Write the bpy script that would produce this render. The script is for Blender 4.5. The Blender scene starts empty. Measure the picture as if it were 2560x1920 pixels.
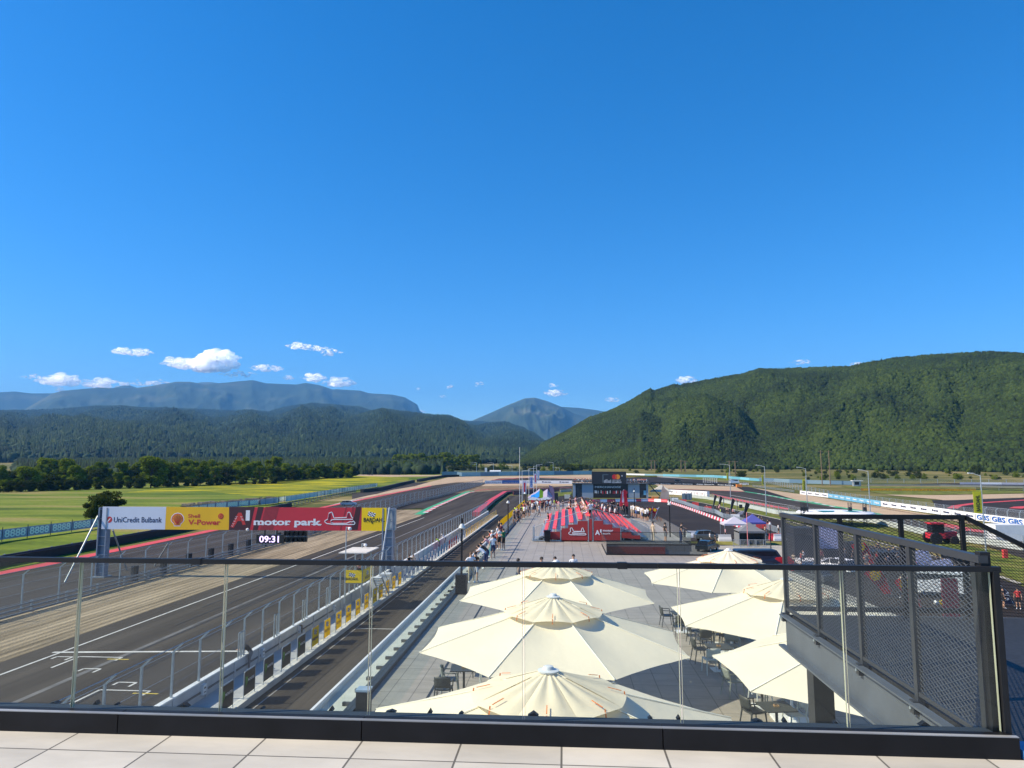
import bpy, bmesh, math, random
import numpy as np
from mathutils import Vector, Matrix, noise
random.seed(7); RNG = np.random.default_rng(11)
PI = math.pi
scene = bpy.context.scene
COL = scene.collection

# ---------------------------------------------------------------- camera, sky, sun, exposure
CAMZ = 11.5            # eye height above the race track
DECK = 4.9             # paved roof deck
TERR = 9.85            # floor of the upper terrace the camera stands on
F_PX = 1775.0
PITCH, YAW = math.radians(6.59), math.radians(4.19)
cam_d = bpy.data.cameras.new('camera'); cam = bpy.data.objects.new('camera', cam_d); COL.objects.link(cam)
cam_d.sensor_width = 36.0; cam_d.lens = 36.0 * F_PX / 2560.0
cam_d.clip_start = 0.1; cam_d.clip_end = 60000
cam.location = (0, 0, CAMZ); cam.rotation_euler = (PI/2 + PITCH, 0, YAW)
scene.camera = cam

SUN_EL = math.radians(41)
SUN_AZ = math.radians(-101)          # measured from +Y towards +X : the sun stands to the left
world = bpy.data.worlds.new('World'); scene.world = world; world.use_nodes = True
wn = world.node_tree.nodes; wl = world.node_tree.links
bg = wn['Background']; sky = wn.new('ShaderNodeTexSky'); sky.sky_type = 'NISHITA'; sky.sun_disc = False
sky.sun_elevation = SUN_EL; sky.sun_rotation = SUN_AZ
sky.air_density = 0.9; sky.dust_density = 0.4; sky.ozone_density = 6.0; sky.altitude = 600
hsv = wn.new('ShaderNodeHueSaturation'); hsv.inputs['Saturation'].default_value = 1.30
wl.new(sky.outputs[0], hsv.inputs['Color']); wl.new(hsv.outputs[0], bg.inputs['Color'])
bg.inputs['Strength'].default_value = 0.148
sd = bpy.data.lights.new('sun', 'SUN'); sun = bpy.data.objects.new('sun', sd); COL.objects.link(sun)
sd.energy = 5.0; sd.angle = math.radians(0.53); sd.color = (1.0, 0.87, 0.66)
sdir = Vector((math.sin(SUN_AZ)*math.cos(SUN_EL), math.cos(SUN_AZ)*math.cos(SUN_EL), math.sin(SUN_EL)))
sun.rotation_euler = sdir.to_track_quat('Z', 'Y').to_euler()
sun.location = (-60, 0, 80)
scene.view_settings.view_transform = 'Standard'; scene.view_settings.look = 'None'
scene.view_settings.gamma = 1.0; scene.view_settings.exposure = 0.56
scene.render.engine = 'CYCLES'
scene.cycles.transparent_max_bounces = 64
scene.cycles.volume_bounces = 0

# ---------------------------------------------------------------- where things stand
CROPS = {1:(0,1120,3.16),2:(600,1150,3.687),3:(1150,1120,4.022),4:(1600,1120,4.366),5:(1950,1120,3.456),
 6:(0,1500,2.765),7:(700,1450,2.765),8:(1500,1350,2.087),9:(0,840,2.458),10:(800,950,2.458),11:(1600,840,2.304),
 12:(1160,1280,8.296),13:(1340,1160,6.9125),14:(1640,1200,6.9125),15:(1940,1280,5.925),16:(2240,1280,5.925),
 17:(1140,1170,6.506),18:(1560,1150,5.027),19:(2000,1150,3.95),20:(880,1150,6.144),21:(1560,1520,5.027),
 22:(240,1250,5.821),23:(600,1250,5.53),24:(820,1380,9.217),0:(0,0,1.0)}
Rcam = (Matrix.Rotation(YAW, 3, 'Z') @ Matrix.Rotation(PI/2 + PITCH, 3, 'X'))
def K(c, x, y):
    a, b, s = CROPS[c]; return (a + x/s, b + y/s)
def ray(px, py):
    return (Rcam @ Vector(((px-1280)/F_PX, (960-py)/F_PX, -1.0)))
HINGE, SLOPE = 400.0, 0.020
def gz(x, y): return SLOPE*max(0.0, min(y, 1700.0)-HINGE)
def G(px, py, z=0.0):
    """survey point: the spot of level ground at height z seen on that bearing"""
    d = ray(px, py); t = (z-CAMZ)/d.z if d.z < -1e-6 else 1e9
    p = Vector((0, 0, CAMZ)) + d*t
    if z < 3 and (p.y > HINGE or t > 1e8):
        t = (z - SLOPE*HINGE - CAMZ)/(d.z - SLOPE*d.y)
        p = Vector((0, 0, CAMZ)) + d*t
    return p
def GK(c, x, y, z=0.0): return G(*K(c, x, y), z)
def atY(px, py, Y):
    d = ray(px, py); return Vector((0, 0, CAMZ)) + d*(Y/d.y)
def atX(px, py, X):
    d = ray(px, py); return Vector((0, 0, CAMZ)) + d*(X/d.x)

# ---------------------------------------------------------------- helpers
def lin(r, g, b, k=1.0):
    f = lambda c: ((c/255)/12.92 if c/255 <= .04045 else (((c/255)+.055)/1.055)**2.4)*k
    return (f(r), f(g), f(b), 1)
MATS = {}
def M(name, col, rough=.6, var=.12, scale=3.0, metal=0.0, bump=0.0, bscale=None, alpha=1.0, stretch=None, spec=.5, emit=0.0, col2=None, trans=0.0):
    if name in MATS: return MATS[name]
    m = bpy.data.materials.new(name); m.use_nodes = True; MATS[name] = m
    n = m.node_tree.nodes; l = m.node_tree.links; b = n['Principled BSDF']
    tc = n.new('ShaderNodeTexCoord'); mp = n.new('ShaderNodeMapping'); l.new(tc.outputs['Object'], mp.inputs[0])
    if stretch: mp.inputs['Scale'].default_value = stretch
    nz = n.new('ShaderNodeTexNoise'); nz.inputs['Scale'].default_value = scale; nz.inputs['Detail'].default_value = 5
    l.new(mp.outputs[0], nz.inputs['Vector'])
    rp = n.new('ShaderNodeValToRGB'); l.new(nz.outputs[0], rp.inputs[0])
    c = tuple(col[:3]); lo = tuple(max(0, v*(1-var)) for v in c) + (1,); hi = tuple(min(1, v*(1+var)) for v in c) + (1,)
    if col2: lo, hi = c + (1,), tuple(col2[:3]) + (1,)
    rp.color_ramp.elements[0].position = .3; rp.color_ramp.elements[1].position = .7
    rp.color_ramp.elements[0].color = lo; rp.color_ramp.elements[1].color = hi
    l.new(rp.outputs[0], b.inputs['Base Color'])
    b.inputs['Roughness'].default_value = rough; b.inputs['Metallic'].default_value = metal
    b.inputs['Specular IOR Level'].default_value = spec
    b.inputs['Alpha'].default_value = alpha
    b.inputs['Transmission Weight'].default_value = trans
    if bump:
        bn = n.new('ShaderNodeTexNoise'); bn.inputs['Scale'].default_value = bscale or scale*6; bn.inputs['Detail'].default_value = 4
        l.new(mp.outputs[0], bn.inputs['Vector'])
        bp = n.new('ShaderNodeBump'); bp.inputs['Strength'].default_value = bump; l.new(bn.outputs[0], bp.inputs['Height']); l.new(bp.outputs[0], b.inputs['Normal'])
    if emit:
        b.inputs['Emission Color'].default_value = c + (1,); b.inputs['Emission Strength'].default_value = emit
    return m

def tag(o, label=None, cat=None, group=None, kind=None):
    if label: o['label'] = label
    if cat: o['category'] = cat
    if group: o['group'] = group
    if kind: o['kind'] = kind
    return o
def thing(name, loc, label, cat, group=None, rz=0.0):
    o = bpy.data.objects.new(name, None); COL.objects.link(o); o.location = loc; o.rotation_euler.z = rz
    o.empty_display_size = .3
    return tag(o, label, cat, group)
def wloc(o):
    v = Vector((0, 0, 0))
    while o is not None: v += o.location; o = o.parent
    return v
def dup(o, parent=None, loc=None, rz=None, label=None, group=None, scale=None):
    c = o.copy(); COL.objects.link(c)
    if parent is not None: c.parent = parent
    if loc is not None: c.location = loc
    if rz is not None: c.rotation_euler.z = rz
    if scale is not None: c.scale = scale
    if label: c['label'] = label
    if group: c['group'] = group
    for ch in list(o.children): dup(ch, c)
    return c

class MB:
    def __init__(s): s.v = []; s.f = []; s.m = []
    def add(s, vs, fs, mi=0):
        n = len(s.v); s.v += [tuple(v) for v in vs]
        for f in fs: s.f.append(tuple(i+n for i in f)); s.m.append(mi)
        return s
    def box(s, x0, x1, y0, y1, z0, z1, mi=0):
        vs = [(x,y,z) for z in (z0,z1) for y in (y0,y1) for x in (x0,x1)]
        return s.add(vs, [(0,2,3,1),(4,5,7,6),(0,1,5,4),(2,6,7,3),(0,4,6,2),(1,3,7,5)], mi)
    def obox(s, c, ux, uy, uz, hx, hy, hz, mi=0):
        c = Vector(c); vs = [c + ux*(a*hx) + uy*(b*hy) + uz*(d*hz) for d in (-1,1) for b in (-1,1) for a in (-1,1)]
        return s.add(vs, [(0,2,3,1),(4,5,7,6),(0,1,5,4),(2,6,7,3),(0,4,6,2),(1,3,7,5)], mi)
    def beam(s, p, q, w, h=None, mi=0, up=(0,0,1)):
        p, q = Vector(p), Vector(q); d = q-p; L = d.length
        if L < 1e-6: return s
        d /= L; u = Vector(up)
        if abs(d.dot(u)) > .98: u = Vector((0,1,0))
        sx = d.cross(u).normalized(); uz = sx.cross(d).normalized()
        return s.obox((p+q)/2, d, sx, uz, L/2, w/2, (h or w)/2, mi)
    def tube(s, p, q, r0, r1=None, n=8, mi=0, caps=True):
        p, q = Vector(p), Vector(q); d = (q-p); L = d.length
        if L < 1e-6: return s
        d /= L; u = Vector((0,0,1)) if abs(d.z) < .95 else Vector((1,0,0)); a = d.cross(u).normalized(); b = d.cross(a)
        r1 = r0 if r1 is None else r1
        vs = [c + a*(math.cos(2*PI*i/n)*r) + b*(math.sin(2*PI*i/n)*r) for c, r in ((p, r0), (q, r1)) for i in range(n)]
        fs = [(i, (i+1) % n, n+(i+1) % n, n+i) for i in range(n)]
        if caps: fs += [tuple(range(n))[::-1], tuple(range(n, 2*n))]
        return s.add(vs, fs, mi)
    def path(s, pts, r, n=6, mi=0):
        for a, b in zip(pts, pts[1:]): s.tube(a, b, r, n=n, mi=mi)
        return s
    def lathe(s, c, prof, n=16, mi=0):
        c = Vector(c); vs = [c + Vector((r*math.cos(2*PI*i/n), r*math.sin(2*PI*i/n), z)) for r, z in prof for i in range(n)]
        fs = [(k*n+i, k*n+(i+1) % n, (k+1)*n+(i+1) % n, (k+1)*n+i) for k in range(len(prof)-1) for i in range(n)]
        fs += [tuple(range(n))[::-1], tuple((len(prof)-1)*n+i for i in range(n))]
        return s.add(vs, fs, mi)
    def prism(s, pts, off, mi=0):
        """planar outline pts extruded by vector off"""
        n = len(pts); off = Vector(off); vs = [Vector(p) for p in pts] + [Vector(p)+off for p in pts]
        return s.add(vs, [tuple(range(n))[::-1], tuple(range(n, 2*n))] + [(i, (i+1) % n, n+(i+1) % n, n+i) for i in range(n)], mi)
    def quad(s, a, b, c, d, mi=0): return s.add([a, b, c, d], [(0,1,2,3)], mi)
    def text(s, txt, o, ux, uy, size, mi=0, off=0.0, align='LEFT', wfit=None, sx=1.0):
        vs, fs, w = text_mesh(txt, off); o, ux, uy = Vector(o), Vector(ux).normalized(), Vector(uy).normalized()
        k = size; kx = size*sx
        if wfit: kx = wfit/w
        dx = {'LEFT': 0, 'CENTER': -w/2, 'RIGHT': -w}[align]
        return s.add([o + ux*((x+dx)*kx) + uy*(y*k) for x, y in vs], fs, mi)
    def build(s, name, mats, parent=None, smooth=False, origin=None):
        me = bpy.data.meshes.new(name)
        if parent is not None: base = wloc(parent)
        elif origin is not None: base = Vector(origin)
        else:
            a = np.array(s.v); base = Vector(((a[:,0].min()+a[:,0].max())/2, (a[:,1].min()+a[:,1].max())/2, a[:,2].min()))
        me.from_pydata([(x-base.x, y-base.y, z-base.z) for x, y, z in s.v], [], s.f)
        mats = mats if isinstance(mats, (list, tuple)) else [mats]
        for m in mats: me.materials.append(m)
        me.polygons.foreach_set('material_index', s.m)
        if smooth: me.polygons.foreach_set('use_smooth', [True]*len(s.f))
        me.update()
        o = bpy.data.objects.new(name, me); COL.objects.link(o)
        if parent is not None: o.parent = parent
        else: o.location = base
        return o
_tc = {}
def text_mesh(txt, off=0.0):
    key = (txt, off)
    if key in _tc: return _tc[key]
    cu = bpy.data.curves.new('t', 'FONT'); cu.body = txt; cu.size = 1.0; cu.offset = off; cu.resolution_u = 3
    ob = bpy.data.objects.new('t', cu); COL.objects.link(ob)
    dg = bpy.context.evaluated_depsgraph_get(); me = bpy.data.meshes.new_from_object(ob.evaluated_get(dg))
    vs = [(v.co.x, v.co.y) for v in me.vertices]; fs = [tuple(p.vertices) for p in me.polygons]
    x0 = min(v[0] for v in vs); w = max(v[0] for v in vs) - x0; vs = [(x-x0, y) for x, y in vs]
    bpy.data.objects.remove(ob); bpy.data.curves.remove(cu); bpy.data.meshes.remove(me)
    _tc[key] = (vs, fs, w); return _tc[key]

def sheet(name, pts, z, mat, kind='structure', label=None, cat=None, nocut=False):
    """a flat sheet on the ground, following the rise of the valley floor"""
    bm = bmesh.new(); vs = [bm.verts.new((p[0], p[1], 0)) for p in pts]; bm.faces.new(vs)
    bmesh.ops.triangulate(bm, faces=bm.faces[:])
    for yy in (HINGE, 1700.0):
        bmesh.ops.bisect_plane(bm, geom=bm.verts[:]+bm.edges[:]+bm.faces[:], plane_co=(0, yy, 0), plane_no=(0,1,0))
    for v in bm.verts: v.co.z = gz(v.co.x, v.co.y) + (z+.04)*(1+max(0, v.co.y)/120)-.04
    bmesh.ops.recalc_face_normals(bm, faces=bm.faces[:])
    for f in bm.faces:
        if f.normal.z < 0: f.normal_flip()
    me = bpy.data.meshes.new(name); bm.to_mesh(me); bm.free(); me.materials.append(mat)
    o = bpy.data.objects.new(name, me); COL.objects.link(o)
    tag(o, label, cat, None, kind)
    return o
def strip(name, pts, w, z, mat, **k):
    """a band of width w along a polyline (left side = the line)"""
    L = []; R = []; P = [Vector((p[0], p[1])) for p in pts]
    for i, p in enumerate(P):
        d = (P[min(i+1, len(P)-1)] - P[max(i-1, 0)]).normalized(); n = Vector((d.y, -d.x))
        L.append(p); R.append(p + n*w)
    return sheet(name, [tuple(p) for p in L] + [tuple(p) for p in R[::-1]], z, mat, **k)
def resample(pts, step):
    pts = [Vector(p) for p in pts]; out = []; acc = 0.0; L = [0]
    for a, b in zip(pts, pts[1:]): L.append(L[-1] + (b-a).length)
    n = max(1, round(L[-1]/step)); j = 0
    for i in range(n+1):
        t = L[-1]*i/n
        while j < len(L)-2 and L[j+1] < t: j += 1
        a, b = pts[j], pts[j+1]; u = (t-L[j])/max(1e-9, L[j+1]-L[j]); out.append(a + (b-a)*u)
    return out
# ================================================================ GROUND
def ground_mat(name, cols, scale, stretch=(1,1,1), bump=.3, rough=.95, wave=None, bscale=8, fine_k=.5):
    m = bpy.data.materials.new(name); m.use_nodes = True; n = m.node_tree.nodes; l = m.node_tree.links; b = n['Principled BSDF']
    b.inputs['Roughness'].default_value = rough; b.inputs['Specular IOR Level'].default_value = .12
    ge = n.new('ShaderNodeNewGeometry'); mp = n.new('ShaderNodeMapping'); mp.inputs['Scale'].default_value = stretch; l.new(ge.outputs['Position'], mp.inputs[0])
    nz = n.new('ShaderNodeTexNoise'); nz.inputs['Scale'].default_value = scale; nz.inputs['Detail'].default_value = 8; nz.inputs['Roughness'].default_value = .62
    l.new(mp.outputs[0], nz.inputs['Vector'])
    rp = n.new('ShaderNodeValToRGB'); l.new(nz.outputs[0], rp.inputs[0]); cr = rp.color_ramp
    while len(cr.elements) < len(cols): cr.elements.new(.5)
    for e, (p, c) in zip(cr.elements, cols): e.position = p; e.color = c
    out = rp.outputs[0]; h = None
    fine = n.new('ShaderNodeTexNoise'); fine.inputs['Scale'].default_value = bscale; fine.inputs['Detail'].default_value = 4; l.new(ge.outputs['Position'], fine.inputs['Vector'])
    mul = n.new('ShaderNodeMix'); mul.data_type = 'RGBA'; mul.blend_type = 'MULTIPLY'; mul.inputs[0].default_value = fine_k
    fr = n.new('ShaderNodeValToRGB'); fr.color_ramp.elements[0].position = .35; fr.color_ramp.elements[0].color = (.62,.62,.62,1); fr.color_ramp.elements[1].position = .65; fr.color_ramp.elements[1].color = (1.2,1.2,1.2,1)
    l.new(fine.outputs[0], fr.inputs[0]); l.new(out, mul.inputs[6]); l.new(fr.outputs[0], mul.inputs[7]); out = mul.outputs[2]
    bp = n.new('ShaderNodeBump'); bp.inputs['Strength'].default_value = bump; bp.inputs['Distance'].default_value = .1
    l.new(fine.outputs[0], bp.inputs['Height'])
    if wave:   # rake lines in the gravel
        wv = n.new('ShaderNodeTexWave'); wv.bands_direction = 'X'; wv.inputs['Scale'].default_value = wave*.8; wv.inputs['Distortion'].default_value = 9.0; wv.inputs['Detail'].default_value = 3; wv.inputs['Detail Scale'].default_value = .35
        m2 = n.new('ShaderNodeMapping'); m2.inputs['Scale'].default_value = (1, .05, 1); l.new(ge.outputs['Position'], m2.inputs[0]); l.new(m2.outputs[0], wv.inputs['Vector'])
        b2 = n.new('ShaderNodeBump'); b2.inputs['Strength'].default_value = 1.0; b2.inputs['Distance'].default_value = .05; l.new(wv.outputs[0], b2.inputs['Height']); l.new(bp.outputs[0], b2.inputs['Normal'])
        l.new(b2.outputs[0], b.inputs['Normal'])
        wm = n.new('ShaderNodeMix'); wm.data_type = 'RGBA'; wm.blend_type = 'MULTIPLY'; wm.inputs[0].default_value = .12
        wr = n.new('ShaderNodeValToRGB'); wr.color_ramp.elements[0].color = (.62,.6,.58,1); wr.color_ramp.elements[1].color = (1.15,1.15,1.15,1); l.new(wv.outputs[0], wr.inputs[0])
        l.new(out, wm.inputs[6]); l.new(wr.outputs[0], wm.inputs[7]); out = wm.outputs[2]
    else: l.new(bp.outputs[0], b.inputs['Normal'])
    l.new(out, b.inputs['Base Color']); MATS[name] = m; return m
m_meadow = ground_mat('meadow_grass', [(.34, (.05,.085,.010,1)), (.44, (.11,.16,.014,1)), (.53, (.17,.21,.022,1)), (.62, (.26,.22,.07,1))], .045, (.35,1.0,1), bscale=.9)
m_scrub = ground_mat('scrub_grass', [(.34, (.045,.07,.018,1)), (.46, (.12,.125,.032,1)), (.56, (.22,.18,.06,1)), (.68, (.34,.27,.13,1))], .02, (.35,1.4,1), bscale=.3)
m_green = ground_mat('green_strip', [(.36, (.07,.10,.014,1)), (.5, (.14,.165,.026,1)), (.64, (.24,.22,.06,1))], .22, bscale=2)
m_dry = ground_mat('dry_strip', [(.35, (.16,.17,.03,1)), (.6, (.25,.22,.06,1)), (.75, (.36,.3,.11,1))], .15, bscale=2)
m_flower = ground_mat('yellow_flowers', [(.38, (.08,.12,.012,1)), (.47, (.17,.20,.015,1)), (.55, (.36,.33,.012,1)), (.68, (.48,.40,.015,1))], .10, (.3,1.1,1), bscale=.8)
m_asph = ground_mat('asphalt', [(.34, (.034,.028,.024,1)), (.5, (.056,.048,.041,1)), (.66, (.080,.068,.057,1))], .22, (2.2,.07,1), bump=.06, rough=.9, bscale=14, fine_k=.18)
m_asph2 = ground_mat('dark_asphalt', [(.3, (.026,.021,.019,1)), (.55, (.040,.033,.029,1)), (.75, (.062,.052,.045,1))], .12, (1,.5,1), bump=.15, rough=.8, bscale=10)
m_gravel = ground_mat('gravel', [(.36, (.19,.15,.10,1)), (.5, (.31,.245,.165,1)), (.64, (.40,.32,.22,1))], .5, (1.6,.12,1), bump=1.0, wave=.55, bscale=9)
m_sand = ground_mat('sand', [(.3, (.40,.29,.19,1)), (.6, (.52,.39,.26,1)), (.8, (.58,.45,.31,1))], .1, bump=.4, bscale=3)
m_conc = ground_mat('pale_concrete', [(.3, (.33,.31,.27,1)), (.6, (.40,.38,.33,1)), (.8, (.46,.44,.39,1))], .2, bump=.1, bscale=6)
m_red = M('red_kerb_paint', (.60,.06,.055), .6, .15, .5)
m_green_p = M('green_kerb_paint', (.05,.34,.14), .6, .15, .5)
m_white_p = M('white_paint', (.60,.58,.54), .6, .22, .9)
m_yellow_p = M('yellow_paint', (.62,.45,.04), .6, .10, 1.5)

xs = [-9000, -1500, -400, 0, 400, 1500, 9000]; ys = [-60, 400, 1700, 15000]
gb = MB(); gv = [(x, y, SLOPE*max(0, min(y,1700)-HINGE)-.04) for y in ys for x in xs]
gb.add(gv, [(j*7+i, j*7+i+1, (j+1)*7+i+1, (j+1)*7+i) for j in range(3) for i in range(6)])
tag(gb.build('ground', m_scrub, origin=(0,0,0)), kind='structure')
P2 = lambda L: [tuple(GK(*a)[:2]) for a in L]
sheet('meadow', [(-60,-40),(-60,40),(-64,100),(-73,160)] + P2([(20,380,425),(20,950,325),(20,1000,300),(20,1640,235),(20,900,195),(20,0,150),(0,0,1200)]) + [(-500,-40)], -.02, m_meadow)
sheet('flower_meadow', P2([(1,900,360),(1,1600,340),(1,2212,400),(20,0,390),(20,380,360),(20,880,300),(20,860,262),(20,0,245),(1,2212,285),(1,1500,300)]), -.012, m_flower)
sheet('dirt_track', P2([(20,60,245),(20,600,262),(20,1300,250),(20,1380,235),(20,700,232),(20,120,228)]), -.008, m_sand)

# race track on the left
XW, XE, XG = -17.6, -33.2, -42.0
far_as = P2([(20,860,860),(20,1110,740),(20,640,765),(20,870,690),(20,2040,375),(17,470,262),(17,1880,285),(17,1880,350),(17,1400,350),(17,930,415),(17,880,405),(17,400,720)])
sheet('race_track', [(XW,-10),(XE,-10),(XE, far_as[0][1])] + far_as + [(XW, far_as[-1][1])], 0.0, m_asph)
sheet('gravel_trap', [(XE+.02,-10),(XE+.02,far_as[0][1])] + P2([(20,1110,770),(20,650,768)]) + [(XG-.3, 118),(XG-.3,-10)], .006, m_gravel)
sheet('service_asphalt', [(XG-.3,-10),(XG-.3,118)] + P2([(20,870,690),(20,2040,350),(20,1600,350),(20,1220,400),(20,0,655)]) + [(-60.5,100),(-58.8,60),(-58.8,-10)], .006, m_asph)
rk = [(-59.0,-10),(-59.0,60),(-60.6,100)] + P2([(20,0,650),(20,1230,400)])
strip('red_kerb', rk, -1.9, .014, m_red)
sheet('white_kerb', P2([(20,0,620),(20,0,640),(20,220,590),(23,1560,40),(23,1200,90)])[:3] + P2([(23,1200,88)]), .018, m_white_p)
strip('white_line', [(-31.3,-10),(-31.3, far_as[0][1]-6)], .16, .012, m_white_p)
strip('worn_line', [(-27.0,-10),(-27.2,170)], .35, .010, M('worn_white', (.13,.12,.11), .7, .35, .8))
strip('green_kerb', P2([(20,950,842),(20,1130,750),(20,1740,490),(20,1870,478)]), 2.2, .012, m_green_p)
ks = resample([Vector((p[0],p[1],0)) for p in P2([(20,1080,815),(20,1260,720),(20,1760,510),(20,1880,490)])], 4.0)
for i in range(len(ks)-1):
    strip('kerb_block', [ks[i][:2], ks[i+1][:2]], 1.3, .02, m_white_p if i % 2 == 0 else m_red)
strip('red_kerb', P2([(20,1880,478),(17,300,372),(17,520,350),(17,1880,322)]), 1.6, .012, m_red)
sl = [GK(6,365,365), GK(6,1660,350)]
sheet('start_line', [(sl[0].x,sl[0].y-.15),(XW-.1,sl[1].y-.15),(XW-.1,sl[1].y+.15),(sl[0].x,sl[0].y+.15)], .014, m_white_p)
def grid_slot(x, y, flip=1, w=2.6, arm=2.0, yel=True):
    for a, b in (((x, y), (x+w, y)), ((x, y), (x, y-arm)), ((x+w, y), (x+w, y-.7))):
        d = Vector((b[0]-a[0], b[1]-a[1])).normalized(); n = Vector((-d.y, d.x))*.07
        sheet('grid_marking', [(a[0]+n.x,a[1]+n.y),(b[0]+n.x,b[1]+n.y),(b[0]-n.x,b[1]-n.y),(a[0]-n.x,a[1]-n.y)], .016, m_white_p)
    if yel: sheet('grid_marking', [(x+w*.75,y-.35),(x+w*1.25,y-.35),(x+w*1.25,y-.48),(x+w*.75,y-.48)], .018, m_yellow_p)
for (a, b, w, arm, ye) in [((6,550,395),0,2.7,2.4,True),((6,395,395),0,1.0,.5,False),((6,690,625),0,2.7,2.4,True),((6,580,478),0,1.0,.5,False),((6,820,572),0,1.0,.5,False)]:
    p = GK(*a); grid_slot(p.x, p.y, w=w, arm=arm, yel=ye)

# far loops of the circuit (sand, asphalt, kerbs), seen edge-on
sheet('sand_trap', P2([(20,0,620),(20,1220,395),(20,1600,345),(20,2050,320),(17,0,250),(17,1880,250),(17,2212,250),(17,2212,118),(17,0,150),(20,1700,262),(20,1480,270),(20,1180,345),(20,960,350),(20,400,520),(20,0,600)]), .004, m_sand)
sheet('service_asphalt', P2([(20,0,520),(20,0,606),(20,640,460),(20,1180,345),(20,950,352),(20,300,500)]), .010, m_asph)
sheet('service_asphalt', P2([(17,540,215),(17,1900,232),(17,2212,240),(17,2212,190),(17,1300,165),(17,700,175)]), .012, m_asph)
strip('red_kerb', P2([(17,560,200),(17,1000,168),(17,1500,158),(17,2212,168)]), 3.0, .018, m_red)
sheet('sand_trap', P2([(17,400,300),(17,470,268),(17,1100,262),(17,2212,262),(17,2212,300),(17,900,292)]), .012, m_sand)
# far side, right of the paddock building
sheet('race_track', P2([(18,0,225),(18,300,215),(18,700,225),(18,1100,270),(18,1400,300),(18,1400,330),(18,350,312),(18,0,312)]), .004, m_asph2)
sheet('pale_run_off', P2([(18,330,205),(18,560,215),(18,1800,300),(18,1500,285),(18,700,235),(18,470,222)]), .012, m_conc)
sheet('green_strip', P2([(18,560,212),(18,700,218),(18,1300,232),(18,1750,275),(18,1600,288),(18,900,245)]), .016, m_green)
sheet('sand_trap', P2([(18,380,310),(18,1330,335),(18,1560,345),(19,0,340),(19,1400,560),(19,2212,730),(19,2212,900),(5,2108,720),(19,1200,560),(19,880,560),(18,2212,530),(18,1560,405),(18,550,365)]), .008, m_sand)
sheet('asphalt_link', P2([(18,1400,338),(18,1560,340),(18,1800,395),(18,2140,500),(18,1560,420)]), .014, m_asph2)
sheet('race_track', P2([(18,560,372),(18,1100,388),(18,1560,402),(18,2212,520),(19,0,415),(19,700,520),(19,1300,625),(19,2212,770),(5,2108,800),(5,2108,960),(5,1400,720),(5,780,640),(18,2212,640),(18,1700,530),(18,1240,455),(18,1080,425),(18,560,400)]), .016, m_asph)
strip('red_kerb', P2([(18,620,372),(18,1100,380),(18,1540,402)]), 2.2, .024, m_red)
strip('green_kerb', P2([(18,1540,400),(18,1800,440),(18,2212,515),(19,700,515),(19,860,548)]), 2.0, .024, m_green_p)
ks = resample([Vector((p[0],p[1],0)) for p in P2([(18,1700,428),(18,2212,524),(19,100,408),(19,400,478)])], 5.0)
for i in range(len(ks)-1): strip('kerb_block', [ks[i][:2], ks[i+1][:2]], 1.1, .03, m_white_p if i % 2 == 0 else m_green_p)
strip('white_line', P2([(18,1340,447),(18,2080,575),(4,1700,640)]), .4, .024, m_white_p)
sheet('red_kerb', P2([(18,1095,425),(18,1240,460),(18,1700,545),(18,2070,615),(18,2070,632),(18,1700,570),(18,1240,480)]), .026, m_red)
sheet('red_kerb', P2([(5,1230,645),(5,1400,650),(5,1850,735),(5,1850,755),(5,1500,700)]), .026, m_red)
sheet('green_strip', P2([(18,850,480),(18,1100,500),(18,1500,600),(18,1960,720),(5,780,680),(5,1300,800),(5,2108,930),(5,2108,1180),(5,1600,900),(5,780,750),(18,1960,748),(18,1400,640),(18,1000,540),(18,850,515)]), .012, m_green)
strip('pale_kerb', P2([(18,850,520),(18,1000,545),(18,1500,650),(18,1960,750),(5,780,800),(5,1600,1000),(5,2108,1180)]), .6, .030, m_conc)
# infield on the right edge
sheet('green_strip', P2([(19,400,262),(19,680,262),(19,1400,272),(19,2212,285),(19,2212,330),(19,1400,345),(19,900,348),(19,720,320),(19,600,290)]), .004, m_green)
sheet('sand_trap', P2([(19,820,345),(19,1400,350),(19,2212,335),(19,2212,395),(19,1500,410),(19,1340,390)]), .010, m_sand)
sheet('race_track', P2([(19,1300,400),(19,1500,400),(19,1900,385),(19,2212,375),(19,2212,600),(19,1600,500),(19,1350,480)]), .014, m_asph2)
strip('red_kerb', P2([(19,1450,480),(19,1500,455),(19,1700,428),(19,2212,396)]), 2.5, .022, m_red)
strip('red_kerb', P2([(19,2060,480),(19,2110,465),(19,2212,460)]), 3.0, .022, m_red)
sheet('race_track', P2([(19,1050,240),(19,1500,246),(19,2212,262),(19,2212,240),(19,1500,232)]), .010, m_asph2)

# paddock on the right, 4.9 m below the deck
XL = -5.72
sheet('paddock_asphalt', [(XL-1.2,-10),(XL-1.2,240)] + P2([(17,1650,450),(17,1880,450),(3,1340,520),(3,1400,535),(4,300,560),(18,600,560),(18,560,520),(18,850,520),(18,1500,655),(4,1530,790),(5,400,800),(5,1200,900),(5,2108,1200)]) + [(70,-10)], .0, m_asph2)
sheet('pale_pavement', [(11.2,-10),(11.2,85)] + P2([(4,560,1064),(4,1545,1068),(15,200,850),(15,1850,1560)]) + [(14,-10)], .008, m_conc)
sheet('dry_strip', P2([(14,570,1062),(14,1400,1062),(14,2212,1072),(14,2212,1132),(14,1400,1135),(14,600,1100)]), .012, m_dry)

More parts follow.
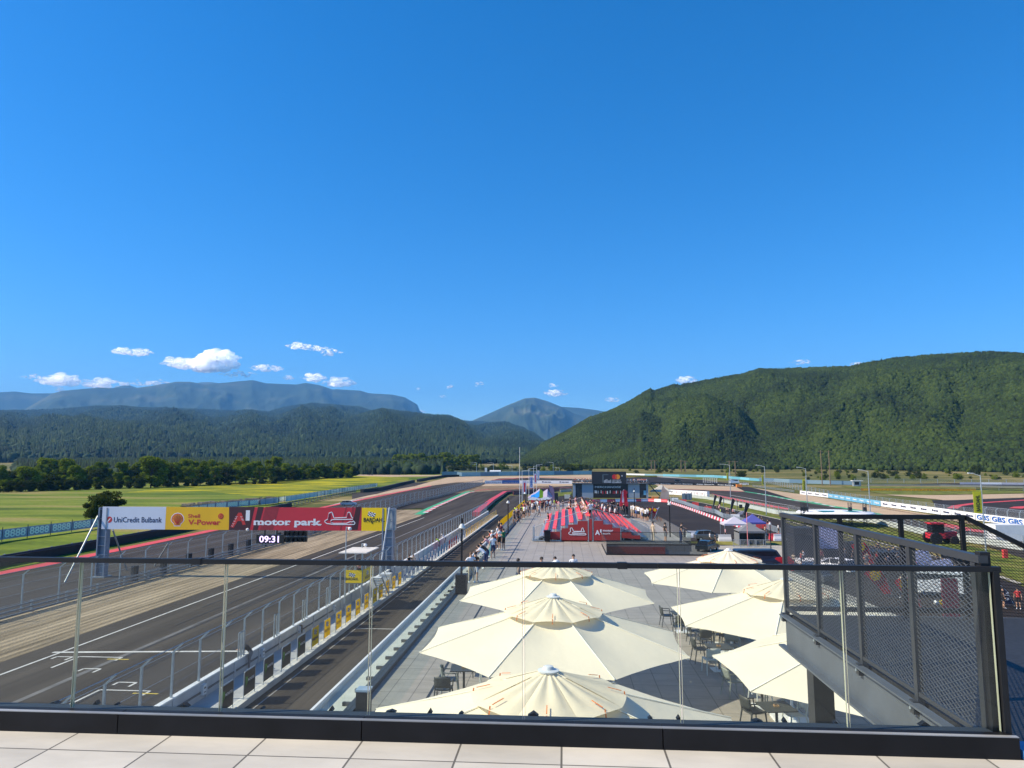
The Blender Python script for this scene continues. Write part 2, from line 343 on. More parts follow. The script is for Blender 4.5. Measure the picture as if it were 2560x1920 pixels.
# ================================================================ HILLS
def skyline(L):
    out = []
    for c, x, y in L:
        d = ray(*K(c, x, y)); out.append((math.atan2(d.x, d.y), d.z/math.hypot(d.x, d.y)))
    out.sort(); return np.array(out)
def hill(name, L, dfun, bfun, mat, nu=260, nv=44, amp=.12, seed=0, zb=None, pw=.85, freq=9.0, ext=.05):
    sk = skyline(L); az = np.linspace(sk[0,0]-0.0, sk[-1,0]+ext, nu); te = np.interp(az, sk[:,0], sk[:,1])
    V = []; back = 6
    for j in range(nv+back):
        v = j/(nv-1) if j < nv else 1 + (j-nv+1)*.06
        for i in range(nu):
            a = az[i]; dr, db = dfun(a), bfun(a); d = db + (dr-db)*v
            x, y = math.sin(a)*d, math.cos(a)*d
            zr = CAMZ + te[i]*dr; z0 = gz(x, y) - 1.0 if zb is None else zb
            zr = max(zr, z0)
            vv = min(v, 1)
            z = z0 + (zr-z0)*(vv**pw)
            g = noise.ridged_multi_fractal(Vector((a*freq + seed, v*1.4 + seed, seed*.7)), .9, 2.1, 4, 1.0, 2.0)
            f = noise.fractal(Vector((a*60+seed, v*9, 3+seed)), .8, 2.0, 4)
            w = (4*vv*(1-vv))
            z += (zr-z0)*(amp*(g-1.1)*w + .02*f*(w+.08*(vv > .5)))
            if v > 1: z -= (zr-z0)*(v-1)*1.6
            V.append((x, y, z))
    n = nv+back
    b = MB(); b.add(V, [(j*nu+i, j*nu+i+1, (j+1)*nu+i+1, (j+1)*nu+i) for j in range(n-1) for i in range(nu-1)])
    o = b.build(name, mat, smooth=True, origin=(0,0,0)); tag(o, kind='structure')
    return np.array(V).reshape(n, nu, 3)[:nv]
def forest_mat(name, cols, scale, jitter=.35):
    m = bpy.data.materials.new(name); m.use_nodes = True; n = m.node_tree.nodes; l = m.node_tree.links; b = n['Principled BSDF']
    b.inputs['Roughness'].default_value = .9; b.inputs['Specular IOR Level'].default_value = .15
    ge = n.new('ShaderNodeNewGeometry'); nz = n.new('ShaderNodeTexNoise'); nz.inputs['Scale'].default_value = scale; nz.inputs['Detail'].default_value = 7; nz.inputs['Roughness'].default_value = .6
    l.new(ge.outputs['Position'], nz.inputs['Vector'])
    ad = n.new('ShaderNodeMath'); ad.operation = 'MULTIPLY_ADD'; l.new(ge.outputs['Random Per Island'], ad.inputs[0]); ad.inputs[1].default_value = jitter; 
    sb = n.new('ShaderNodeMath'); sb.operation = 'SUBTRACT'; l.new(nz.outputs[0], sb.inputs[0]); sb.inputs[1].default_value = jitter/2; l.new(sb.outputs[0], ad.inputs[2])
    rp = n.new('ShaderNodeValToRGB'); l.new(ad.outputs[0], rp.inputs[0]); cr = rp.color_ramp
    while len(cr.elements) < len(cols): cr.elements.new(.5)
    for e, (p, c) in zip(cr.elements, cols): e.position = p; e.color = c
    l.new(rp.outputs[0], b.inputs['Base Color'])
    bn = n.new('ShaderNodeTexNoise'); bn.inputs['Scale'].default_value = .08; bn.inputs['Detail'].default_value = 5; l.new(ge.outputs['Position'], bn.inputs['Vector'])
    bp = n.new('ShaderNodeBump'); bp.inputs['Distance'].default_value = 5; bp.inputs['Strength'].default_value = .4; l.new(bn.outputs[0], bp.inputs['Height']); l.new(bp.outputs[0], b.inputs['Normal'])
    return m
m_fD = forest_mat('broadleaf_forest', [(.25,(.012,.020,.007,1)),(.40,(.024,.036,.009,1)),(.54,(.032,.054,.010,1)),(.72,(.054,.078,.015,1))], .009)
m_fB = forest_mat('conifer_forest', [(.25,(.012,.022,.016,1)),(.45,(.020,.036,.022,1)),(.60,(.030,.055,.026,1)),(.78,(.06,.085,.035,1))], .004)
m_fA = forest_mat('far_mountain', [(.3,(.025,.045,.030,1)),(.55,(.045,.07,.04,1)),(.75,(.12,.13,.08,1))], .0012)
# nearest right-hand hill with its front spur, middle left hills, far ridges
skD = [(10,1240,492),(10,1380,392),(10,1500,332),(10,1650,242),(10,1800,192),(10,1900,140),(10,2050,76),(10,2212,40),(11,60,312),(11,200,287),(11,400,260),(11,600,226),(11,680,202),(11,800,202),(11,1060,190),(11,1200,187),(11,1320,162),(11,1450,140),(11,1650,124),(11,1850,112),(11,2030,104),(11,2212,117)]
azd0 = skyline(skD)[0,0]
gD = hill('right_hill', skD, lambda a: 1650 - 350*min(1,(a-azd0)/.7), lambda a: 940-150*min(1,(a-azd0)/.6), m_fD, nu=320, nv=60, amp=.13, seed=3.1, freq=8, ext=.12)
skD2 = [(10,1620,492),(10,1800,430),(10,1950,332),(10,2100,252),(11,0,440),(11,200,380),(11,380,352),(11,560,420),(11,700,560),(11,780,680),(11,830,745)]
gD2 = hill('hill_spur', skD2, lambda a: 1080.0, lambda a: 820.0, m_fD, nu=140, nv=36, amp=.10, seed=8.3, freq=10, ext=0)
skB2 = [(9,1750,760),(9,1850,650),(9,1950,600),(9,2080,565),(10,0,300),(10,180,250),(10,300,215),(10,380,196),(10,560,216),(10,700,233),(10,800,236),(10,880,270),(10,960,340),(10,1050,420),(10,1120,490)]
skB = [(9,-400,480),(9,0,472),(9,250,462),(9,700,440),(9,850,452),(9,1150,457),(9,1500,467),(9,1650,472),(9,1750,447),(9,1840,430),(9,2000,430),(9,2212,442),(10,150,167),(10,300,192),(10,560,240),(10,850,258),(10,1000,264),(10,1150,270),(10,1250,302),(10,1330,347),(10,1390,390),(10,1450,440),(10,1500,492)]
gB = hill('left_hills', skB, lambda a: 7600.0, lambda a: 1650.0, m_fB, nu=300, nv=60, amp=.11, seed=5.7, freq=11, ext=0, pw=1.0)
gB2 = hill('left_front_hill', skB2, lambda a: 4600.0, lambda a: 1650.0, m_fB, nu=150, nv=40, amp=.09, seed=1.9, freq=12, ext=0)
skA = [(9,-500,470),(9,60,480),(9,130,462),(9,320,354),(9,380,337),(9,600,317),(9,700,320),(9,830,320),(9,960,302),(9,1080,281),(9,1170,281),(9,1260,300),(9,1320,292),(9,1550,271),(9,1640,291),(9,1820,298),(9,1880,288),(9,1960,301),(9,2060,326),(9,2212,335),(10,80,59),(10,200,63),(10,300,81),(10,440,89),(10,520,106),(10,600,152),(10,610,186),(10,650,215),(10,700,260)]
hill('far_mountain', skA, lambda a: 13000.0, lambda a: 8200.0, m_fA, nu=300, nv=40, amp=.085, seed=2.2, zb=40, freq=14, ext=0)
skA2 = [(9,-600,350),(9,0,346),(9,90,341),(9,200,353),(9,320,352),(9,640,330),(9,700,318),(9,760,303),(9,800,304),(9,860,325),(9,1150,300),(9,1240,284),(9,1300,283),(9,1360,292),(9,1500,400)]
hill('far_mountain', skA2, lambda a: 16500.0, lambda a: 12500.0, m_fA, nu=160, nv=20, amp=.08, seed=9.2, zb=60, ext=0)
skC = [(10,850,300),(10,930,252),(10,1050,201),(10,1150,156),(10,1230,124),(10,1260,112),(10,1320,108),(10,1400,131),(10,1490,168),(10,1560,205),(10,1650,235),(10,1750,300)]
hill('far_peak', skC, lambda a: 10500.0, lambda a: 5600.0, m_fA, nu=160, nv=36, amp=.10, seed=4.4, zb=40, freq=16, ext=0)
skC2 = [(10,1400,190),(10,1490,165),(10,1600,172),(10,1740,191),(10,1800,215),(10,1900,260)]
hill('far_peak', skC2, lambda a: 12500.0, lambda a: 9200.0, m_fA, nu=60, nv=16, amp=.1, seed=6.4, zb=60, ext=0)

# ---------------------------------------------------------------- trees covering the hills (uncountable: one object per wood)
def ico_unit():
    bm = bmesh.new(); bmesh.ops.create_icosphere(bm, subdivisions=1, radius=1.0)
    v = np.array([x.co[:] for x in bm.verts]); f = np.array([[y.index for y in x.verts] for x in bm.faces]); bm.free(); return v, f
def cone_unit(n=5):
    v = [(math.cos(2*PI*i/n), math.sin(2*PI*i/n), -.9) for i in range(n)] + [(0,0,1.2)]
    return np.array(v, float), np.array([[i, (i+1) % n, n] for i in range(n)])
def wood(name, grid, count, mat, conifer, size, label, cat='forest', vmin=0.0, seed=1, dens=None):
    rng = np.random.default_rng(seed); nv, nu, _ = grid.shape
    u = rng.random(count)*(nu-1.001); v = (vmin + (1-vmin)*rng.random(count)**.9)*(nv-1.001)
    if dens is not None:
        keep = dens(u/nu, v/nv, rng); u, v = u[keep], v[keep]
    i, j = u.astype(int), v.astype(int); fu, fv = (u-i)[:,None], (v-j)[:,None]
    P = grid[j,i]*(1-fu)*(1-fv) + grid[j,i+1]*fu*(1-fv) + grid[j+1,i]*(1-fu)*fv + grid[j+1,i+1]*fu*fv
    n = len(P); s = size*(.6+.8*rng.random(n))
    isc = rng.random(n) < conifer
    VV = []; FF = []; base = 0
    for sel, (uv, uf) in ((~isc, ico_unit()), (isc, cone_unit())):
        Q = P[sel]; ss = s[sel]; m = len(Q)
        if not m: continue
        jit = uv[None]*(1 + .55*(rng.random((m, len(uv), 1))-.5)) if len(uv) > 8 else np.repeat(uv[None], m, 0)
        sc = np.stack([ss*.52, ss*.52, ss*.55], 1) if len(uv) > 8 else np.stack([ss*.30, ss*.30, ss*.75], 1)
        W = jit*sc[:,None,:] + Q[:,None,:]; W[:,:,2] += (ss*.45)[:,None]
        VV.append(W.reshape(-1, 3)); FF.append((uf[None] + (np.arange(m)*len(uv))[:,None,None] + base).reshape(-1, 3)); base += m*len(uv)
    V = np.concatenate(VV); F = np.concatenate(FF)
    me = bpy.data.meshes.new(name); me.vertices.add(len(V)); me.vertices.foreach_set('co', V.ravel())
    me.loops.add(F.size); me.loops.foreach_set('vertex_index', F.ravel()); me.polygons.add(len(F))
    me.polygons.foreach_set('loop_start', np.arange(0, F.size, 3)); me.polygons.foreach_set('loop_total', np.full(len(F), 3)); me.update(calc_edges=True)
    me.materials.append(mat); o = bpy.data.objects.new(name, me); COL.objects.link(o)
    return tag(o, label, cat, None, 'stuff')
wood('forest', gD, 170000, m_fD, .22, 4.5, 'dense dark green forest covering the big right-hand hill', seed=1)
wood('forest', gD2, 36000, m_fD, .2, 4.3, 'brighter green forest on the front spur of the right hill', seed=2)
wood('forest', gB, 140000, m_fB, .7, 16, 'bluish dark conifer forest on the hills at left', seed=3)
wood('forest', gB2, 34000, m_fB, .8, 16, 'conifer forest on the rounded hill left of the valley gap', seed=4)

# long rubber marks of braking and turning cars
rt_ = random.Random(12)
m_rub = M('rubber_mark', (.022,.018,.016), .7, .4, 2)
for k in range(16):
    x0 = rt_.uniform(-31.0,-19.5); y0 = rt_.uniform(12,120); L = rt_.uniform(15,60); dr = rt_.uniform(-.035,.035)
    strip('tyre_mark', [(x0+dr*L*(t*t), y0+L*t) for t in [i/8 for i in range(9)]], rt_.uniform(.06,.22), .008+.0004*k, m_rub)
for k in range(22):
    c = GK(4, rt_.uniform(250,900), rt_.uniform(620,900)); R = rt_.uniform(8,40); a0 = rt_.uniform(0,6.28); n = 14; sw = rt_.uniform(.4,1.4)
    strip('tyre_mark', [(c.x+R*math.cos(a0+sw*i/n), c.y+R*math.sin(a0+sw*i/n)) for i in range(n+1)], .22, .012+.0004*k, m_rub)
# ================================================================ UPPER TERRACE, BALUSTRADE, MESH LANDING
def tile_mat(name, col, w, h, ox=0.0, oy=0.0, gap=.006, dark=.25, var=.10, rough=.55, stagger=0.0):
    m = bpy.data.materials.new(name); m.use_nodes = True; n = m.node_tree.nodes; l = m.node_tree.links; b = n['Principled BSDF']
    b.inputs['Roughness'].default_value = rough; b.inputs['Specular IOR Level'].default_value = .35
    ge = n.new('ShaderNodeNewGeometry'); mp = n.new('ShaderNodeMapping'); mp.inputs['Location'].default_value = (ox, oy, 0); l.new(ge.outputs['Position'], mp.inputs[0])
    bt = n.new('ShaderNodeTexBrick'); l.new(mp.outputs[0], bt.inputs['Vector']); bt.inputs['Scale'].default_value = 1.0
    bt.offset = stagger; bt.inputs['Brick Width'].default_value = w; bt.inputs['Row Height'].default_value = h; bt.inputs['Mortar Size'].default_value = gap; bt.inputs['Mortar Smooth'].default_value = 0
    c = Vector(col[:3]); bt.inputs['Color1'].default_value = tuple(c*(1-var)) + (1,); bt.inputs['Color2'].default_value = tuple(c*(1+var)) + (1,); bt.inputs['Mortar'].default_value = tuple(c*dark) + (1,)
    nz = n.new('ShaderNodeTexNoise'); nz.inputs['Scale'].default_value = 1.3; nz.inputs['Detail'].default_value = 8; nz.inputs['Roughness'].default_value = .6
    mp2 = n.new('ShaderNodeMapping'); mp2.inputs['Scale'].default_value = (1, 2.5, 1); l.new(ge.outputs['Position'], mp2.inputs[0]); l.new(mp2.outputs[0], nz.inputs['Vector'])
    r = n.new('ShaderNodeValToRGB'); r.color_ramp.elements[0].position = .3; r.color_ramp.elements[0].color = (.84,.84,.84,1); r.color_ramp.elements[1].position = .7; r.color_ramp.elements[1].color = (1.12,1.11,1.10,1); l.new(nz.outputs[0], r.inputs[0])
    mx = n.new('ShaderNodeMix'); mx.data_type = 'RGBA'; mx.blend_type = 'MULTIPLY'; mx.inputs[0].default_value = 1; l.new(bt.outputs['Color'], mx.inputs[6]); l.new(r.outputs[0], mx.inputs[7]); l.new(mx.outputs[2], b.inputs['Base Color'])
    bp = n.new('ShaderNodeBump'); bp.inputs['Strength'].default_value = .25; bp.inputs['Distance'].default_value = .004; bp.invert = True; l.new(bt.outputs['Fac'], bp.inputs['Height']); l.new(bp.outputs[0], b.inputs['Normal'])
    return m
def fabric(name, col, tr=.35, rough=.8):
    m = bpy.data.materials.new(name); m.use_nodes = True; n = m.node_tree.nodes; l = m.node_tree.links; n.remove(n['Principled BSDF'])
    ge = n.new('ShaderNodeTexCoord'); nz = n.new('ShaderNodeTexNoise'); nz.inputs['Scale'].default_value = 1.2; nz.inputs['Detail'].default_value = 6; l.new(ge.outputs['Object'], nz.inputs['Vector'])
    r = n.new('ShaderNodeValToRGB'); c = Vector(col[:3]); r.color_ramp.elements[0].color = tuple(c*.93)+(1,); r.color_ramp.elements[1].color = tuple(c*1.03)+(1,); l.new(nz.outputs[0], r.inputs[0])
    d = n.new('ShaderNodeBsdfDiffuse'); t = n.new('ShaderNodeBsdfTranslucent'); l.new(r.outputs[0], d.inputs[0]); l.new(r.outputs[0], t.inputs[0])
    n2 = n.new('ShaderNodeTexNoise'); n2.inputs['Scale'].default_value = 4.0; n2.inputs['Detail'].default_value = 3; l.new(ge.outputs['Object'], n2.inputs['Vector'])
    bp = n.new('ShaderNodeBump'); bp.inputs['Strength'].default_value = .35; bp.inputs['Distance'].default_value = .03; l.new(n2.outputs[0], bp.inputs['Height']); l.new(bp.outputs[0], d.inputs['Normal'])
    mx = n.new('ShaderNodeMixShader'); mx.inputs[0].default_value = tr; l.new(d.outputs[0], mx.inputs[1]); l.new(t.outputs[0], mx.inputs[2]); l.new(mx.outputs[0], n['Material Output'].inputs[0]); return m
def glass_mat(name, tint, refl=1.0, dirt=.03, ior=1.45):
    m = bpy.data.materials.new(name); m.use_nodes = True; n = m.node_tree.nodes; l = m.node_tree.links; n.remove(n['Principled BSDF'])
    tr = n.new('ShaderNodeBsdfTransparent'); tr.inputs[0].default_value = tint + (1,)
    gl = n.new('ShaderNodeBsdfGlossy'); gl.inputs['Roughness'].default_value = .02; gl.inputs[0].default_value = (refl, refl, refl, 1)
    fr = n.new('ShaderNodeFresnel'); fr.inputs['IOR'].default_value = ior
    ge_ = n.new('ShaderNodeNewGeometry'); inv = n.new('ShaderNodeMath'); inv.operation = 'SUBTRACT'; inv.inputs[0].default_value = 1.0; l.new(ge_.outputs['Backfacing'], inv.inputs[1])
    mf = n.new('ShaderNodeMath'); mf.operation = 'MULTIPLY'; l.new(fr.outputs[0], mf.inputs[0]); l.new(inv.outputs[0], mf.inputs[1])
    mx = n.new('ShaderNodeMixShader'); l.new(mf.outputs[0], mx.inputs[0]); l.new(tr.outputs[0], mx.inputs[1]); l.new(gl.outputs[0], mx.inputs[2])
    df = n.new('ShaderNodeBsdfDiffuse'); df.inputs[0].default_value = (.75,.78,.78,1)
    nz = n.new('ShaderNodeTexNoise'); nz.inputs['Scale'].default_value = 2.5; nz.inputs['Detail'].default_value = 6
    mu = n.new('ShaderNodeMath'); mu.operation = 'MULTIPLY'; l.new(nz.outputs[0], mu.inputs[0]); mu.inputs[1].default_value = dirt*2
    m2 = n.new('ShaderNodeMixShader'); l.new(mu.outputs[0], m2.inputs[0]); l.new(mx.outputs[0], m2.inputs[1]); l.new(df.outputs[0], m2.inputs[2])
    l.new(m2.outputs[0], n['Material Output'].inputs[0]); return m
m_glass = glass_mat('clear_glass', (.90,.94,.92), refl=.9, dirt=.006)
m_glass2 = glass_mat('thin_clear_glass', (.93,.965,.95), refl=.8, dirt=.012, ior=1.35)
m_gedge = M('glass_edge', (.40,.41,.30), .15, .1)
m_dglass = glass_mat('dark_glass', (.55,.58,.60), dirt=.02)
m_black = M('black_powder_coat', (.012,.013,.016), .5, .25, 4, bump=.03, spec=.25)
m_black2 = M('black_steel', (.016,.018,.022), .5, .25, 4)
m_anth = M('anthracite_mesh', (.040,.044,.053), .45, .2, 6)
m_slate = M('slate_grey_steel', (.085,.10,.125), .45, .15, 2.5, bump=.05)
m_raild = M('dark_slate_coat', (.030,.034,.043), .45, .15, 2.5, bump=.05)
m_galv = M('galvanised_steel', (.36,.40,.43), .42, .15, 3, metal=.35)
m_galv_d = M('dull_galvanised_steel', (.25,.28,.31), .5, .15, 3, metal=.3)
m_floor = tile_mat('terrace_tile', (.49,.465,.41), .60, 1.20, ox=.03+.6*20, oy=-4.17+12, gap=.006)

YB = 4.425                                   # front face of the balustrade kerb
tb = MB(); tb.box(-8, 5.5, -4, YB, TERR-.3, TERR)
tag(tb.build('terrace_floor', m_floor, origin=(0,0,TERR-.3)), kind='structure')
bal = thing('glass_balustrade', (0, YB, TERR), 'long frameless glass balustrade with black handrail along the terrace edge', 'balustrade')
kb = MB(); kb.box(-7.5, -2.78, YB, YB+.09, TERR, TERR+.118); kb.box(-2.774, -1.24, YB, YB+.09, TERR, TERR+.118); kb.box(-1.234, .56, YB, YB+.09, TERR, TERR+.118); kb.box(.566, 2.558, YB, YB+.09, TERR, TERR+.118)
kb.box(-7.5, 2.558, YB+.09, YB+.11, TERR, TERR+.09)
tr = MB(); tr.box(-7.5, 2.558, YB+.0, YB+.03, TERR+.1182, TERR+.1225); tr.build('highlight_trim', M('highlight_trim', (.22,.22,.22), .35, .5, .7), bal)  # lighter strip: the highlight along the kerb's top edge, put into the colour
kb.build('base_channel', M('black_kerb_cladding', (.010,.010,.012), .5, .3, 3, bump=.05, spec=.2), bal)
YG = YB + .10
kb = MB(); kb.box(-7.5, 2.558, YB+.11, YB+.20, TERR-.3, TERR+.105); kb.build('outer_flashing', M('flashing', (.075,.080,.095), .7, .15, 2), bal)
seams = [atY(x, 1412, YG).x for x in (205, 567, 930, 1309, 1695, 2101)]
sx = [seams[0]-.93*3, seams[0]-.93*2, seams[0]-.93] + seams + [2.522]
for a, b in zip(sx, sx[1:]):
    g = MB(); g.box(a+.006, b-.006, YG-.008, YG+.008, TERR+.09, TERR+1.04); p = g.build('glass_pane', m_glass, bal)
    for k in (a+.0055, b-.0085):
        e = MB(); e.box(k, k+.002, YG-.0085, YG+.0085, TERR+.12, TERR+1.025); e.build('polished_edge', m_gedge, p)
rb = MB(); rb.box(-7.5, .566, YG-.022, YG+.022, TERR+1.025, TERR+1.055); rb.box(.57, 2.575, YG-.022, YG+.022, TERR+1.025, TERR+1.055)
rb.build('handrail', m_black, bal)
for x in (atY(495,1405,YG).x, atY(1555,1405,YG).x): cl = MB(); cl.box(x-.03, x+.03, YG-.026, YG+.026, TERR+1.021, TERR+1.059); cl.build('rail_joiner', m_black, bal)
e0, e1 = 2.526, 2.560
ep = MB(); ep.box(e0, e1, YG-.03, YG+.03, TERR, TERR+1.03); ep.box(e0, e1+.02, YG+.03, YG+.09, TERR+.93, TERR+1.0)
ep.build('end_post', m_black, bal)
for i, px in enumerate((150, 255, 305, 470, 665, 835, 980, 1078, 1155, 1330, 1620, 1690, 1880, 1950, 2075, 2290)):
    x = atY(px, 1790, YG+.2).x; d = .02 if i % 3 else .045
    fb = MB(); fb.prism([(x-d/2, YG+.11, TERR+.10), (x+d, YG+.11, TERR+.10), (x+d*.3, YG+.11, TERR+.10+.012+.012*(i % 2))], (0,.04,0)); fb.build('flashing_bracket', m_black, bal)

def exmesh(mb, P0, U, V, poly, lw=.074, sw=.033, w=.0052, tilt=.35, mi=0):
    """expanded-metal strands in the plane P0 + u*U + v*V, clipped to the convex outline poly (u,v)"""
    P0, U, V = Vector(P0), Vector(U), Vector(V); N = U.cross(V)
    us = [p[0] for p in poly]; vs = [p[1] for p in poly]; k = len(poly)
    ar = sum(poly[i][0]*poly[(i+1) % k][1]-poly[(i+1) % k][0]*poly[i][1] for i in range(k)); sg = 1 if ar > 0 else -1
    def inside(u, v):
        for i in range(k):
            a, b = poly[i], poly[(i+1) % k]
            if sg*((b[0]-a[0])*(v-a[1]) - (b[1]-a[1])*(u-a[0])) < 0: return False
        return True
    nu = int((max(us)-min(us))/lw*2)+2; nv = int((max(vs)-min(vs))/sw*2)+2
    for j in range(nv):
        for i in range(nu):
            if (i+j) % 2: continue
            u0 = min(us)+i*lw/2; v0 = min(vs)+j*sw/2
            for dv in (-sw/2, sw/2):
                u1, v1 = u0+lw/2, v0+dv
                if not inside((u0+u1)/2, (v0+v1)/2): continue
                d = Vector((u1-u0, v1-v0)).normalized(); n2 = Vector((-d.y, d.x))*w/2
                o = N*(w*tilt)
                a = P0+U*(u0+n2.x)+V*(v0+n2.y)+o; b = P0+U*(u1+n2.x)+V*(v1+n2.y)+o; c = P0+U*(u1-n2.x)+V*(v1-n2.y)-o; e = P0+U*(u0-n2.x)+V*(v0-n2.y)-o
                mb.quad(a, b, c, e, mi)
XS = 2.50; ZT = CAMZ-.545; ZF = TERR-.0
land = thing('steel_landing', (XS, 6.2, TERR-.1), 'steel stair landing with black expanded mesh guards beside the terrace', 'staircase')
fl = MB(); fl.box(XS+.05, 5.05, YB+.2, 8.48, TERR-.14, TERR-.02)
fl.build('grating_floor', M('grating', (.022,.025,.032), .6, .35, 30, bump=.6, bscale=60), land)
st = MB()   # channel stringer along the left side
st.box(XS-.02, XS, YB+.25, 8.48, TERR-.36, TERR-.02); st.box(XS-.09, XS-.02, YB+.25, 8.55, TERR-.375, TERR-.355); st.box(XS-.09, XS-.02, YB+.25, 8.48, TERR-.025, TERR-.01)
st.box(XS, 5.05, 8.48, 8.50, TERR-.3, TERR-.02)
st.build('stringer', m_slate, land)
cb = MB(); cb.box(2.54, 2.74, 7.82, 8.02, DECK, TERR-.376); cb.box(2.46, 2.82, 7.74, 8.1, DECK, DECK+.02); cb.build('support_column', m_black2, land)
cb = MB(); cb.box(4.75, 4.95, 7.72, 7.92, 0, TERR-.15); cb.build('support_column', m_black2, land)
g1 = MB(); exmesh(g1, (XS, YB+.2, TERR), Vector((0,1,0)), Vector((0,0,1)), [(.0,.06),(3.85,.06),(3.85,1.06),(.0,1.06)]); g1.build('mesh_panel', m_anth, land)
r1 = MB(); r1.beam((XS, YB+.12, ZT-.012), (XS, 8.53, ZT-.012), .055, .045); r1.beam((XS, YB+.2, TERR+.05), (XS, 8.48, TERR+.05), .035, .03); r1.build('top_rail', m_raild, land)
for y in (YB+.2, atX(2300,1758,XS).y, atX(2161,1668,XS).y, atX(2053,1606,XS).y, 8.48):
    q = MB(); q.box(XS-.022, XS+.022, y-.025, y+.025, TERR-.06, ZT-.036); q.box(XS-.06, XS-.022, y-.03, y+.03, TERR-.09, TERR+.0); o = q.build('post', m_raild, land)
    bb = MB(); bb.lathe((XS-.065, y, TERR-.05), [(.012,-.01),(.012,.012)], 6); bb.build('bolt', m_galv, o)
q = MB(); q.box(2.487, 2.545, YB+.125, YB+.18, TERR+.04, ZT+.03); q.build('corner_post', m_black, land)
YF = 8.52
xe = atY(2413, 1293, YF).x
g2 = MB(); exmesh(g2, (XS, YF, TERR), Vector((1,0,0)), Vector((0,0,1)), [(.03,.05),(xe-XS,.05),(xe-XS,1.06),(.03,1.06)]); g2.build('mesh_panel', m_anth, land)
r2 = MB(); zt2 = atY(2200, 1292, YF).z; r2.beam((XS, YF, zt2), (xe, YF, zt2), .045, .05); pe = atY(2620, 1395, YF); r2.beam((xe-.01, YF, zt2), (pe.x, YF, pe.z), .045, .05)
r2.beam((XS, YF, TERR+.04), (xe, YF, TERR+.04), .035, .05); r2.build('top_rail', m_black, land)
for px in (2099, 2251, 2404):
    x = atY(px, 1300, YF).x; q = MB(); q.box(x-.022, x+.022, YF-.022, YF+.022, TERR-.1, zt2-.025); q.build('post', m_black, land)
# flight going down to the right, guard on its far side
sl = (pe.z-zt2)/(pe.x-xe)
g3 = MB(); U = Vector((1,0,sl)).normalized(); exmesh(g3, (xe, YF, zt2-1.08), Vector((1,0,sl)), Vector((0,0,1)), [(0,0),(1.6,0),(1.6,1.05),(0,1.05)]); g3.build('mesh_panel', m_anth, land)
sf = MB()
for i in range(9):
    x = xe+.12+i*.29; sf.box(x, x+.28, YF-1.3, YF-.05, TERR-.05+sl*(i+1)*.29-.03, TERR-.05+sl*(i+1)*.29)
sf.build('stair_tread', M('grating2', (.05,.055,.065), .6, .35, 30), land)
sf = MB(); sf.beam((xe, YF-.02, TERR-.2), (xe+2.6, YF-.02, TERR-.2+sl*2.6), .03, .28); sf.beam((xe, YF-1.35, TERR-.2), (xe+2.6, YF-1.35, TERR-.2+sl*2.6), .03, .28); sf.build('stair_stringer', m_black2, land)
q = MB(); q.box(2.575, 3.6, YB+.0, YB+.15, TERR+.001, TERR+.05); tag(q.build('blue_lit_plate', M('blue_lit_film', (.05,.19,.42), .4, .2, 4)), 'blue plate standing for the blue-lit film patch at the right end of the balustrade kerb', 'blue-lit patch')  # added plate; the blue-lit patch of film is put into its colour
# ================================================================ ROOF DECK (z = DECK)
DE1, DE2 = GK(4,185,770,DECK), GK(4,535,1050,DECK)
hx0 = GK(3,1480,1075,DECK).x; hy0 = GK(3,1480,1075,DECK).y; hy1 = GK(3,1430,975,DECK).y; XR = DE2.x
m_deck = tile_mat('deck_tile', (.31,.285,.255), .72, 1.2, ox=5.18+7.2, oy=.1+12, gap=.011, dark=.4, var=.05, rough=.6)
XL = -5.72; YE = 128
dk = MB()
dk.box(XL, hx0, -6, YE, DECK-.5, DECK); dk.box(hx0, XR, -6, hy0, DECK-.5, DECK); dk.box(hx0, XR, hy1, DE1.y, DECK-.5, DECK)
dko = dk.build('roof_deck', m_deck, origin=(0,0,DECK-.5)); tag(dko, kind='structure')
bd = MB(); bd.box(-7.0, XR-.05, 2, YE-.1, 0, DECK-.502)
# building body under the deck, with the sunken stair cut out
bw = MB(); bw.box(XL-1.25, hx0, 1, YE-.2, 0, DECK-.51); bw.box(hx0, XR-.15, 1, hy0, 0, DECK-.51); bw.box(hx0, XR-.15, hy1, DE1.y-.1, 0, DECK-.51)
pb = thing('pit_building', (0, 40, 0), 'flat roofed pit building carrying the grey paved deck', 'building')
bw.build('wall', M('pit_building_wall', (.30,.31,.32), .7, .1, 1), pb)
sw_ = MB(); sw_.box(hx0+.02, hx0+5.2, hy1-.06, hy1-.02, DECK-2.4, DECK-.12); sw_.build('red_wall_panel', M('red_panel', (.45,.035,.03), .5, .12, 1), pb)
sw_ = MB()
for i in range(12): sw_.box(hx0+5.4+i*.32, hx0+5.75+i*.32, hy0+.1, hy1-.1, DECK-2.6+i*.17-.04, DECK-2.6+i*.17)
sw_.build('stair_flight', m_black2, pb)
sf = MB(); sf.box(hx0+.02, XR-.17, hy0+.02, hy1-.08, 1.9, 2.2); sf.build('stairwell_floor', m_black2, pb)
gr = MB(); gr.box(-4.01, -3.93, 0, YE-6, DECK+.003, DECK+.006); tag(gr.build('drain_channel', m_black2), 'thin dark drain channel running the length of the deck', 'drain')
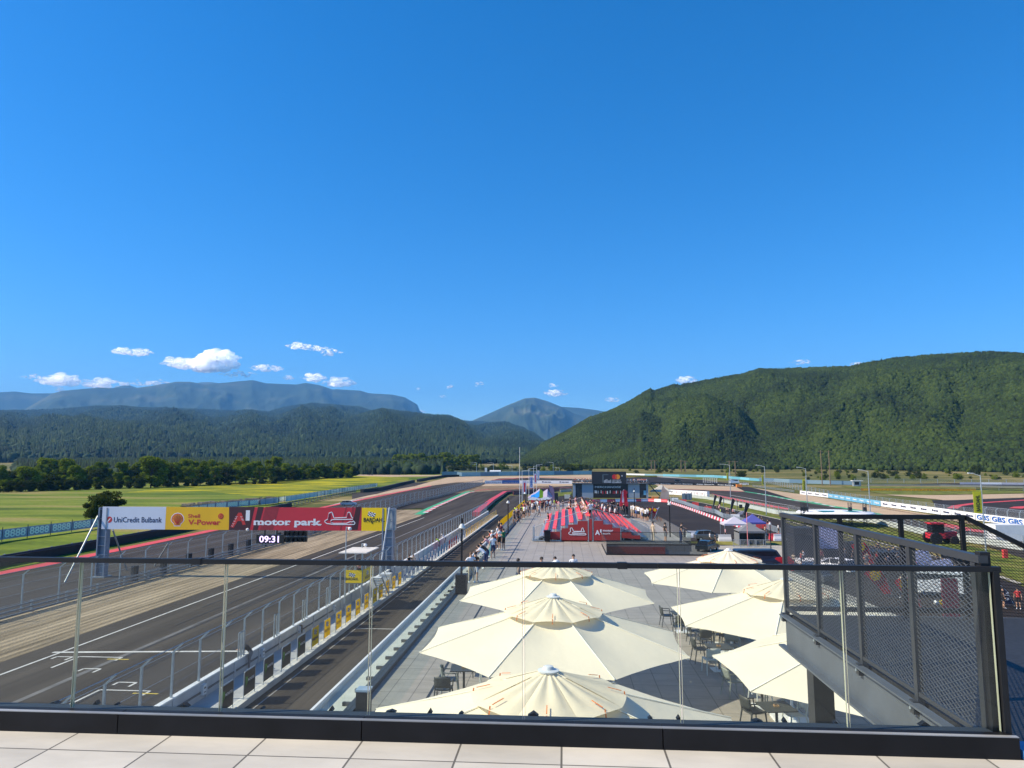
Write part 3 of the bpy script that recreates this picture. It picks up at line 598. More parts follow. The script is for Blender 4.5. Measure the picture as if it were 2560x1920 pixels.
# parapet ledge outside the left glass
pl = MB(); pl.box(XL-1.12, XL-.20, -6, YE, DECK-.26, DECK-.14); tag(pl.build('parapet_ledge', M('ledge_concrete', (.62,.62,.57), .7, .1, 2)), kind='structure')
lb = thing('deck_balustrade', (XL, 60, DECK), 'low glass balustrade on a dark kerb along the pit side of the deck', 'balustrade')
q = MB(); q.box(XL-.20, XL+.06, -6, YE, DECK-.16, DECK+.14); q.build('kerb', M('dark_kerb', (.035,.04,.048), .5, .2, 2), lb)
q = MB(); q.box(XL-1.20, XL-1.12, -6, YE, DECK-.26, DECK+.05); q.build('coping', M('white_coping', (.66,.67,.68), .5, .08, 2), lb)
ys_ = [3+i*1.22 for i in range(100)]
for i, y in enumerate(ys_[:96]):
    g = MB(); g.box(XL-.075, XL-.060, y+.006, y+1.214, DECK+.14, DECK+.98); g.build('glass_pane', m_glass2, lb)
for y in ys_[:96]: q = MB(); q.box(XL-.60, XL-.20, y+.48, y+.58, DECK-.14, DECK-.04); q.build('ledge_bracket', m_black2, lb)
ban = MB(); z0 = DECK+.2
ya, yb = atX(1246, 1320, XL-1.2).y, 125.0
ban.box(XL-1.24, XL-1.225, ya, min(yb, 126), DECK-.15, DECK+.75)
tag(ban.build('yellow_banner', fabric('yellow_vinyl', (.80,.64,.06), .5)), 'long yellow vinyl banner hung on the far stretch of the deck balustrade', 'banner')
# dark glass guard round the sunken stair
sg = thing('stairwell_guard', (hx0, hy0, DECK), 'dark tinted glass guard with black rails around the sunken stair', 'balustrade')
for (x0, x1, y0, y1) in ((hx0-.05, hx0-.03, hy0-.05, hy1+.05), (hx0-.05, XR, hy0-.07, hy0-.05), (hx0-.05, XR, hy1+.05, hy1+.07)):
    q = MB(); q.box(x0, x1, y0, y1, DECK+.05, DECK+1.05); q.build('glass_pane', m_dglass if y0 < hy0 else m_glass, sg)
    q = MB(); q.box(x0-.01, x1+.01, y0-.01, y1+.01, DECK+1.05, DECK+1.085); q.box(x0-.03, x1+.03, y0-.03, y1+.03, DECK, DECK+.10); q.build('rail', m_black, sg)
rg = thing('edge_guard', (XR, hy1, DECK), 'clear glass guard on the right edge of the deck behind three standing men', 'balustrade')
q = MB(); q.box(XR-.02, XR, hy1, DE1.y, DECK+.05, DECK+1.0); q.build('glass_pane', m_glass, rg)
q = MB(); q.box(XR-.03, XR+.01, hy1, DE1.y, DECK+1.0, DECK+1.03); q.build('rail', m_black, rg)
# ================================================================ PIT LANE, PIT WALL, FENCES
m_wht = M('white_panel', (.70,.71,.72), .5, .06, 1.5)
m_wall = M('painted_concrete', (.44,.46,.48), .7, .12, 1.2, bump=.1)
m_yel = fabric('sign_yellow', (.88,.66,.012), .5)
m_yel2 = M('banner_yellow', (.95,.62,.002), .45, .05, 1)
m_blk = M('sign_black', (.012,.012,.014), .4, .1, 1)
m_dkred = M('letter_red', (.55,.03,.03), .5, .05, 1)
m_grn = M('letter_green', (.12,.42,.03), .5, .05, 1)
m_ltr_w = M('letter_white', (.78,.78,.80), .5, .04, 1)
m_navy = M('letter_navy', (.02,.03,.09), .5, .05, 1)
m_blue = M('banner_blue', (.02,.12,.42), .5, .08, 1)
m_ltbl = M('banner_light_blue', (.16,.42,.62), .5, .1, .3)
m_steelblue = M('banner_grey_blue', (.36,.38,.46), .55, .1, .5)
m_tyre = M('tyre_black', (.014,.014,.017), .7, .3, 2)
m_rail = M('guardrail_steel', (.20,.23,.27), .4, .15, 2, metal=.4)
sheet('pit_lane', [(XL-1.3,-10),(XL-1.3,YE)] + P2([(17,1160,440),(17,940,452),(17,870,452),(17,650,610),(17,440,800)]) + [(-15.33, 60),(-15.33,-10)], .004, m_asph)
yT = GK(17,400,780).y
pp = MB(); pp.box(XW-.02, -15.35, -10, yT, 0, .30); tag(pp.build('pit_wall_platform', M('platform_concrete', (.40,.41,.42), .7, .1, 1.5)), kind='structure')
we = MB(); we.box(-15.80, -15.345, -10, yT, .301, .306); tag(we.build('white_kerb', M('worn_white_edge', (.62,.60,.54), .7, .15, 2)), kind='structure')
strip('white_line', [(-14.9,-10),(-14.9,yT)], .07, .016, M('grey_line', (.3,.29,.28), .7, .2, 2))
a = GK(7,600,340); sheet('white_line', [(-14.8,a.y-.05),(XL-1.4,a.y-.05),(XL-1.4,a.y+.06),(-14.8,a.y+.06)], .016, m_white_p)
a = GK(3,200,830); sheet('white_line', [(-14.8,a.y-.2),(XL-1.4,a.y-.2),(XL-1.4,a.y+.2),(-14.8,a.y+.2)], .016, m_white_p)
ZW = 1.15
pw = thing('pit_wall', (XW, 40, 0), 'long white topped concrete wall between the pit lane platform and the race track', 'wall')
q = MB(); q.box(XW-.22, XW, -10, yT, 0, ZW-.04); q.build('wall', m_wall, pw)
q = MB(); q.box(XW-.24, XW+.03, -10, yT, ZW-.04, ZW+.02); q.build('coping', m_wht, pw)
q = MB()
for i in range(45): q.box(XW, XW+.05, 2+i*3.0, 2.16+i*3.0, .30, ZW-.06)
q.build('buttress', m_wall, pw)
q = MB()
for zz in (.62, .68): q.path([(XW+.03, -5, zz), (XW+.03, 55, zz)], .018, 5)
q.build('conduit', m_black2, pw)
for k, (c, x, y) in enumerate([(6,1395,620),(6,1805,375),(6,2070,205),(7,135,335),(24,120,1330)]):
    py_ = atX(*K(c, x, y), XW).y
    q = MB(); q.box(XW+.002, XW+.16, py_-.14, py_+.14, .52, 1.0); o = q.build('socket_box', m_wht)
    tag(o, 'white electric socket box on the pit wall, number %s from the near end' % ['one','two','three','four','five'][k], 'socket box', 'socket boxes on the pit wall')
    q = MB(); q.box(XW+.161, XW+.165, py_-.08, py_+.08, .80, .88); q.box(XW+.161, XW+.165, py_-.08, py_+.08, .62, .67); q.build('lid', m_black2, o)

def chain_mat(name, cov=.11, sc=22.0):
    m = bpy.data.materials.new(name); m.use_nodes = True; n = m.node_tree.nodes; l = m.node_tree.links; b = n['Principled BSDF']
    b.inputs['Base Color'].default_value = (.34,.37,.40,1); b.inputs['Metallic'].default_value = .3; b.inputs['Roughness'].default_value = .5
    ge = n.new('ShaderNodeNewGeometry'); sp = n.new('ShaderNodeSeparateXYZ'); l.new(ge.outputs['Position'], sp.inputs[0])
    def mt(op, a, b_, c=None):
        q = n.new('ShaderNodeMath'); q.operation = op
        for i, v in enumerate((a, b_)):
            if v is None: continue
            if isinstance(v, (int, float)): q.inputs[i].default_value = v
            else: l.new(v, q.inputs[i])
        return q.outputs[0]
    s1 = mt('ADD', mt('ADD', sp.outputs[0], sp.outputs[1]), sp.outputs[2]); s2 = mt('SUBTRACT', mt('ADD', sp.outputs[0], sp.outputs[1]), sp.outputs[2])
    f1 = mt('LESS_THAN', mt('FRACT', mt('MULTIPLY', s1, sc), None), cov); f2 = mt('LESS_THAN', mt('FRACT', mt('MULTIPLY', s2, sc), None), cov)
    l.new(mt('MAXIMUM', f1, f2), b.inputs['Alpha']); return m
m_chain = chain_mat('chain_link', .055, 14)
m_chain2 = chain_mat('chain_link_dense', .10, 8)

def debris_fence(path, h, step, label, arm=(-.45, .35), mesh=m_chain, wires=4, name='debris_fence', r=.035, zoff=0.0, group=None, postmat=None, cat='fence'):
    """posts with a bent arm, tension wires and mesh along a path"""
    pts = resample([Vector(p) for p in path], step); mid = pts[len(pts)//2]
    t = thing(name, mid, label, cat, group)
    n = len(pts); arms = []
    for i, p in enumerate(pts):
        d = (pts[min(i+1,n-1)]-pts[max(i-1,0)]); d.z = 0; d.normalize(); side = Vector((-d.y, d.x, 0))
        q = MB(); top = p+Vector((0,0,h)); q.box(p.x-r, p.x+r, p.y-r, p.y+r, p.z, p.z+h)
        e = top
        if arm: e = top + side*(-arm[0]) + Vector((0,0,arm[1])); q.beam(top-Vector((0,0,.02)), e, r*1.6)
        arms.append((p, top, e))
        if i < 100: q.build('post', postmat or m_galv, t)
    W = MB()
    for (p, tp, e), (p2, tp2, e2) in zip(arms, arms[1:]):
        for k in range(1, wires+1): W.tube(p+(tp-p)*(k/wires), p2+(tp2-p2)*(k/wires), r*.26, n=3, caps=False)
        if arm: W.tube(e, e2, r*.45, n=4, caps=False)
    W.build('tension_wire', postmat or m_galv, t)
    C = MB()
    for (p, tp, e), (p2, tp2, e2) in zip(arms, arms[1:]):
        C.quad(p, p2, tp2, tp)
        if arm: C.quad(tp, tp2, e2, e)
    C.build('wire_mesh', mesh, t)
    return t
yF1 = GK(17,390,580).y
debris_fence([(XW-.11, 20, ZW), (XW-.11, 95, ZW)], 2.0, 2.45, 'tall catch fence with bent posts on the near stretch of the pit wall', arm=(.42,.38), wires=2, r=.045)
debris_fence([(XW-.11, 97.5, ZW), (XW-.11, yT-3, ZW)], 2.0, 2.45, 'catch fence on the far stretch of the pit wall towards the red tyre wall', arm=(.42,.38), wires=2, r=.045)
for k, (c, x, y) in enumerate([(6,1685,300),(6,1915,170),(6,2110,80),(2,345,1520),(2,600,1360),(2,815,1260),(2,20,1640)]):
    py_ = atX(*K(c, x, y), XW).y; q = MB()
    q.path([(XW-.05,py_-.3,ZW),(XW-.05,py_-.3,ZW+1.35),(XW-.05,py_+.1,ZW+1.35),(XW-.05,py_+.1,ZW)], .035, 6)
    tag(q.build('grab_hoop', m_galv), 'tall square steel hoop fixed on the pit wall beside a fence post', 'hoop', 'steel hoops on the pit wall')

# sign frames along the pit lane edge
def sign_proto(kind):
    t = thing('pit_sign', (0,0,0), None, None)
    q = MB(); q.path([(0,-.55,0),(0,-.55,1.02),(0,-.48,1.08),(0,.48,1.08),(0,.55,1.02),(0,.55,0)], .022, 6); q.build('frame', m_galv, t)
    mats = {'black': m_blk, 'yellow': m_yel, 'white': m_ltr_w, 'red': m_red, 'blue': m_ltbl}
    q = MB(); q.box(-.012, .012, -.52, .52, .12, 1.04); bdn = q.build('board', mats[kind], t)
    q = MB(); Ux, Uy = Vector((0,1,0)), Vector((0,0,1))
    if kind == 'black':
        for k in range(3):
            x = -.42+k*.075; q.add([(.016,x,.85-.03*k),(.016,x+.05,.85),(.016,x+.035,.42+.05*k),(.016,x+.01,.45+.05*k)], [(0,1,2,3)], 1)
        q.text('MONSTER', (.016,-.17,.62), Ux, Uy, .15, 0, .01, wfit=.62)
        q.build('lettering', [m_ltr_w, m_grn], bdn)
    elif kind == 'yellow':
        flag(q, Vector((.016,-.02,.80)), Ux, Uy, .42, 0, 1)
        q.text('BARDAHL', (.016,-.46,.40), Ux, Uy, .20, 0, .02, wfit=.92); q.build('lettering', [m_blk, m_ltr_w], bdn)
    elif kind in ('white', 'blue'):
        q.text('PIRELLI' if 0 else 'PIT', (.016,-.3,.5), Ux, Uy, .3, 0, .02) if 0 else q.box(.013,.016,-.35,.35,.5,.62)
        q.build('stripe', m_blue, bdn)
    else: q.box(.013,.016,-.35,.35,.5,.62); q.build('stripe', m_ltr_w, bdn)
    return t
def flag(q, c, ux, uy, w, mk, mw):
    """small slanted chequered flag"""
    ux, uy = Vector(ux), Vector(uy); d = (ux+uy*(-.25)).normalized(); e = (uy+ux*.35).normalized(); s = w/5
    for j in range(4):
        for i in range(5):
            p = c + d*((i-2.5)*s) + e*((j-2)*s*.72)
            q.quad(p, p+d*s, p+d*s+e*s*.72, p+e*s*.72, mk if (i+j) % 2 == 0 else mw)
cent = [(6,1570,650),(6,1725,560),(6,1857,470),(6,1978,390),(6,2083,320),(6,2180,245),(7,243,395),(7,326,335),(7,405,285),(7,473,235),(7,538,195),(7,597,160),(7,655,120),(2,1297,1215),(2,1358,1165),(2,1417,1130),(2,1472,1100)]
protos = {k: sign_proto(k) for k in ('black','yellow','white','red','blue')}; used = set()
ordn = ['first','second','third','fourth','fifth','sixth','seventh','eighth','ninth','tenth','eleventh','twelfth','thirteenth','fourteenth','fifteenth','sixteenth','seventeenth']
Yp = []
for i, (c, x, y) in enumerate(cent):
    Yp.append(atX(*K(c, x, y), -15.55).y)
st_ = (Yp[-1]-Yp[5])/(len(Yp)-6)
Yp += [Yp[-1]+st_*(k+1) for k in range(int((yT-2-Yp[-1])/st_))]
for i, Y in enumerate(Yp):
    k = 'black' if i < 5 else 'yellow' if i < 17 else 'white' if i < 26 else 'blue' if i < 30 else 'red' if i < 34 else 'white' if i < 38 else 'yellow'
    lab = {'black': 'black pit lane board with green claw mark, %s from the near end',
           'yellow': 'yellow pit lane board with chequered flag, %s from the near end'}.get(k)
    if i < 17: lb_ = lab % ordn[i]; grp = 'framed boards along the pit lane kerb'
    else: lb_ = {'white':'white framed board far down the pit lane kerb','blue':'light blue framed board far down the pit lane kerb','red':'red framed board far down the pit lane kerb','yellow':'yellow board near the far end of the pit lane kerb'}[k]; grp = k+' far pit lane boards'
    if k in used: o = dup(protos[k], None, (-15.55, Y, .306))
    else: o = protos[k]; o.location = (-15.55, Y, .306); used.add(k)
    o.scale = (1,1.12,1.18)
    tag(o, lb_, 'sign', grp)

# tyre barrier with red top at the end of the pit wall, then the dark red board wall
tp = [GK(17,400,790), GK(17,640,560), GK(17,840,420), GK(17,930,412)]
def barrier(name, pts, h, w, mat, label, cat='barrier', z0=0, parts=None, group=None):
    b = MB(); P = resample(pts, 6.0)
    for a, c in zip(P, P[1:]):
        a, c = Vector(a), Vector(c); a.z = gz(a.x,a.y)+z0; c.z = gz(c.x,c.y)+z0
        b.beam(a+Vector((0,0,h/2)), c+Vector((0,0,h/2)), w, h)
    return tag(b.build(name, mat), label, cat, group)
o = barrier('tyre_barrier', [p + Vector((-1.0,0,0)) for p in tp], 1.0, 1.6, m_tyre, 'long black tyre barrier with red top between track and pit exit', 'tyre barrier')
b = MB(); P = resample([p + Vector((-1.0,0,1.02)) for p in tp], 6)
for a, c in zip(P, P[1:]): b.beam(a, c, 1.7, .06)
b.box(tp[0].x-1.9, tp[0].x-.1, tp[0].y-.12, tp[0].y-.05, 0, 1.05); b.build('red_cover', M('red_cover', (.60,.05,.05), .5, .15, .5), o)
b = MB(); 
P = resample([p + Vector((.1,0,.55)) for p in tp], 6)
for a, c in zip(P, P[1:]):
    for dz in (0, .3): b.beam(a+Vector((0,0,dz)), c+Vector((0,0,dz)), .06, .16)
b.build('guardrail', m_rail, o)
barrier('board_wall', [GK(17,930,440), GK(17,1180,420), GK(17,1460,398), GK(17,1680,372)], 1.6, .2, M('maroon_board', (.11,.02,.03), .5, .5, .5, col2=(.28,.06,.08)), 'dark maroon board wall at the pit exit bend', 'barrier')
barrier('board_wall', [GK(17,1700,395), GK(17,1880,380)], 1.0, .2, m_galv, 'short grey rail fence beside the merchandise building', 'barrier')

# ================================================================ LEFT SIDE OF THE TRACK: guardrails, fence, banners
def guardrail(name, path, label, rails=3, h=.95, posts=True, mat=None, step=4.0):
    pts = [Vector((p[0], p[1], gz(p[0],p[1]))) for p in resample([Vector((p[0],p[1],0)) for p in path], step)]
    t = thing(name, pts[len(pts)//2], label, 'guardrail')
    for k in range(rails):
        z = h*(k+.6)/rails; q = MB()
        for a, c in zip(pts, pts[1:]):
            a1, c1 = a+Vector((0,0,z)), c+Vector((0,0,z)); q.beam(a1, c1, .05, h/rails*.34)
            q.beam(a1+Vector((0,0,h/rails*.24)), c1+Vector((0,0,h/rails*.24)), .11, h/rails*.10)
        q.build('rail', mat or m_rail, t)
    q = MB()
    for p in pts: q.box(p.x-.30, p.x-.12, p.y-.06, p.y+.06, p.z, p.z+h)
    q.build('rail_posts', m_galv_d, t)['kind'] = 'stuff'
    return t
yg = 118
GR = [(XG,-5),(XG,yg)] + P2([(20,860,690),(20,1300,590),(20,1700,470),(20,2040,362)])
guardrail('guardrail', GR, 'triple steel guardrail between the gravel trap and the service road')
FP = [Vector((XG-1.2, y, 0)) for y in (30, 118)] + [Vector((p[0]-.8, p[1], 0)) for p in P2([(20,860,685),(20,1300,585),(20,1700,465),(20,2030,355)])]
debris_fence(FP[:2], 2.9, 4.2, 'tall wire fence with bent posts behind the guardrail left of the track', arm=(.5,.4), r=.05, wires=4)
debris_fence(FP[1:], 2.9, 6.0, 'far stretch of wire fence curving behind the guardrail', arm=(.5,.4), r=.06, wires=4, mesh=m_chain2)
q = MB()
for i in range(14): q.box(XG-1.5, XG-1.0, 70+i*5.2, 70.5+i*5.2, 0, 1.5)
tag(q.build('tyre_stack', m_tyre), 'row of dark buffer blocks behind the guardrail', 'buffer')['kind'] = 'stuff'
# far black triple barrier of the back straight and the 8888 board fence
B1 = P2([(1,-300,1010),(1,0,935),(1,860,775),(1,1300,690),(23,700,95),(20,0,520),(20,60,510)])
guardrail('guardrail', B1, 'dark triple guardrail of the back straight beside the meadow', rails=3, h=1.3, mat=M('dark_rail', (.045,.05,.075), .45, .2, 1))
barrier('tyre_wall', [Vector((p[0],p[1],0)) for p in B1[:5]], 1.05, .7, m_tyre, 'long dark tyre wall along the back straight', 'tyre barrier')
for pts, lb_ in (([(20,150,505),(20,400,480),(20,700,400),(20,950,345)], 'black tyre wall with pale end left of the sand trap'), ([(20,1010,335),(20,1180,300),(20,1400,265),(20,1640,256)], 'black curved tyre wall beyond the gap in the barrier')):
    barrier('tyre_wall', [GK(*p) for p in pts], 1.6, 1.4, m_tyre, lb_, 'tyre barrier')
def board_fence(name, pts, h, z0, mat, label, txt=None, tmat=None, step=5.0, tsize=.8, posth=None, off=-.08, tstep=None, tmax=60, pmat=None, alt=None):
    P = [Vector((p[0],p[1],gz(p[0],p[1]))) for p in resample([Vector((p[0],p[1],0)) for p in pts], step)]
    t = thing(name, P[len(P)//2], label, 'advertising fence')
    q = MB()
    for i, (a, c) in enumerate(zip(P, P[1:])): q.quad(a+Vector((0,0,z0)), c+Vector((0,0,z0)), c+Vector((0,0,z0+h)), a+Vector((0,0,z0+h)), i % 2 if alt else 0)
    q.build('board', [mat, alt] if alt else mat, t)
    q = MB()
    for p in P: q.box(p.x-.04, p.x+.04, p.y+.05, p.y+.13, p.z, p.z+(posth or z0+h+.15))
    q.build('fence_posts', pmat or m_galv_d, t)['kind'] = 'stuff'
    if txt:
        q = MB(); k = 0
        for a, c in zip(P, P[1:]):
            if k >= tmax: break
            k += 1; d = (c-a); L = d.length; d.normalize(); nrm = Vector((d.y, -d.x, 0))
            ns = max(1, round(L/(tstep or L)))
            for s in range(ns):
                o_ = a + d*(L*(s+.08)/ns) + Vector((0,0,z0+h*.2)) + nrm*abs(off)
                if txt == '#':
                    for m0, m1, zt_ in ((.0,.10,.5),(.14,.30,.35),(.33,.52,.35)): w_ = L/ns; q.quad(o_+d*(w_*(.2+m0))+Vector((0,0,h*.2)), o_+d*(w_*(.2+m1))+Vector((0,0,h*.2)), o_+d*(w_*(.2+m1))+Vector((0,0,h*(.2+zt_*.6))), o_+d*(w_*(.2+m0))+Vector((0,0,h*(.2+zt_*.6))))
                    continue
                q.text(txt, o_, d, (0,0,1), h*tsize, 0, .03, wfit=L/ns*.84)
        q.build('lettering', tmat or m_ltr_w, t)
    return t
F8 = P2([(1,-700,880),(1,0,742),(1,750,640)]) + P2([(1,1700,490),(1,2212,440),(2,170,425),(2,700,345),(2,1265,248)])
board_fence('advertising_fence', F8, 1.55, .3, m_steelblue, 'grey-blue board fence reading 8888 along the meadow', '8888', M('pale_number', (.92,.96,.78), .5, .05, 1), step=5.2, tsize=1.0, posth=2.2, tmax=70, pmat=m_black2)
o = board_fence('advertising_fence', P2([(2,420,395),(2,700,345),(2,1265,248)]), 1.7, .35, M('pale_panel', (.62,.72,.70), .5, .12, .4), 'pale panel fence at the far end of the meadow', step=6)
# boards at the far bend
board_fence('advertising_fence', P2([(17,470,262),(17,1030,258)]), 1.9, .2, m_ltr_w, 'alternating blue and white boards at the far bend', 'MICHELIN', m_steelblue, step=9, tsize=.5, alt=m_blue)
board_fence('advertising_fence', P2([(17,1035,258),(17,1890,262)]), 1.9, .2, m_ltr_w, 'white boards with small dark marks left of the merchandise building', '#', m_navy, step=11, tsize=.35)
board_fence('advertising_fence', P2([(20,1380,245),(20,1640,240),(17,0,145),(17,700,130),(17,1400,118),(17,2212,110)]), 3.2, .2, M('far_board_blue', (.13,.22,.30), .5, .1, .3), 'long grey-blue board fence across the far valley edge', step=16, alt=M('far_board_pale', (.25,.42,.48), .5, .1, .3))
# ================================================================ START GANTRY
YGN = 72.0
def Bp(px, py, d=0.0): return atY(px, py, YGN-d)
gan = thing('start_gantry', (atY(971,1456,YGN).x, YGN, 0), 'steel start gantry spanning the track with long sponsor banner', 'gantry')
zb0, zb1 = Bp(600,1325).z, Bp(600,1268).z
xa, xb, xc, xd, xe_ = (Bp(x, 1300).x for x in (255, 414, 573, 904, 966))
q = MB(); q.box(xa+.1, xe_+.9, YGN+.05, YGN+.55, zb0+.1, zb1-.1); q.build('cross_beam', m_galv, gan)
m_cream_w = M('banner_white', (.62,.66,.76), .45, .04, .4); m_org = M('banner_orange_yellow', (.80,.45,.01), .45, .04, .4); m_mrn = M('banner_maroon', (.055,.012,.02), .45, .08, .4); m_brd = M('banner_red', (.55,.025,.045), .45, .05, .4)
for nm, x0, x1, mm, lb_ in (('banner', xa, xb, m_cream_w, 'white banner panel'), ('banner', xb, xc, m_org, 'orange yellow banner panel'), ('banner', xc, xd, m_brd, 'red and maroon banner panel'), ('banner', xd, xe_, m_yel2, 'yellow banner panel')):
    b = MB(); b.box(x0+.005, x1-.005, YGN-.02, YGN+.04, zb0, zb1); o = b.build(nm, mm, gan); o['label'] = lb_
    D = MB(); mats = [m_ltr_w]
    def fit(txt, px0, px1, pyb, pyt, mi, off=.0):
        a, c, tpz = Bp(px0, pyb, .03), Bp(px1, pyb, .03), Bp(px0, pyt, .03).z
        D.text(txt, (a.x, YGN-.03, a.z), (1,0,0), (0,0,1), (tpz-a.z)/.72, mi, off, wfit=c.x-a.x)
    def poly(pts, mi, d=.026): D.add([(*[Bp(*K(23,x,y)).x], YGN-d, Bp(*K(23,x,y)).z) for x, y in pts], [tuple(range(len(pts)))[::-1]], mi)
    if mm is m_cream_w:
        fit('UniCredit Bulbank', 284, 404.5, 1305.5, 1292, 1, .015); mats = [m_ltr_w, m_navy, m_dkred]
        c = Bp(273.6,1299); R = (Bp(281,1299).x-c.x)
        D.add([(c.x+R*math.cos(t), YGN-.027, c.z+R*math.sin(t)) for t in [2*PI*i/24 for i in range(24)]], [tuple(range(24))], 2)
        D.add([(c.x-R*.9,YGN-.03,c.z-R*.75),(c.x-R*.6,YGN-.03,c.z-R*.95),(c.x+R*.55,YGN-.03,c.z+R*.4),(c.x+R*.1,YGN-.03,c.z+R*.35)], [(0,1,2,3)], 0)
    elif mm is m_org:
        mats = [m_ltr_w, m_dkred, M('shell_orange', (.75,.30,.03), .5)]
        fit('Shell', 470, 500, 1294, 1285, 1, .02); fit('V-Power', 470, 551, 1311.5, 1298.5, 1, .03)
        c = Bp(444,1298.5)
        def fan(R, mi, d, n=26):
            pts = []
            for i in range(n+1):
                t = -.35+ (PI+.7)*i/n; k = R*(1+.04*abs(math.sin(i*PI/ (n/7)))); pts.append((c.x+k*math.cos(t), YGN-d, c.z+k*math.sin(t)*.95))
            pts += [(c.x-R*.52, YGN-d, c.z-R*.72),(c.x-R*.52, YGN-d, c.z-R*1.0),(c.x+R*.52, YGN-d, c.z-R*1.0),(c.x+R*.52, YGN-d, c.z-R*.72)]
            D.add(pts, [tuple(range(len(pts)))[::-1]], mi)
        R = Bp(459,1298).x-c.x; fan(R*1.08, 0, .025); fan(R*.97, 1, .029); fan(R*.84, 2, .033)
        for i in range(7):
            t = .35+(PI-.7)*i/6; D.beam((c.x+R*.15*math.cos(t), YGN-.036, c.z-R*.7), (c.x+R*.78*math.cos(t), YGN-.036, c.z+R*.74*math.sin(t)), .03, .045, 1)
        c2 = Bp(552.5,1290.5); R2 = Bp(559.5,1290).x-c2.x
        D.add([(c2.x+R2*math.cos(t), YGN-.03, c2.z+R2*math.sin(t)) for t in [2*PI*i/20 for i in range(20)]], [tuple(range(20))], 1)
        for i in range(8): t = PI*i/4; D.beam((c2.x+R2*.3*math.cos(t), YGN-.034, c2.z+R2*.3*math.sin(t)), (c2.x+R2*.75*math.cos(t), YGN-.034, c2.z+R2*.75*math.sin(t)), .02, .04, 2)
    elif mm is m_brd:
        mats = [m_ltr_w, m_mrn, M('banner_red2', (.30,.02,.035), .45), m_dkred, m_brd]
        L0 = (573-600)*5.53
        poly([(L0,95),(205,95),(135,414),(L0,414)], 1); poly([(250,95),(330,95),(245,414),(178,414)], 1); poly([(355,95),(545,95),(455,414),(275,414)], 2)
        poly([(1465,95),(1480,95),(1400,414),(1380,414)], 2); poly([(1550,95),(1580,95),(1545,414),(1530,414)], 2); poly([(1605,95),(1678,95),(1625,414),(1535,414)], 1)
        fit('motor park', 634, 803, 1312, 1296, 0, .035)
        for (x0,x1,y) in ((634,641,1312),(648,655,1312),(662,669,1312),(735,743,1318),(754,762,1312),(779,785,1312),(787,804,1312),(712,724,1312)):
            a, c_ = Bp(x0,y), Bp(x1,y); D.box(a.x, c_.x, YGN-.034, YGN-.03, a.z, a.z+.09)
        poly([(-22,175),(22,175),(80,340),(38,345),(20,290),(-30,290),(-90,385),(-130,370)], 3, .03)
        fit('1', 614, 624, 1300, 1276, 0, .05)
        chk = [(-62,250),(-78,285),(-95,320),(-108,350),(-50,225),(14,225),(26,255),(38,270)]
        for x, y in chk:
            for k in range(3): poly([(x+k*9-6,y+(k%2)*9),(x+k*9,y+(k%2)*9),(x+k*9-3,y+9+(k%2)*9),(x+k*9-9,y+9+(k%2)*9)], 0, .034)
        trk = [(1300,248),(1475,240),(1487,180),(1510,165),(1525,180),(1545,235),(1562,245),(1560,265),(1480,268),(1280,270),(1256,285),(1260,310),(1290,322),(1470,322),(1530,297),(1550,305),(1570,288),(1592,318),(1580,338),(1300,338),(1200,325),(1172,300),(1176,285),(1215,265),(1222,220),(1230,182),(1268,165),(1280,185),(1300,248)]
        T = [Bp(*K(23,x,y)) for x, y in trk]
        for a, c_ in zip(T, T[1:]): D.beam((a.x,YGN-.03,a.z), (c_.x,YGN-.03,c_.z), .02, .085, 0)
    else:
        mats = [m_blk, m_ltr_w]; flag(D, Vector((Bp(929,1286).x, YGN-.03, Bp(929,1286).z)), Vector((1,0,0)), Vector((0,0,1)), Bp(938,1286).x-Bp(920,1286).x, 0, 1)
        fit('BARDAHL', 909, 962, 1304, 1294.5, 0, .03)
        a = Bp(931.5,1309); b_ = Bp(928,1302); D.beam((a.x,YGN-.03,a.z),(b_.x,YGN-.03,b_.z),.02,.12,0)
        fit('additives & lubricants', 911, 957, 1307, 1305.6, 0, .0)
    D.build('artwork', mats, o)
def gpost(px0, px1, pyb, top, base):
    x0, x1 = Bp(px0, 1400).x, Bp(px1, 1400).x; w = (x1-x0); q = MB()
    q.box(x0, x0+.14, YGN-.05, YGN+.65, base, top); q.box(x1-.14, x1, YGN-.05, YGN+.65, base, top); q.box(x0+.14, x1-.14, YGN+.25, YGN+.33, base, top)
    for i in range(8):
        z = base+.4+(top-base-.6)*i/7; q.box(x0+.14, x1-.14, YGN+.0, YGN+.6, z-.03, z+.03)
    q.build('column', M('gantry_steel', (.20,.24,.31), .45, .12, 2, metal=.2), gan)
    q = MB(); q.box(x0-.25, x1+.25, YGN-.4, YGN+1.0, base-.2, base+.05); q.build('base_plate', m_galv_d, gan)
gpost(953.5, 982, 1456, zb1-.05, .3); gpost(239, 262, 1440, zb1-.1, .1)
for a, b in ((Bp(974,1269), G(945.5,1459,.3)), (Bp(980,1300), G(996,1424,.3)), (Bp(245,1290), G(162,1456,.1)), (Bp(282,1325), G(317,1425,.1)), (G(421,1358,3.2), G(387,1414,.1))):
    q = MB(); q.tube(a, b, .085, n=10); q.build('brace', m_galv, gan)
q = MB(); zc0, zc1 = Bp(676,1358.5).z, Bp(676,1336.4).z; q.box(Bp(642,1340).x, Bp(710.5,1340).x, YGN-.1, YGN+.1, zc0, zc1); q.box(Bp(660,1340).x, Bp(664,1340).x, YGN-.02, YGN+.02, zc1, zb0); q.box(Bp(690,1340).x, Bp(694,1340).x, YGN-.02, YGN+.02, zc1, zb0)
ck = q.build('digital_clock', m_blk, gan)
D = MB(); a, c_ = Bp(649,1355), Bp(698,1355); D.text('09:31', (a.x, YGN-.105, a.z), (1,0,0), (0,0,1), (Bp(649,1339).z-a.z)/.72, 0, .02, wfit=c_.x-a.x)
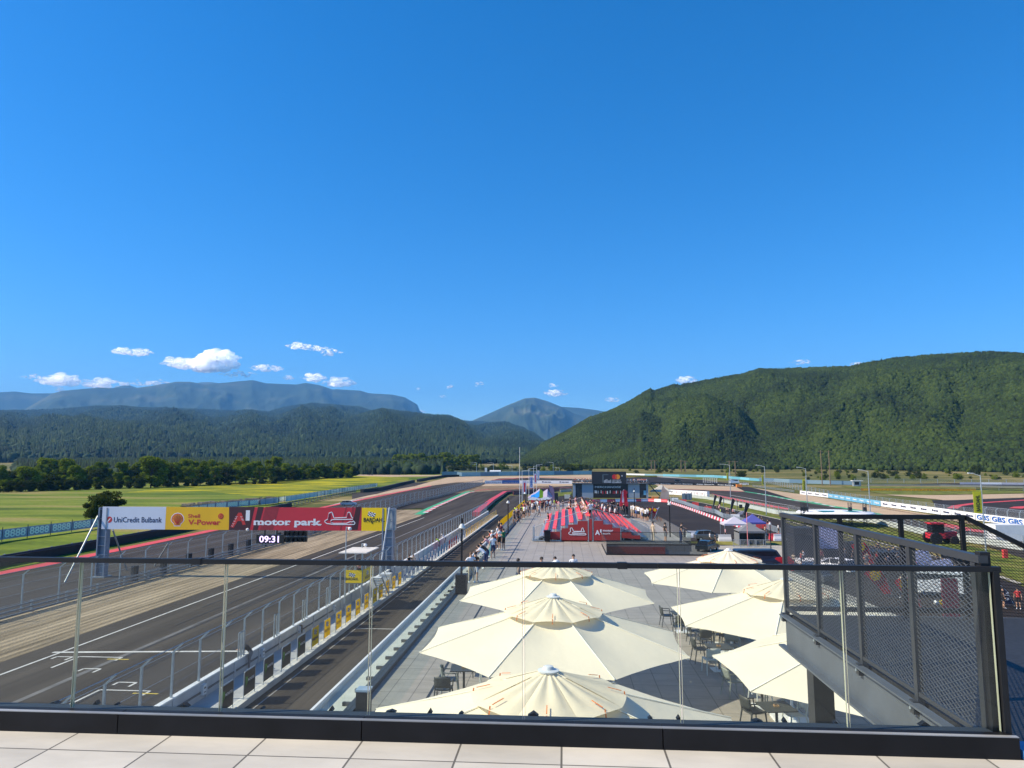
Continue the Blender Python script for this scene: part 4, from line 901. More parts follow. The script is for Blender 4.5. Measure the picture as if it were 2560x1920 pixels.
D.build('digits', M('lit_digits', (.72,.55,.95), .5, .0, emit=1.1), ck)
for i in range(5):
    px = 713+i*11.2+5; cx = Bp(px,1340).x; w = .21
    q = MB(); q.box(cx-w, cx+w, YGN-.15, YGN+.15, Bp(px,1340).z+.02, Bp(px,1327).z); q.box(cx-w-.02, cx-w+.03, YGN-.3, YGN-.15, Bp(px,1340).z+.1, Bp(px,1327).z)
    q.box(cx-w, cx+w, YGN-.15, YGN+.15, Bp(px,1357).z+.1, Bp(px,1341).z)
    o = q.build('signal_light', m_blk, gan)
    q = MB(); z = Bp(px,1349.5).z
    for zz in (z, Bp(px,1334).z):
        q.add([(cx+.18*math.cos(2*PI*k/12), YGN-.16, zz+.18*math.sin(2*PI*k/12)) for k in range(12)] + [(cx+.2*math.cos(2*PI*k/12), YGN-.34, zz+.2*math.sin(2*PI*k/12)) for k in range(12)], [(k, (k+1) % 12, 12+(k+1) % 12, 12+k) for k in range(12)])
    q.build('lamp_hood', m_black, o)
q = MB(); p = Bp(621,1323.5); q.lathe((p.x, YGN-.2, p.z-.15), [(.05,0),(.16,.08),(.16,.22),(.05,.3)], 10); q.build('camera_dome', m_wht, gan)
# marshal stand on the pit platform
YM = G(874,1516.7,.3).y
ms = thing('marshal_stand', (-16.8, YM, .3), 'raised marshal stand with flat pale roof and yellow boards over the pit wall', 'marshal stand')
mx0, mx1 = atY(864,1440,YM).x, atY(903.5,1440,YM).x; zf, zg = atY(880,1457,YM).z, atY(880,1425,YM).z; YM2 = YM+2.6
roof = [atY(847.4,1383.5,YM-.3), atY(916.5,1388,YM-.3)]; zr = roof[0].z
for x in (mx0, mx1+.05):
    for y in (YM, YM2): q = MB(); q.box(x-.05, x+.05, y-.05, y+.05, .3, zr-.02); q.build('post', m_galv, ms)
q = MB(); q.box(roof[0].x, roof[1].x, YM-.4, YM2+.9, zr, zr+.08); q.build('roof', M('pale_roof', (.62,.58,.52), .6, .08, 1), ms)
q = MB(); q.box(mx0-.05, mx1+.1, YM, YM2, zf-.1, zf); q.build('floor', m_galv_d, ms)
q = MB(); q.box(mx0-.02, mx1+.05, YM-.08, YM-.055, zf, zg); o = q.build('board', m_yel2, ms)
D = MB(); zc = zf+(zg-zf)*.62; flag(D, Vector((mx0+.42*(mx1-mx0), YM-.085, zc)), Vector((1,0,0)), Vector((0,0,1)), .5, 0, 1); D.text('BARDAHL', (mx0+.02,YM-.085,zf+.22), (1,0,0), (0,0,1), .28, 0, .03, wfit=(mx1-mx0)*.82); D.build('artwork', [m_blk, m_ltr_w], o)
q = MB(); q.box(mx1+.11, mx1+.135, YM, YM2, zf, zg); o = q.build('board', m_yel2, ms)
D = MB(); flag(D, Vector((mx1+.14, YM+1.3, zc)), Vector((0,1,0)), Vector((0,0,1)), .6, 0, 1); D.text('BARDAHL', (mx1+.14,YM+.6,zf+.2), (0,1,0), (0,0,1), .3, 0, .03, wfit=1.5); D.build('artwork', [m_blk, m_ltr_w], o)
q = MB()
for i in range(9): q.box(mx1+.2, mx1+1.0, YM2+.2+i*.26, YM2+.42+i*.26, zf-.1-i*.24, zf-.06-i*.24)
q.beam((mx1+.2, YM2+.1, zf), (mx1+.2, YM2+2.6, .35), .04, .2); q.beam((mx1+1.0, YM2+.1, zf), (mx1+1.0, YM2+2.6, .35), .04, .2); q.path([(mx1+1.0, YM2+.1, zf+.9),(mx1+1.0, YM2+2.6, 1.3),(mx1+1.0, YM2+2.6, .35)], .03)
q.build('stairs', m_galv, ms)
for (c, x, y, xb_, yb_, nm) in ((23,1465,372,860.5,1527,'near'), (23,1672,600,902,1500,'far')):
    b0 = G(xb_, yb_, .3); tp_ = atY(*K(c, x, y), b0.y); t = thing('camera_mast', b0, 'slim pale mast with dome camera, %s the marshal stand' % ('taller one in front of' if nm == 'near' else 'shorter one above'), 'camera mast')
    q = MB(); q.tube(b0, (b0.x, b0.y, tp_.z), .05, .04, 8); q.build('pole', m_galv, t); q = MB(); q.lathe((b0.x+.28, b0.y, tp_.z-.28), [(.06,0),(.15,.08),(.15,.2),(.08,.26)], 10); q.beam((b0.x, b0.y, tp_.z-.03), (b0.x+.3, b0.y, tp_.z-.03), .04); q.build('camera', m_wht, t)
q = MB()   # generator boxes near the gantry foot
for (x, y) in ((-16.9, YM+6.5), (-16.6, YM+9)): 
    q = MB(); q.box(x-.4, x+.4, y-.4, y+.5, .3, 1.5); q.box(x-.45, x+.45, y-.45, y+.55, 1.5, 1.6); tag(q.build('cabinet', m_wht), 'white cabinet on the pit platform %s the gantry foot' % ('beside' if y < YM+8 else 'just behind'), 'cabinet')
# ================================================================ UMBRELLAS
m_cream = fabric('cream_canvas', (.87,.79,.62), .18)
m_vent = fabric('vent_canvas', (.88,.79,.60), .24)
m_orange = M('orange_strap', (.75,.22,.05), .6, .1)
m_alu = M('white_metal', (.66,.68,.70), .4, .06)
UR = 3.1; ZRIM, ZAP = 2.62, 3.62
def make_umbrella():
    t = thing('parasol', (0,0,0), None, None)
    n = 8; ang = lambda k: (k+.5)*2*PI/n
    def corner(k, r): return Vector((r*math.cos(ang(k)), r*math.sin(ang(k)), 0))
    b = MB(); NR, NA = 10, 8
    for k in range(n):
        V = []
        for i in range(NR+1):
            r = .62 + (UR-.62)*i/NR; f = (r/UR)
            z = ZRIM + (ZAP-.10-ZRIM)*(1-f)
            for j in range(NA+1):
                s = j/NA; p = corner(k, r)*(1-s) + corner(k+1, r)*s
                sag = .075*math.sin(PI*s)*math.sin(PI*min(1, f))*1.0; pull = 1 - .025*math.sin(PI*s)*(i == NR)
                V.append((p.x*pull, p.y*pull, z - sag + .012*noise.noise(Vector((p.x*1.5, p.y*1.5, k)))))
        b.add(V, [(i*(NA+1)+j, i*(NA+1)+j+1, (i+1)*(NA+1)+j+1, (i+1)*(NA+1)+j) for i in range(NR) for j in range(NA)])
        p, q = corner(k, UR), corner(k+1, UR)   # little hem
    c = b.build('canopy', m_cream, t, smooth=False); 
    for p in c.data.polygons: p.use_smooth = True
    sm = MB()
    for k in range(n):
        a = corner(k, .6); a.z = ZAP-.07-(.6/UR)*(ZAP-ZRIM)*0+ -.03; a.z = ZRIM+(ZAP-.10-ZRIM)*(1-.6/UR)+.012; e = corner(k, UR); e.z = ZRIM+.012
        sm.beam(a, e, .022, .008)
    sm.build('seam', M('seam_cream', (.88,.83,.68), .8, .05), c)
    v = MB(); NR = 8; NA = 12; RV = 1.12
    for k in range(n):
        V = []
        for i in range(NR+1):
            r = .12 + (RV-.12)*i/NR; f = r/RV; z = ZAP + .02 - (ZAP-ZRIM)*(r/UR)*1.06
            for j in range(NA+1):
                s = j/NA; p = corner(k, r)*(1-s) + corner(k+1, r)*s
                edge = math.sin(PI*s)
                pl = .022*math.sin(s*PI*4+k)*(1-f)*f*3; out = 1 + .09*edge*(f**4)
                V.append((p.x*out, p.y*out, z + .045*edge*f*f + pl))
        v.add(V, [(i*(NA+1)+j, i*(NA+1)+j+1, (i+1)*(NA+1)+j+1, (i+1)*(NA+1)+j) for i in range(NR) for j in range(NA)])
    c2 = v.build('vent_canopy', m_vent, t)
    for p in c2.data.polygons: p.use_smooth = True
    for k in range(n):
        a = (corner(k, 1)+corner(k+1, 1)).normalized(); s = MB()
        zz = ZAP+.02-(ZAP-ZRIM)*(1.0/UR)*1.06+.06
        s.beam(a*.86+Vector((0,0,zz+.045)), a*1.06+Vector((0,0,zz-.0)), .014, .008); s.beam(a*1.10+Vector((0,0,zz-.01)), a*1.12+Vector((0,0,zz-.12)), .02, .012)
        s.build('strap', m_orange, c2)
    s = MB(); s.lathe((0,0,ZAP-.02), [(.15,0),(.16,.025),(.09,.04),(.07,.08),(.03,.09)], 20); s.build('cap', m_alu, t)
    s = MB(); s.tube((0,0,0),(0,0,ZAP),.038,n=12); s.build('pole', m_alu, t)
    for k in range(n):
        s = MB(); a = corner(k, .2); a.z = ZAP-.22; e = corner(k, UR-.03); e.z = ZRIM-.035; s.beam(a, e, .025, .035); m_ = a+(e-a)*.5; s.beam((0,0,ZRIM-.35), m_, .02, .02); s.build('rib', m_alu, t)
    s = MB(); s.box(-.45,.45,-.45,.45,0,.07); s.lathe((0,0,.07), [(.09,0),(.07,.3)], 12); s.build('base', m_alu, t)
    return t
um = make_umbrella()
A, B_, C_ = G(1778,1640,DECK+ZRIM), G(1881,1732,DECK+ZRIM), G(2255,1818,DECK+ZRIM)
mid = (A+B_)/2; nd = (B_-A).normalized(); c6 = mid + Vector((-nd.y, nd.x, 0))*UR*.924
r6 = math.atan2(A.y-c6.y, A.x-c6.x) - PI*7/8
upos = [(-.26,10.85,0,'cream octagonal parasol nearest the terrace, its lower edge cut by the balustrade kerb'),(-.28,16.8,0,'cream octagonal parasol in the middle of the left row of three'),(-.28,22.7,0,'cream parasol farthest of the left row, crossed by the handrail'),
        (5.80,26.3,0,'cream parasol farthest of the right row, near the dark blue van'),(5.85,19.8,0,'cream parasol in the middle of the right row, partly behind the mesh guard'),(c6.x,c6.y,r6,'cream parasol nearest on the right, behind the grey stair stringer')]
for i, (x, y, r, lb_) in enumerate(upos):
    o = um if i == 0 else dup(um); o.location = (x, y, DECK); o.rotation_euler.z = r; tag(o, lb_, 'parasol', 'cream parasols on the deck')

# ================================================================ CAFE FURNITURE
m_chd = M('dark_grey_plastic', (.045,.050,.048), .5, .1); m_chl = M('pale_grey_plastic', (.50,.52,.49), .5, .06); m_chm = M('sage_grey_plastic', (.20,.22,.20), .5, .08)
def make_chair(mt, arms=True):
    t = thing('cafe_chair', (0,0,0), None, None)
    b = MB(); V = []
    for i in range(7):
        for j in range(7): u, v = i/6-.5, j/6-.5; V.append((u*.46, v*.44, .445 + .02*(abs(u)*2)**2 - .012*(1-(2*v)**2)))
    V += [(x, y, z-.025) for x, y, z in V]; F = [(i*7+j, (i+1)*7+j, (i+1)*7+j+1, i*7+j+1) for i in range(6) for j in range(6)] + [(49+i*7+j, 49+i*7+j+1, 49+(i+1)*7+j+1, 49+(i+1)*7+j) for i in range(6) for j in range(6)]
    for i in range(6): F += [(i, i+1, 50+i, 49+i), (42+i, 91+i, 92+i, 43+i), (i*7, 49+i*7, 56+i*7, i*7+7), (i*7+6, i*7+13, 62+i*7, 55+i*7)]
    b.add(V, F); b.build('seat', mt, t, smooth=True)
    b = MB(); V = []
    for i in range(9):
        a = (i/8-.5); 
        for j in range(5): h = j/4; V.append((a*(.44+.02*h), .21+.05*h+.05*(1-(2*a)**2), .52+.31*h-(.05*(2*a)**4)*(h > .9)))
    n0 = len(V); V += [(x, y+.022, z) for x, y, z in V]; F = [(i*5+j, i*5+j+1, (i+1)*5+j+1, (i+1)*5+j) for i in range(8) for j in range(4)]; F += [tuple(n0+k for k in f[::-1]) for f in F]
    for i in range(8): F += [(i*5+4, i*5+4+n0, i*5+9+n0, i*5+9), (i*5, i*5+5, i*5+5+n0, i*5+n0)]
    F += [(j, j+n0, j+1+n0, j+1) for j in range(4)] + [(40+j, 41+j, 41+j+n0, 40+j+n0) for j in range(4)]
    b.add(V, F); b.build('backrest', mt, t, smooth=True)
    for sx in (-1, 1):
        b = MB(); b.tube((sx*.24,-.23,0),(sx*.21,-.19,.45),.014,.021,8); b.build('leg', mt, t)
        b = MB(); b.tube((sx*.24,.28,0),(sx*.21,.20,.45),.014,.022,8); b.tube((sx*.21,.20,.45),(sx*.215,.25,.80),.022,.016,8); b.build('leg', mt, t)
        if arms: b = MB(); b.tube((sx*.225,-.18,.44),(sx*.245,-.15,.65),.016,.016,8); b.beam((sx*.245,-.17,.66),(sx*.23,.22,.68),.045,.022); b.build('armrest', mt, t)
    return t
def make_table():
    t = thing('cafe_table', (0,0,0), None, None)
    b = MB(); b.box(-.38,.38,-.38,.38,.725,.75); b.build('table_top', m_chd, t)
    b = MB(); b.tube((0,0,.03),(0,0,.725),.035,n=10); b.build('pedestal', m_chd, t)
    b = MB()
    b.box(-.24,.24,-.24,.24,0,.03); b.build('foot', m_alu, t); return t
chd, chl, chm = make_chair(m_chd), make_chair(m_chl, False), make_chair(m_chm); tbp = make_table(); first = {}
def put(proto, x, y, rz, lb_, cat, grp):
    o = proto if proto not in first else dup(proto); first[proto] = 1
    o.location = (x, y, DECK); o.rotation_euler.z = rz; return tag(o, lb_, cat, grp)
def floorpt(c, x, y): return GK(c, x, y, DECK)
# tables (floor point under the top)
T = {}
for key, (c, x, y), rz, lb_ in (('a',(21,730,300),.1,'dark square cafe table half hidden by the tip of the middle right parasol'),('b',(21,1130,455),.1,'dark square cafe table with three dark chairs between the parasols'),
     ('c',(21,1200,780),.1,'dark square cafe table with a small ashtray and a white chair in front'),('d',(21,1740,1240),.1,'dark cafe table under the near right parasol, mostly hidden'),('e',(21,1930,1640),.15,'dark square cafe table with wooden ashtray beside the black column'),
     ('f',(7,1270,790),.1,'dark square cafe table with ashtray at the left edge of the near parasols'),('g',(7,1500,660),0,'dark cafe table mostly hidden behind the middle parasol')):
    p = floorpt(c, x, y); T[key] = p; put(tbp, p.x, p.y, rz, lb_, 'table', 'dark cafe tables on the deck')
def chair(proto, c, x, y, rz, lb_): p = floorpt(c, x, y); put(proto, p.x, p.y, rz, lb_, 'chair', 'cafe chairs around the dark tables')
chair(chd, 21, 545, 230, PI/2+.1, 'dark armchair facing right at the farthest visible table')
chair(chd, 21, 705, 345, PI+.1, 'dark cafe chair seen from behind below the middle right parasol tip')
chair(chd, 21, 905, 235, -PI/2, 'dark cafe chair at right side of the farthest visible table')
chair(chd, 21, 895, 440, PI/2+.1, 'dark cafe chair with curved back left of the table under the parasol shade')
chair(chd, 21, 1000, 545, PI+.25, 'dark cafe chair at the front of the shaded table, back to camera')
chair(chm, 21, 1255, 425, .2, 'grey-green cafe chair behind the shaded table beside the cream bench')
chair(chd, 21, 1290, 500, -PI/2, 'dark armchair right of the shaded table in front of the ashtray table')
chair(chm, 21, 1370, 640, -.1, 'pale sage cafe chair behind the ashtray table')
chair(chd, 21, 965, 680, PI/2+.15, 'dark cafe chair just left of the single white chair')
chair(chl, 21, 1100, 815, PI+.15, 'single white cafe chair under the tip of the near right parasol')
chair(chm, 21, 1380, 1110, PI/2+.3, 'sage green armchair standing in the sun gap between two parasol shadows')
chair(chl, 21, 1720, 1230, .3, 'pale cafe chair under the low corner of the near right parasol')
chair(chm, 21, 1900, 1250, -.4, 'sage cafe chair beyond the table beside the black column')
chair(chd, 21, 1640, 1520, PI/2+.35, 'dark cafe chair left of the table beside the black column')
chair(chl, 21, 2150, 1560, -PI/2+.2, 'pale cafe chair right of the table beside the black column')
chair(chm, 7, 1180, 795, PI/2+.1, 'grey cafe chair left of the table at the left edge of the parasols')
chair(chd, 7, 1290, 660, PI, 'dark cafe chair behind the table at the left edge of the parasols')
chair(chl, 7, 1435, 730, -PI/2, 'white cafe chair right of the leftmost cafe table')
chair(chd, 7, 1130, 860, PI, 'dark cafe chair barely showing above the nearest parasol')
for key in ('c','e','f'):
    p = T[key]; q = MB(); q.box(p.x-.06,p.x+.06,p.y-.06,p.y+.06,DECK+.751,DECK+.785,0); q.box(p.x-.035,p.x+.035,p.y-.035,p.y+.035,DECK+.7852,DECK+.787,1)
    tag(q.build('ashtray', [M('ashtray_wood', (.32,.20,.10), .6, .2, 8), m_black]), {'c':'small wooden ashtray on the table behind the white chair','e':'small wooden ashtray on the table beside the black column','f':'small wooden ashtray on the leftmost cafe table'}[key], 'ashtray')
for (c, x, y, w, lb_) in ((21,1100,330,.75,'cream padded bench screen left of the shaded table'),(21,1410,390,1.0,'cream padded bench under the middle right parasol')):
    p = floorpt(c, x, y+20); q = MB(); q.box(p.x-w/2,p.x+w/2,p.y,p.y+.14,.12+DECK,DECK+.95); q.box(p.x-w/2,p.x+w/2,p.y+.14,p.y+.6,.12+DECK,DECK+.45)
    tag(q.build('bench', M('cream_upholstery', (.62,.54,.34), .8, .1, 3)), lb_, 'bench')
# black box bin with pale lid, wheeled bin
p = floorpt(7, 475, 925); p.x = XL+.30; q = MB(); q.box(p.x-.17,p.x+.17,p.y-.17,p.y+.17,DECK,DECK+.62); o = q.build('planter_bin', m_black2); tag(o, 'black box bin with pale steel lid beside the low deck glass', 'bin')
q = MB(); q.box(p.x-.19,p.x+.19,p.y-.19,p.y+.19,DECK+.62,DECK+.67); q.build('lid', M('pale_blue_steel', (.30,.38,.48), .35, .1), o)
p = floorpt(3, 878, 945); q = MB(); q.add([(p.x+sx*w,p.y+sy*w*.8,z) for z, w in ((DECK+.05,.22),(DECK+.98,.29)) for sx, sy in ((-1,-1),(1,-1),(1,1),(-1,1))], [(0,1,5,4),(1,2,6,5),(2,3,7,6),(3,0,4,7),(3,2,1,0)]); o = q.build('wheeled_bin', m_black); tag(o, 'black wheeled rubbish bin in front of the grandstand', 'bin')
q = MB(); q.box(p.x-.31,p.x+.31,p.y-.27,p.y+.25,DECK+.98,DECK+1.03); q.build('lid', m_black2, o)
# lamps on the deck
def lamp(c, x, y, ztop, lb_, z0=DECK, box=False, H=None):
    p = GK(c, x, y, z0); t = thing('lamp_post', p, lb_, 'lamp post', 'black lamp posts'); zt = atY(*K(c, x, ztop), p.y).z; z = z0
    if box: q = MB(); q.box(p.x-.28,p.x+.28,p.y-.28,p.y+.28,z0,z0+1.0); q.build('pedestal_box', m_black, t); z = z0+1.0
    q = MB(); q.tube((p.x,p.y,z0),(p.x,p.y,zt-.45),.06,.05,10); q.build('pole', m_black, t)
    q = MB(); q.lathe((p.x,p.y,zt-.52), [(.06,0),(.15,.03),(.18,.07),(.12,.2),(.06,.28)], 14); q.build('glass_shade', M('lamp_glass', (.55,.57,.55), .2, .1), t)
    q = MB(); q.tube((p.x,p.y,zt-.22),(p.x,p.y,zt+.05),.06,.06,8); q.build('top_cap', m_black, t)
lamp(2, 2040, 1232, 545, 'black lamp post on a black box near the people at the glass', box=True)
lamp(3, 483, 868, 505, 'black lamp post at the deck edge beside the yellow banner')
lamp(3, 655, 690, 425, 'black lamp post among the crowd behind the hanging banners')
lamp(3, 2113, 895, 520, 'black lamp post on the right deck edge before the skid pad')
lamp(3, 1756, 640, 408, 'black lamp post in front of the black merchandise building')
lamp(4, 1436, 1262, 790, 'black lamp post rising beside the dark blue van', z0=0)

# ================================================================ GRANDSTAND
gs = thing('grandstand', (2.8, 77, DECK), 'double grandstand of steel steps with red seats and red front panels', 'grandstand')
m_seat = M('red_seat_plastic', (.80,.075,.08), .45, .12, .7); m_gsr = M('grandstand_banner', (.33,.025,.025), .55, .15, .5)
p0, p1 = GK(3,735,940,DECK), GK(3,1900,945,DECK); Y0 = p0.y; Y1 = Y0+24.5
GX0, GX1 = p0.x, p1.x; cx = (atY(*K(3,1293,735),Y0).x+atY(*K(3,1340,735),Y0).x)/2
rows = 6; lx = [atY(*K(3,x,850),Y0+1).x for x in (845,935,1020,1105,1195,1275)]
topz = atY(*K(3,1290,735), Y0).z-DECK; dz = (topz-.42)/5
for side in (-1, 1):
    for r in range(rows):
        xl = lx[r] if side < 0 else 2*cx-lx[r]+.25; z = DECK+.42+dz*r*1.02
        q = MB(); q.box(xl-.42, xl+.42, Y0+.3, Y1, z-.05, z); q.build('walkway', m_galv, gs)
        q = MB()
        for y in np.arange(Y0+.5, Y1, 1.15):
            q.box(xl-.16+side*-.12, xl+.16+side*-.12, y, y+1.05, z+.34, z+.40); q.box(xl+side*-.30-.02, xl+side*-.30+.02, y, y+1.05, z+.40, z+.60)
        q.build('seat_row', m_seat, gs)
        q = MB()
        for y in np.arange(Y0+.3, Y1+.1, 2.45): q.box(xl-.05, xl+.05, y, y+.08, DECK, z-.05); q.box(xl-.40, xl+.4, y, y+.05, z-.16, z-.06); q.box(xl-.03-side*.12, xl+.03-side*.12, y+.2, y+.26, z, z+.34)
        q.build('frame', m_galv, gs)
    # riser grilles
    q = MB()
    for r in range(rows):
        xl = (lx[r] if side < 0 else 2*cx-lx[r]+.25) + side*.44; z = DECK+.42+dz*r
        for y in np.arange(Y0+.3, Y1, .5): q.box(xl-.01, xl+.01, y, y+.03, z-dz, z)
    q.build('riser_bars', m_galv, gs)['kind'] = 'stuff'
def FP_(x, y): p = atY(*K(13, x, y), Y0); return (p.x, Y0, p.z)
for nm, pts, lb_ in (('front_panel', [(250,1170),(415,1170),(415,1300),(250,1300)], 'low red panel'), ('front_panel', [(440,1110),(555,1110),(555,1048),(720,1048),(720,985),(893,985),(893,1335),(440,1335)], 'stepped red panel with white circuit outline'),
    ('front_panel', [(915,950),(970,950),(970,1335),(915,1335)], 'narrow red panel'), ('front_panel', [(998,980),(1160,980),(1160,1045),(1320,1045),(1320,1105),(1455,1105),(1455,1335),(998,1335)], 'stepped red panel with white lettering'),
    ('front_panel', [(1480,1170),(1640,1180),(1660,1235),(1800,1235),(1800,1300),(1480,1275)], 'low slanted red panel')):
    P = [FP_(x, y) for x, y in pts]; P = [(x, y-.02, max(z, DECK+.03)) for x, y, z in P]; q = MB(); q.prism(P, (0,.04,0)); o = q.build(nm, m_gsr, gs); o['label'] = lb_
    if 'outline' in lb_:
        D = MB(); tk = [(600,1165),(590,1120),(605,1102),(622,1105),(650,1162),(780,1162),(795,1105),(812,1105),(825,1150),(845,1165),(820,1170),(640,1178),(620,1190),(640,1205),(780,1200),(840,1195),(870,1215),(850,1226),(600,1222),(560,1200),(575,1180),(600,1165)]
        TT = [FP_(x, y) for x, y in tk]
        for a, c_ in zip(TT, TT[1:]): D.beam((a[0],Y0-.04,a[2]), (c_[0],Y0-.04,c_[2]), .01, .06)
        D.build('artwork', m_ltr_w, o)
    if 'lettering' in lb_:
        D = MB()
        for txt, x0, x1, yb_, yt_, of in (('A', 1020, 1105, 1222, 1140, .03), ('1', 1108, 1132, 1180, 1130, .05), ('motor', 1155, 1335, 1165, 1125, .02), ('park', 1160, 1290, 1215, 1180, .01)):
            a = FP_(x0, yb_); D.text(txt, (a[0], Y0-.04, a[2]), (1,0,0), (0,0,1), (FP_(x0, yt_)[2]-a[2])/.72, 0, of, wfit=FP_(x1, yb_)[0]-a[0])
        D.build('lettering', m_ltr_w, o)
def railing(parent, pts, h, step=.16, name='railing', r=.018, mat=None):
    q = MB()
    for a, c_ in zip(pts, pts[1:]):
        a, c_ = Vector(a), Vector(c_); n = max(1, int((c_-a).length/step)); u = Vector((0,0,h))
        q.tube(a+u, c_+u, r*1.5, n=5); q.tube(a+Vector((0,0,.08)), c_+Vector((0,0,.08)), r, n=4)
        for i in range(n+1): p = a+(c_-a)*(i/n); q.tube(p+Vector((0,0,.08)), p+u, r*.6, n=3, caps=False)
    return q.build(name, mat or m_galv, parent)
F3 = lambda x, y: Vector(FP_(x, y))
railing(gs, [Vector((GX0, Y0, DECK+.12)), Vector((GX0, Y0+3, DECK+.12))], 1.1)
a = Vector((GX0, Y0, DECK+.12)); b_ = Vector((lx[0]+.1, Y0, DECK+.5)); c_ = Vector((lx[5]+.4, Y0, DECK+topz)); railing(gs, [a, b_], 1.1, .14)
q = MB(); q.tube(b_+Vector((0,0,1.1)), c_+Vector((0,0,1.1)), .03); q.build('railing', m_galv, gs)
rx = 2*cx-lx[5]-.2; rR = GX1
railing(gs, [Vector((rx, Y0, DECK+topz)), Vector((2*cx-lx[0]+.6, Y0, DECK+.5)), Vector((rR, Y0, DECK+.12))], 1.1, .13)
railing(gs, [Vector((lx[5]+.45, Y0, DECK+topz)), Vector((lx[5]+.45, Y0+2, DECK+topz))], 1.1, .14)
railing(gs, [Vector((rx, Y0, DECK+topz)), Vector((rx, Y0+2.4, DECK+topz))], 1.1, .14)
railing(gs, [Vector((lx[0]-.3, Y1, DECK+.5)), Vector((lx[5]+.4, Y1, DECK+topz))], 1.1, .2)
railing(gs, [Vector((rx, Y1, DECK+topz)), Vector((2*cx-lx[0]+.6, Y1, DECK+.4))], 1.1, .2)
railing(gs, [Vector((rR+.1, Y0, DECK+.1)), Vector((rR-.3, Y0+14, DECK+.1))], 1.0, .22)
q = MB(); q.box(lx[5]+.42, rx, Y0+.3, Y1, DECK+topz-.1, DECK+topz-.04); q.box(GX0-.1, lx[0]-.3, Y0+.2, Y0+3, DECK+.1, DECK+.16)
for i in range(3): q.box(GX0+i*.3, GX0+.28+i*.3, Y0+.1, Y0+1.4, DECK+.15+i*.14, DECK+.18+i*.14)
q.build('landing', m_galv, gs)
for k in range(8):
    x = rR-.2-k*.32; q = MB(); q.box(x, x+.3, Y0+.1, Y0+1.5, DECK+.12+k*.16, DECK+.16+k*.16); q.build('stair_tread', m_galv, gs)
for x in (F3(425,1200).x, F3(905,1200).x, F3(985,1200).x, F3(1465,1200).x, GX0, F3(1950,1200).x):
    q = MB(); q.box(x-.03,x+.03,Y0-.03,Y0+.03,DECK,DECK+(1.3 if x < 0 or x > 4 else 2.0)); q.build('upright', m_galv, gs)
q = MB(); q.box(GX0-.1,GX1+.1,Y0-.02,Y0+.06,DECK+.05,DECK+.13); q.build('base_beam', m_galv, gs)
# ================================================================ PEOPLE
m_skin = M('skin', (.46,.27,.18), .6, .1, 3); m_skin2 = M('tanned_skin', (.30,.16,.10), .6, .1, 3)
def cloth(n, c): return M('cloth_'+n, c, .85, .12, 6)
CW, CB, CN, CG, CR, CP, CT, CY, CBE, CGR, CBL, CO = (cloth('white',(.66,.68,.72)), cloth('black',(.014,.014,.017)), cloth('navy',(.02,.035,.09)), cloth('green',(.015,.13,.06)), cloth('red',(.50,.05,.05)), cloth('pink',(.60,.30,.32)), cloth('teal',(.16,.36,.38)), cloth('lime',(.48,.75,.05)), cloth('beige',(.50,.40,.29)), cloth('grey',(.16,.16,.17)), cloth('blue',(.05,.14,.40)), cloth('maroon',(.16,.03,.05)))
m_hd, m_hb, m_hw = M('dark_hair', (.02,.014,.012), .7, .2, 20), M('brown_hair', (.10,.055,.03), .7, .2, 20), M('white_cap', (.62,.60,.56), .7, .05, 5)
BASE = dict(pel=(0,0,.96), wai=(0,0,1.10), che=(0,0,1.30), nec=(0,.01,1.47), hed=(0,-.01,1.60), top=(0,-.01,1.68),
 ls=(.18,0,1.40), le=(.24,.03,1.13), lw=(.26,-.06,.89), rs=(-.18,0,1.40), re=(-.24,.03,1.13), rw=(-.26,-.06,.89),
 lh=(.09,0,.92), lk=(.11,-.03,.50), la=(.12,.02,.08), lt=(.14,-.15,.035), rh=(-.09,0,.92), rk=(-.11,-.03,.50), ra=(-.12,.02,.08), rt=(-.14,-.15,.035))
RAD = dict(pel=(.155,.115), wai=(.135,.10), che=(.165,.115), nec=(.055,.055), hed=(.078,.092), top=(.062,.075), ls=(.062,.062), rs=(.062,.062), le=(.042,.042), re=(.042,.042), lw=(.027,.03), rw=(.027,.03),
 lh=(.10,.10), rh=(.10,.10), lk=(.062,.062), rk=(.062,.062), la=(.042,.045), ra=(.042,.045), lt=(.035,.028), rt=(.035,.028))
EDG = [('pel','wai'),('wai','che'),('che','nec'),('nec','hed'),('hed','top'),('che','ls'),('ls','le'),('le','lw'),('che','rs'),('rs','re'),('re','rw'),('pel','lh'),('lh','lk'),('lk','la'),('la','lt'),('pel','rh'),('rh','rk'),('rk','ra'),('ra','rt')]
REG = {('pel','wai'):1,('wai','che'):1,('che','nec'):1,('nec','hed'):0,('hed','top'):0,('che','ls'):1,('che','rs'):1,('ls','le'):1,('rs','re'):1,('le','lw'):5,('re','rw'):5,('pel','lh'):2,('pel','rh'):2,('lh','lk'):2,('rh','rk'):2,('lk','la'):3,('rk','ra'):3,('la','lt'):4,('ra','rt'):4}
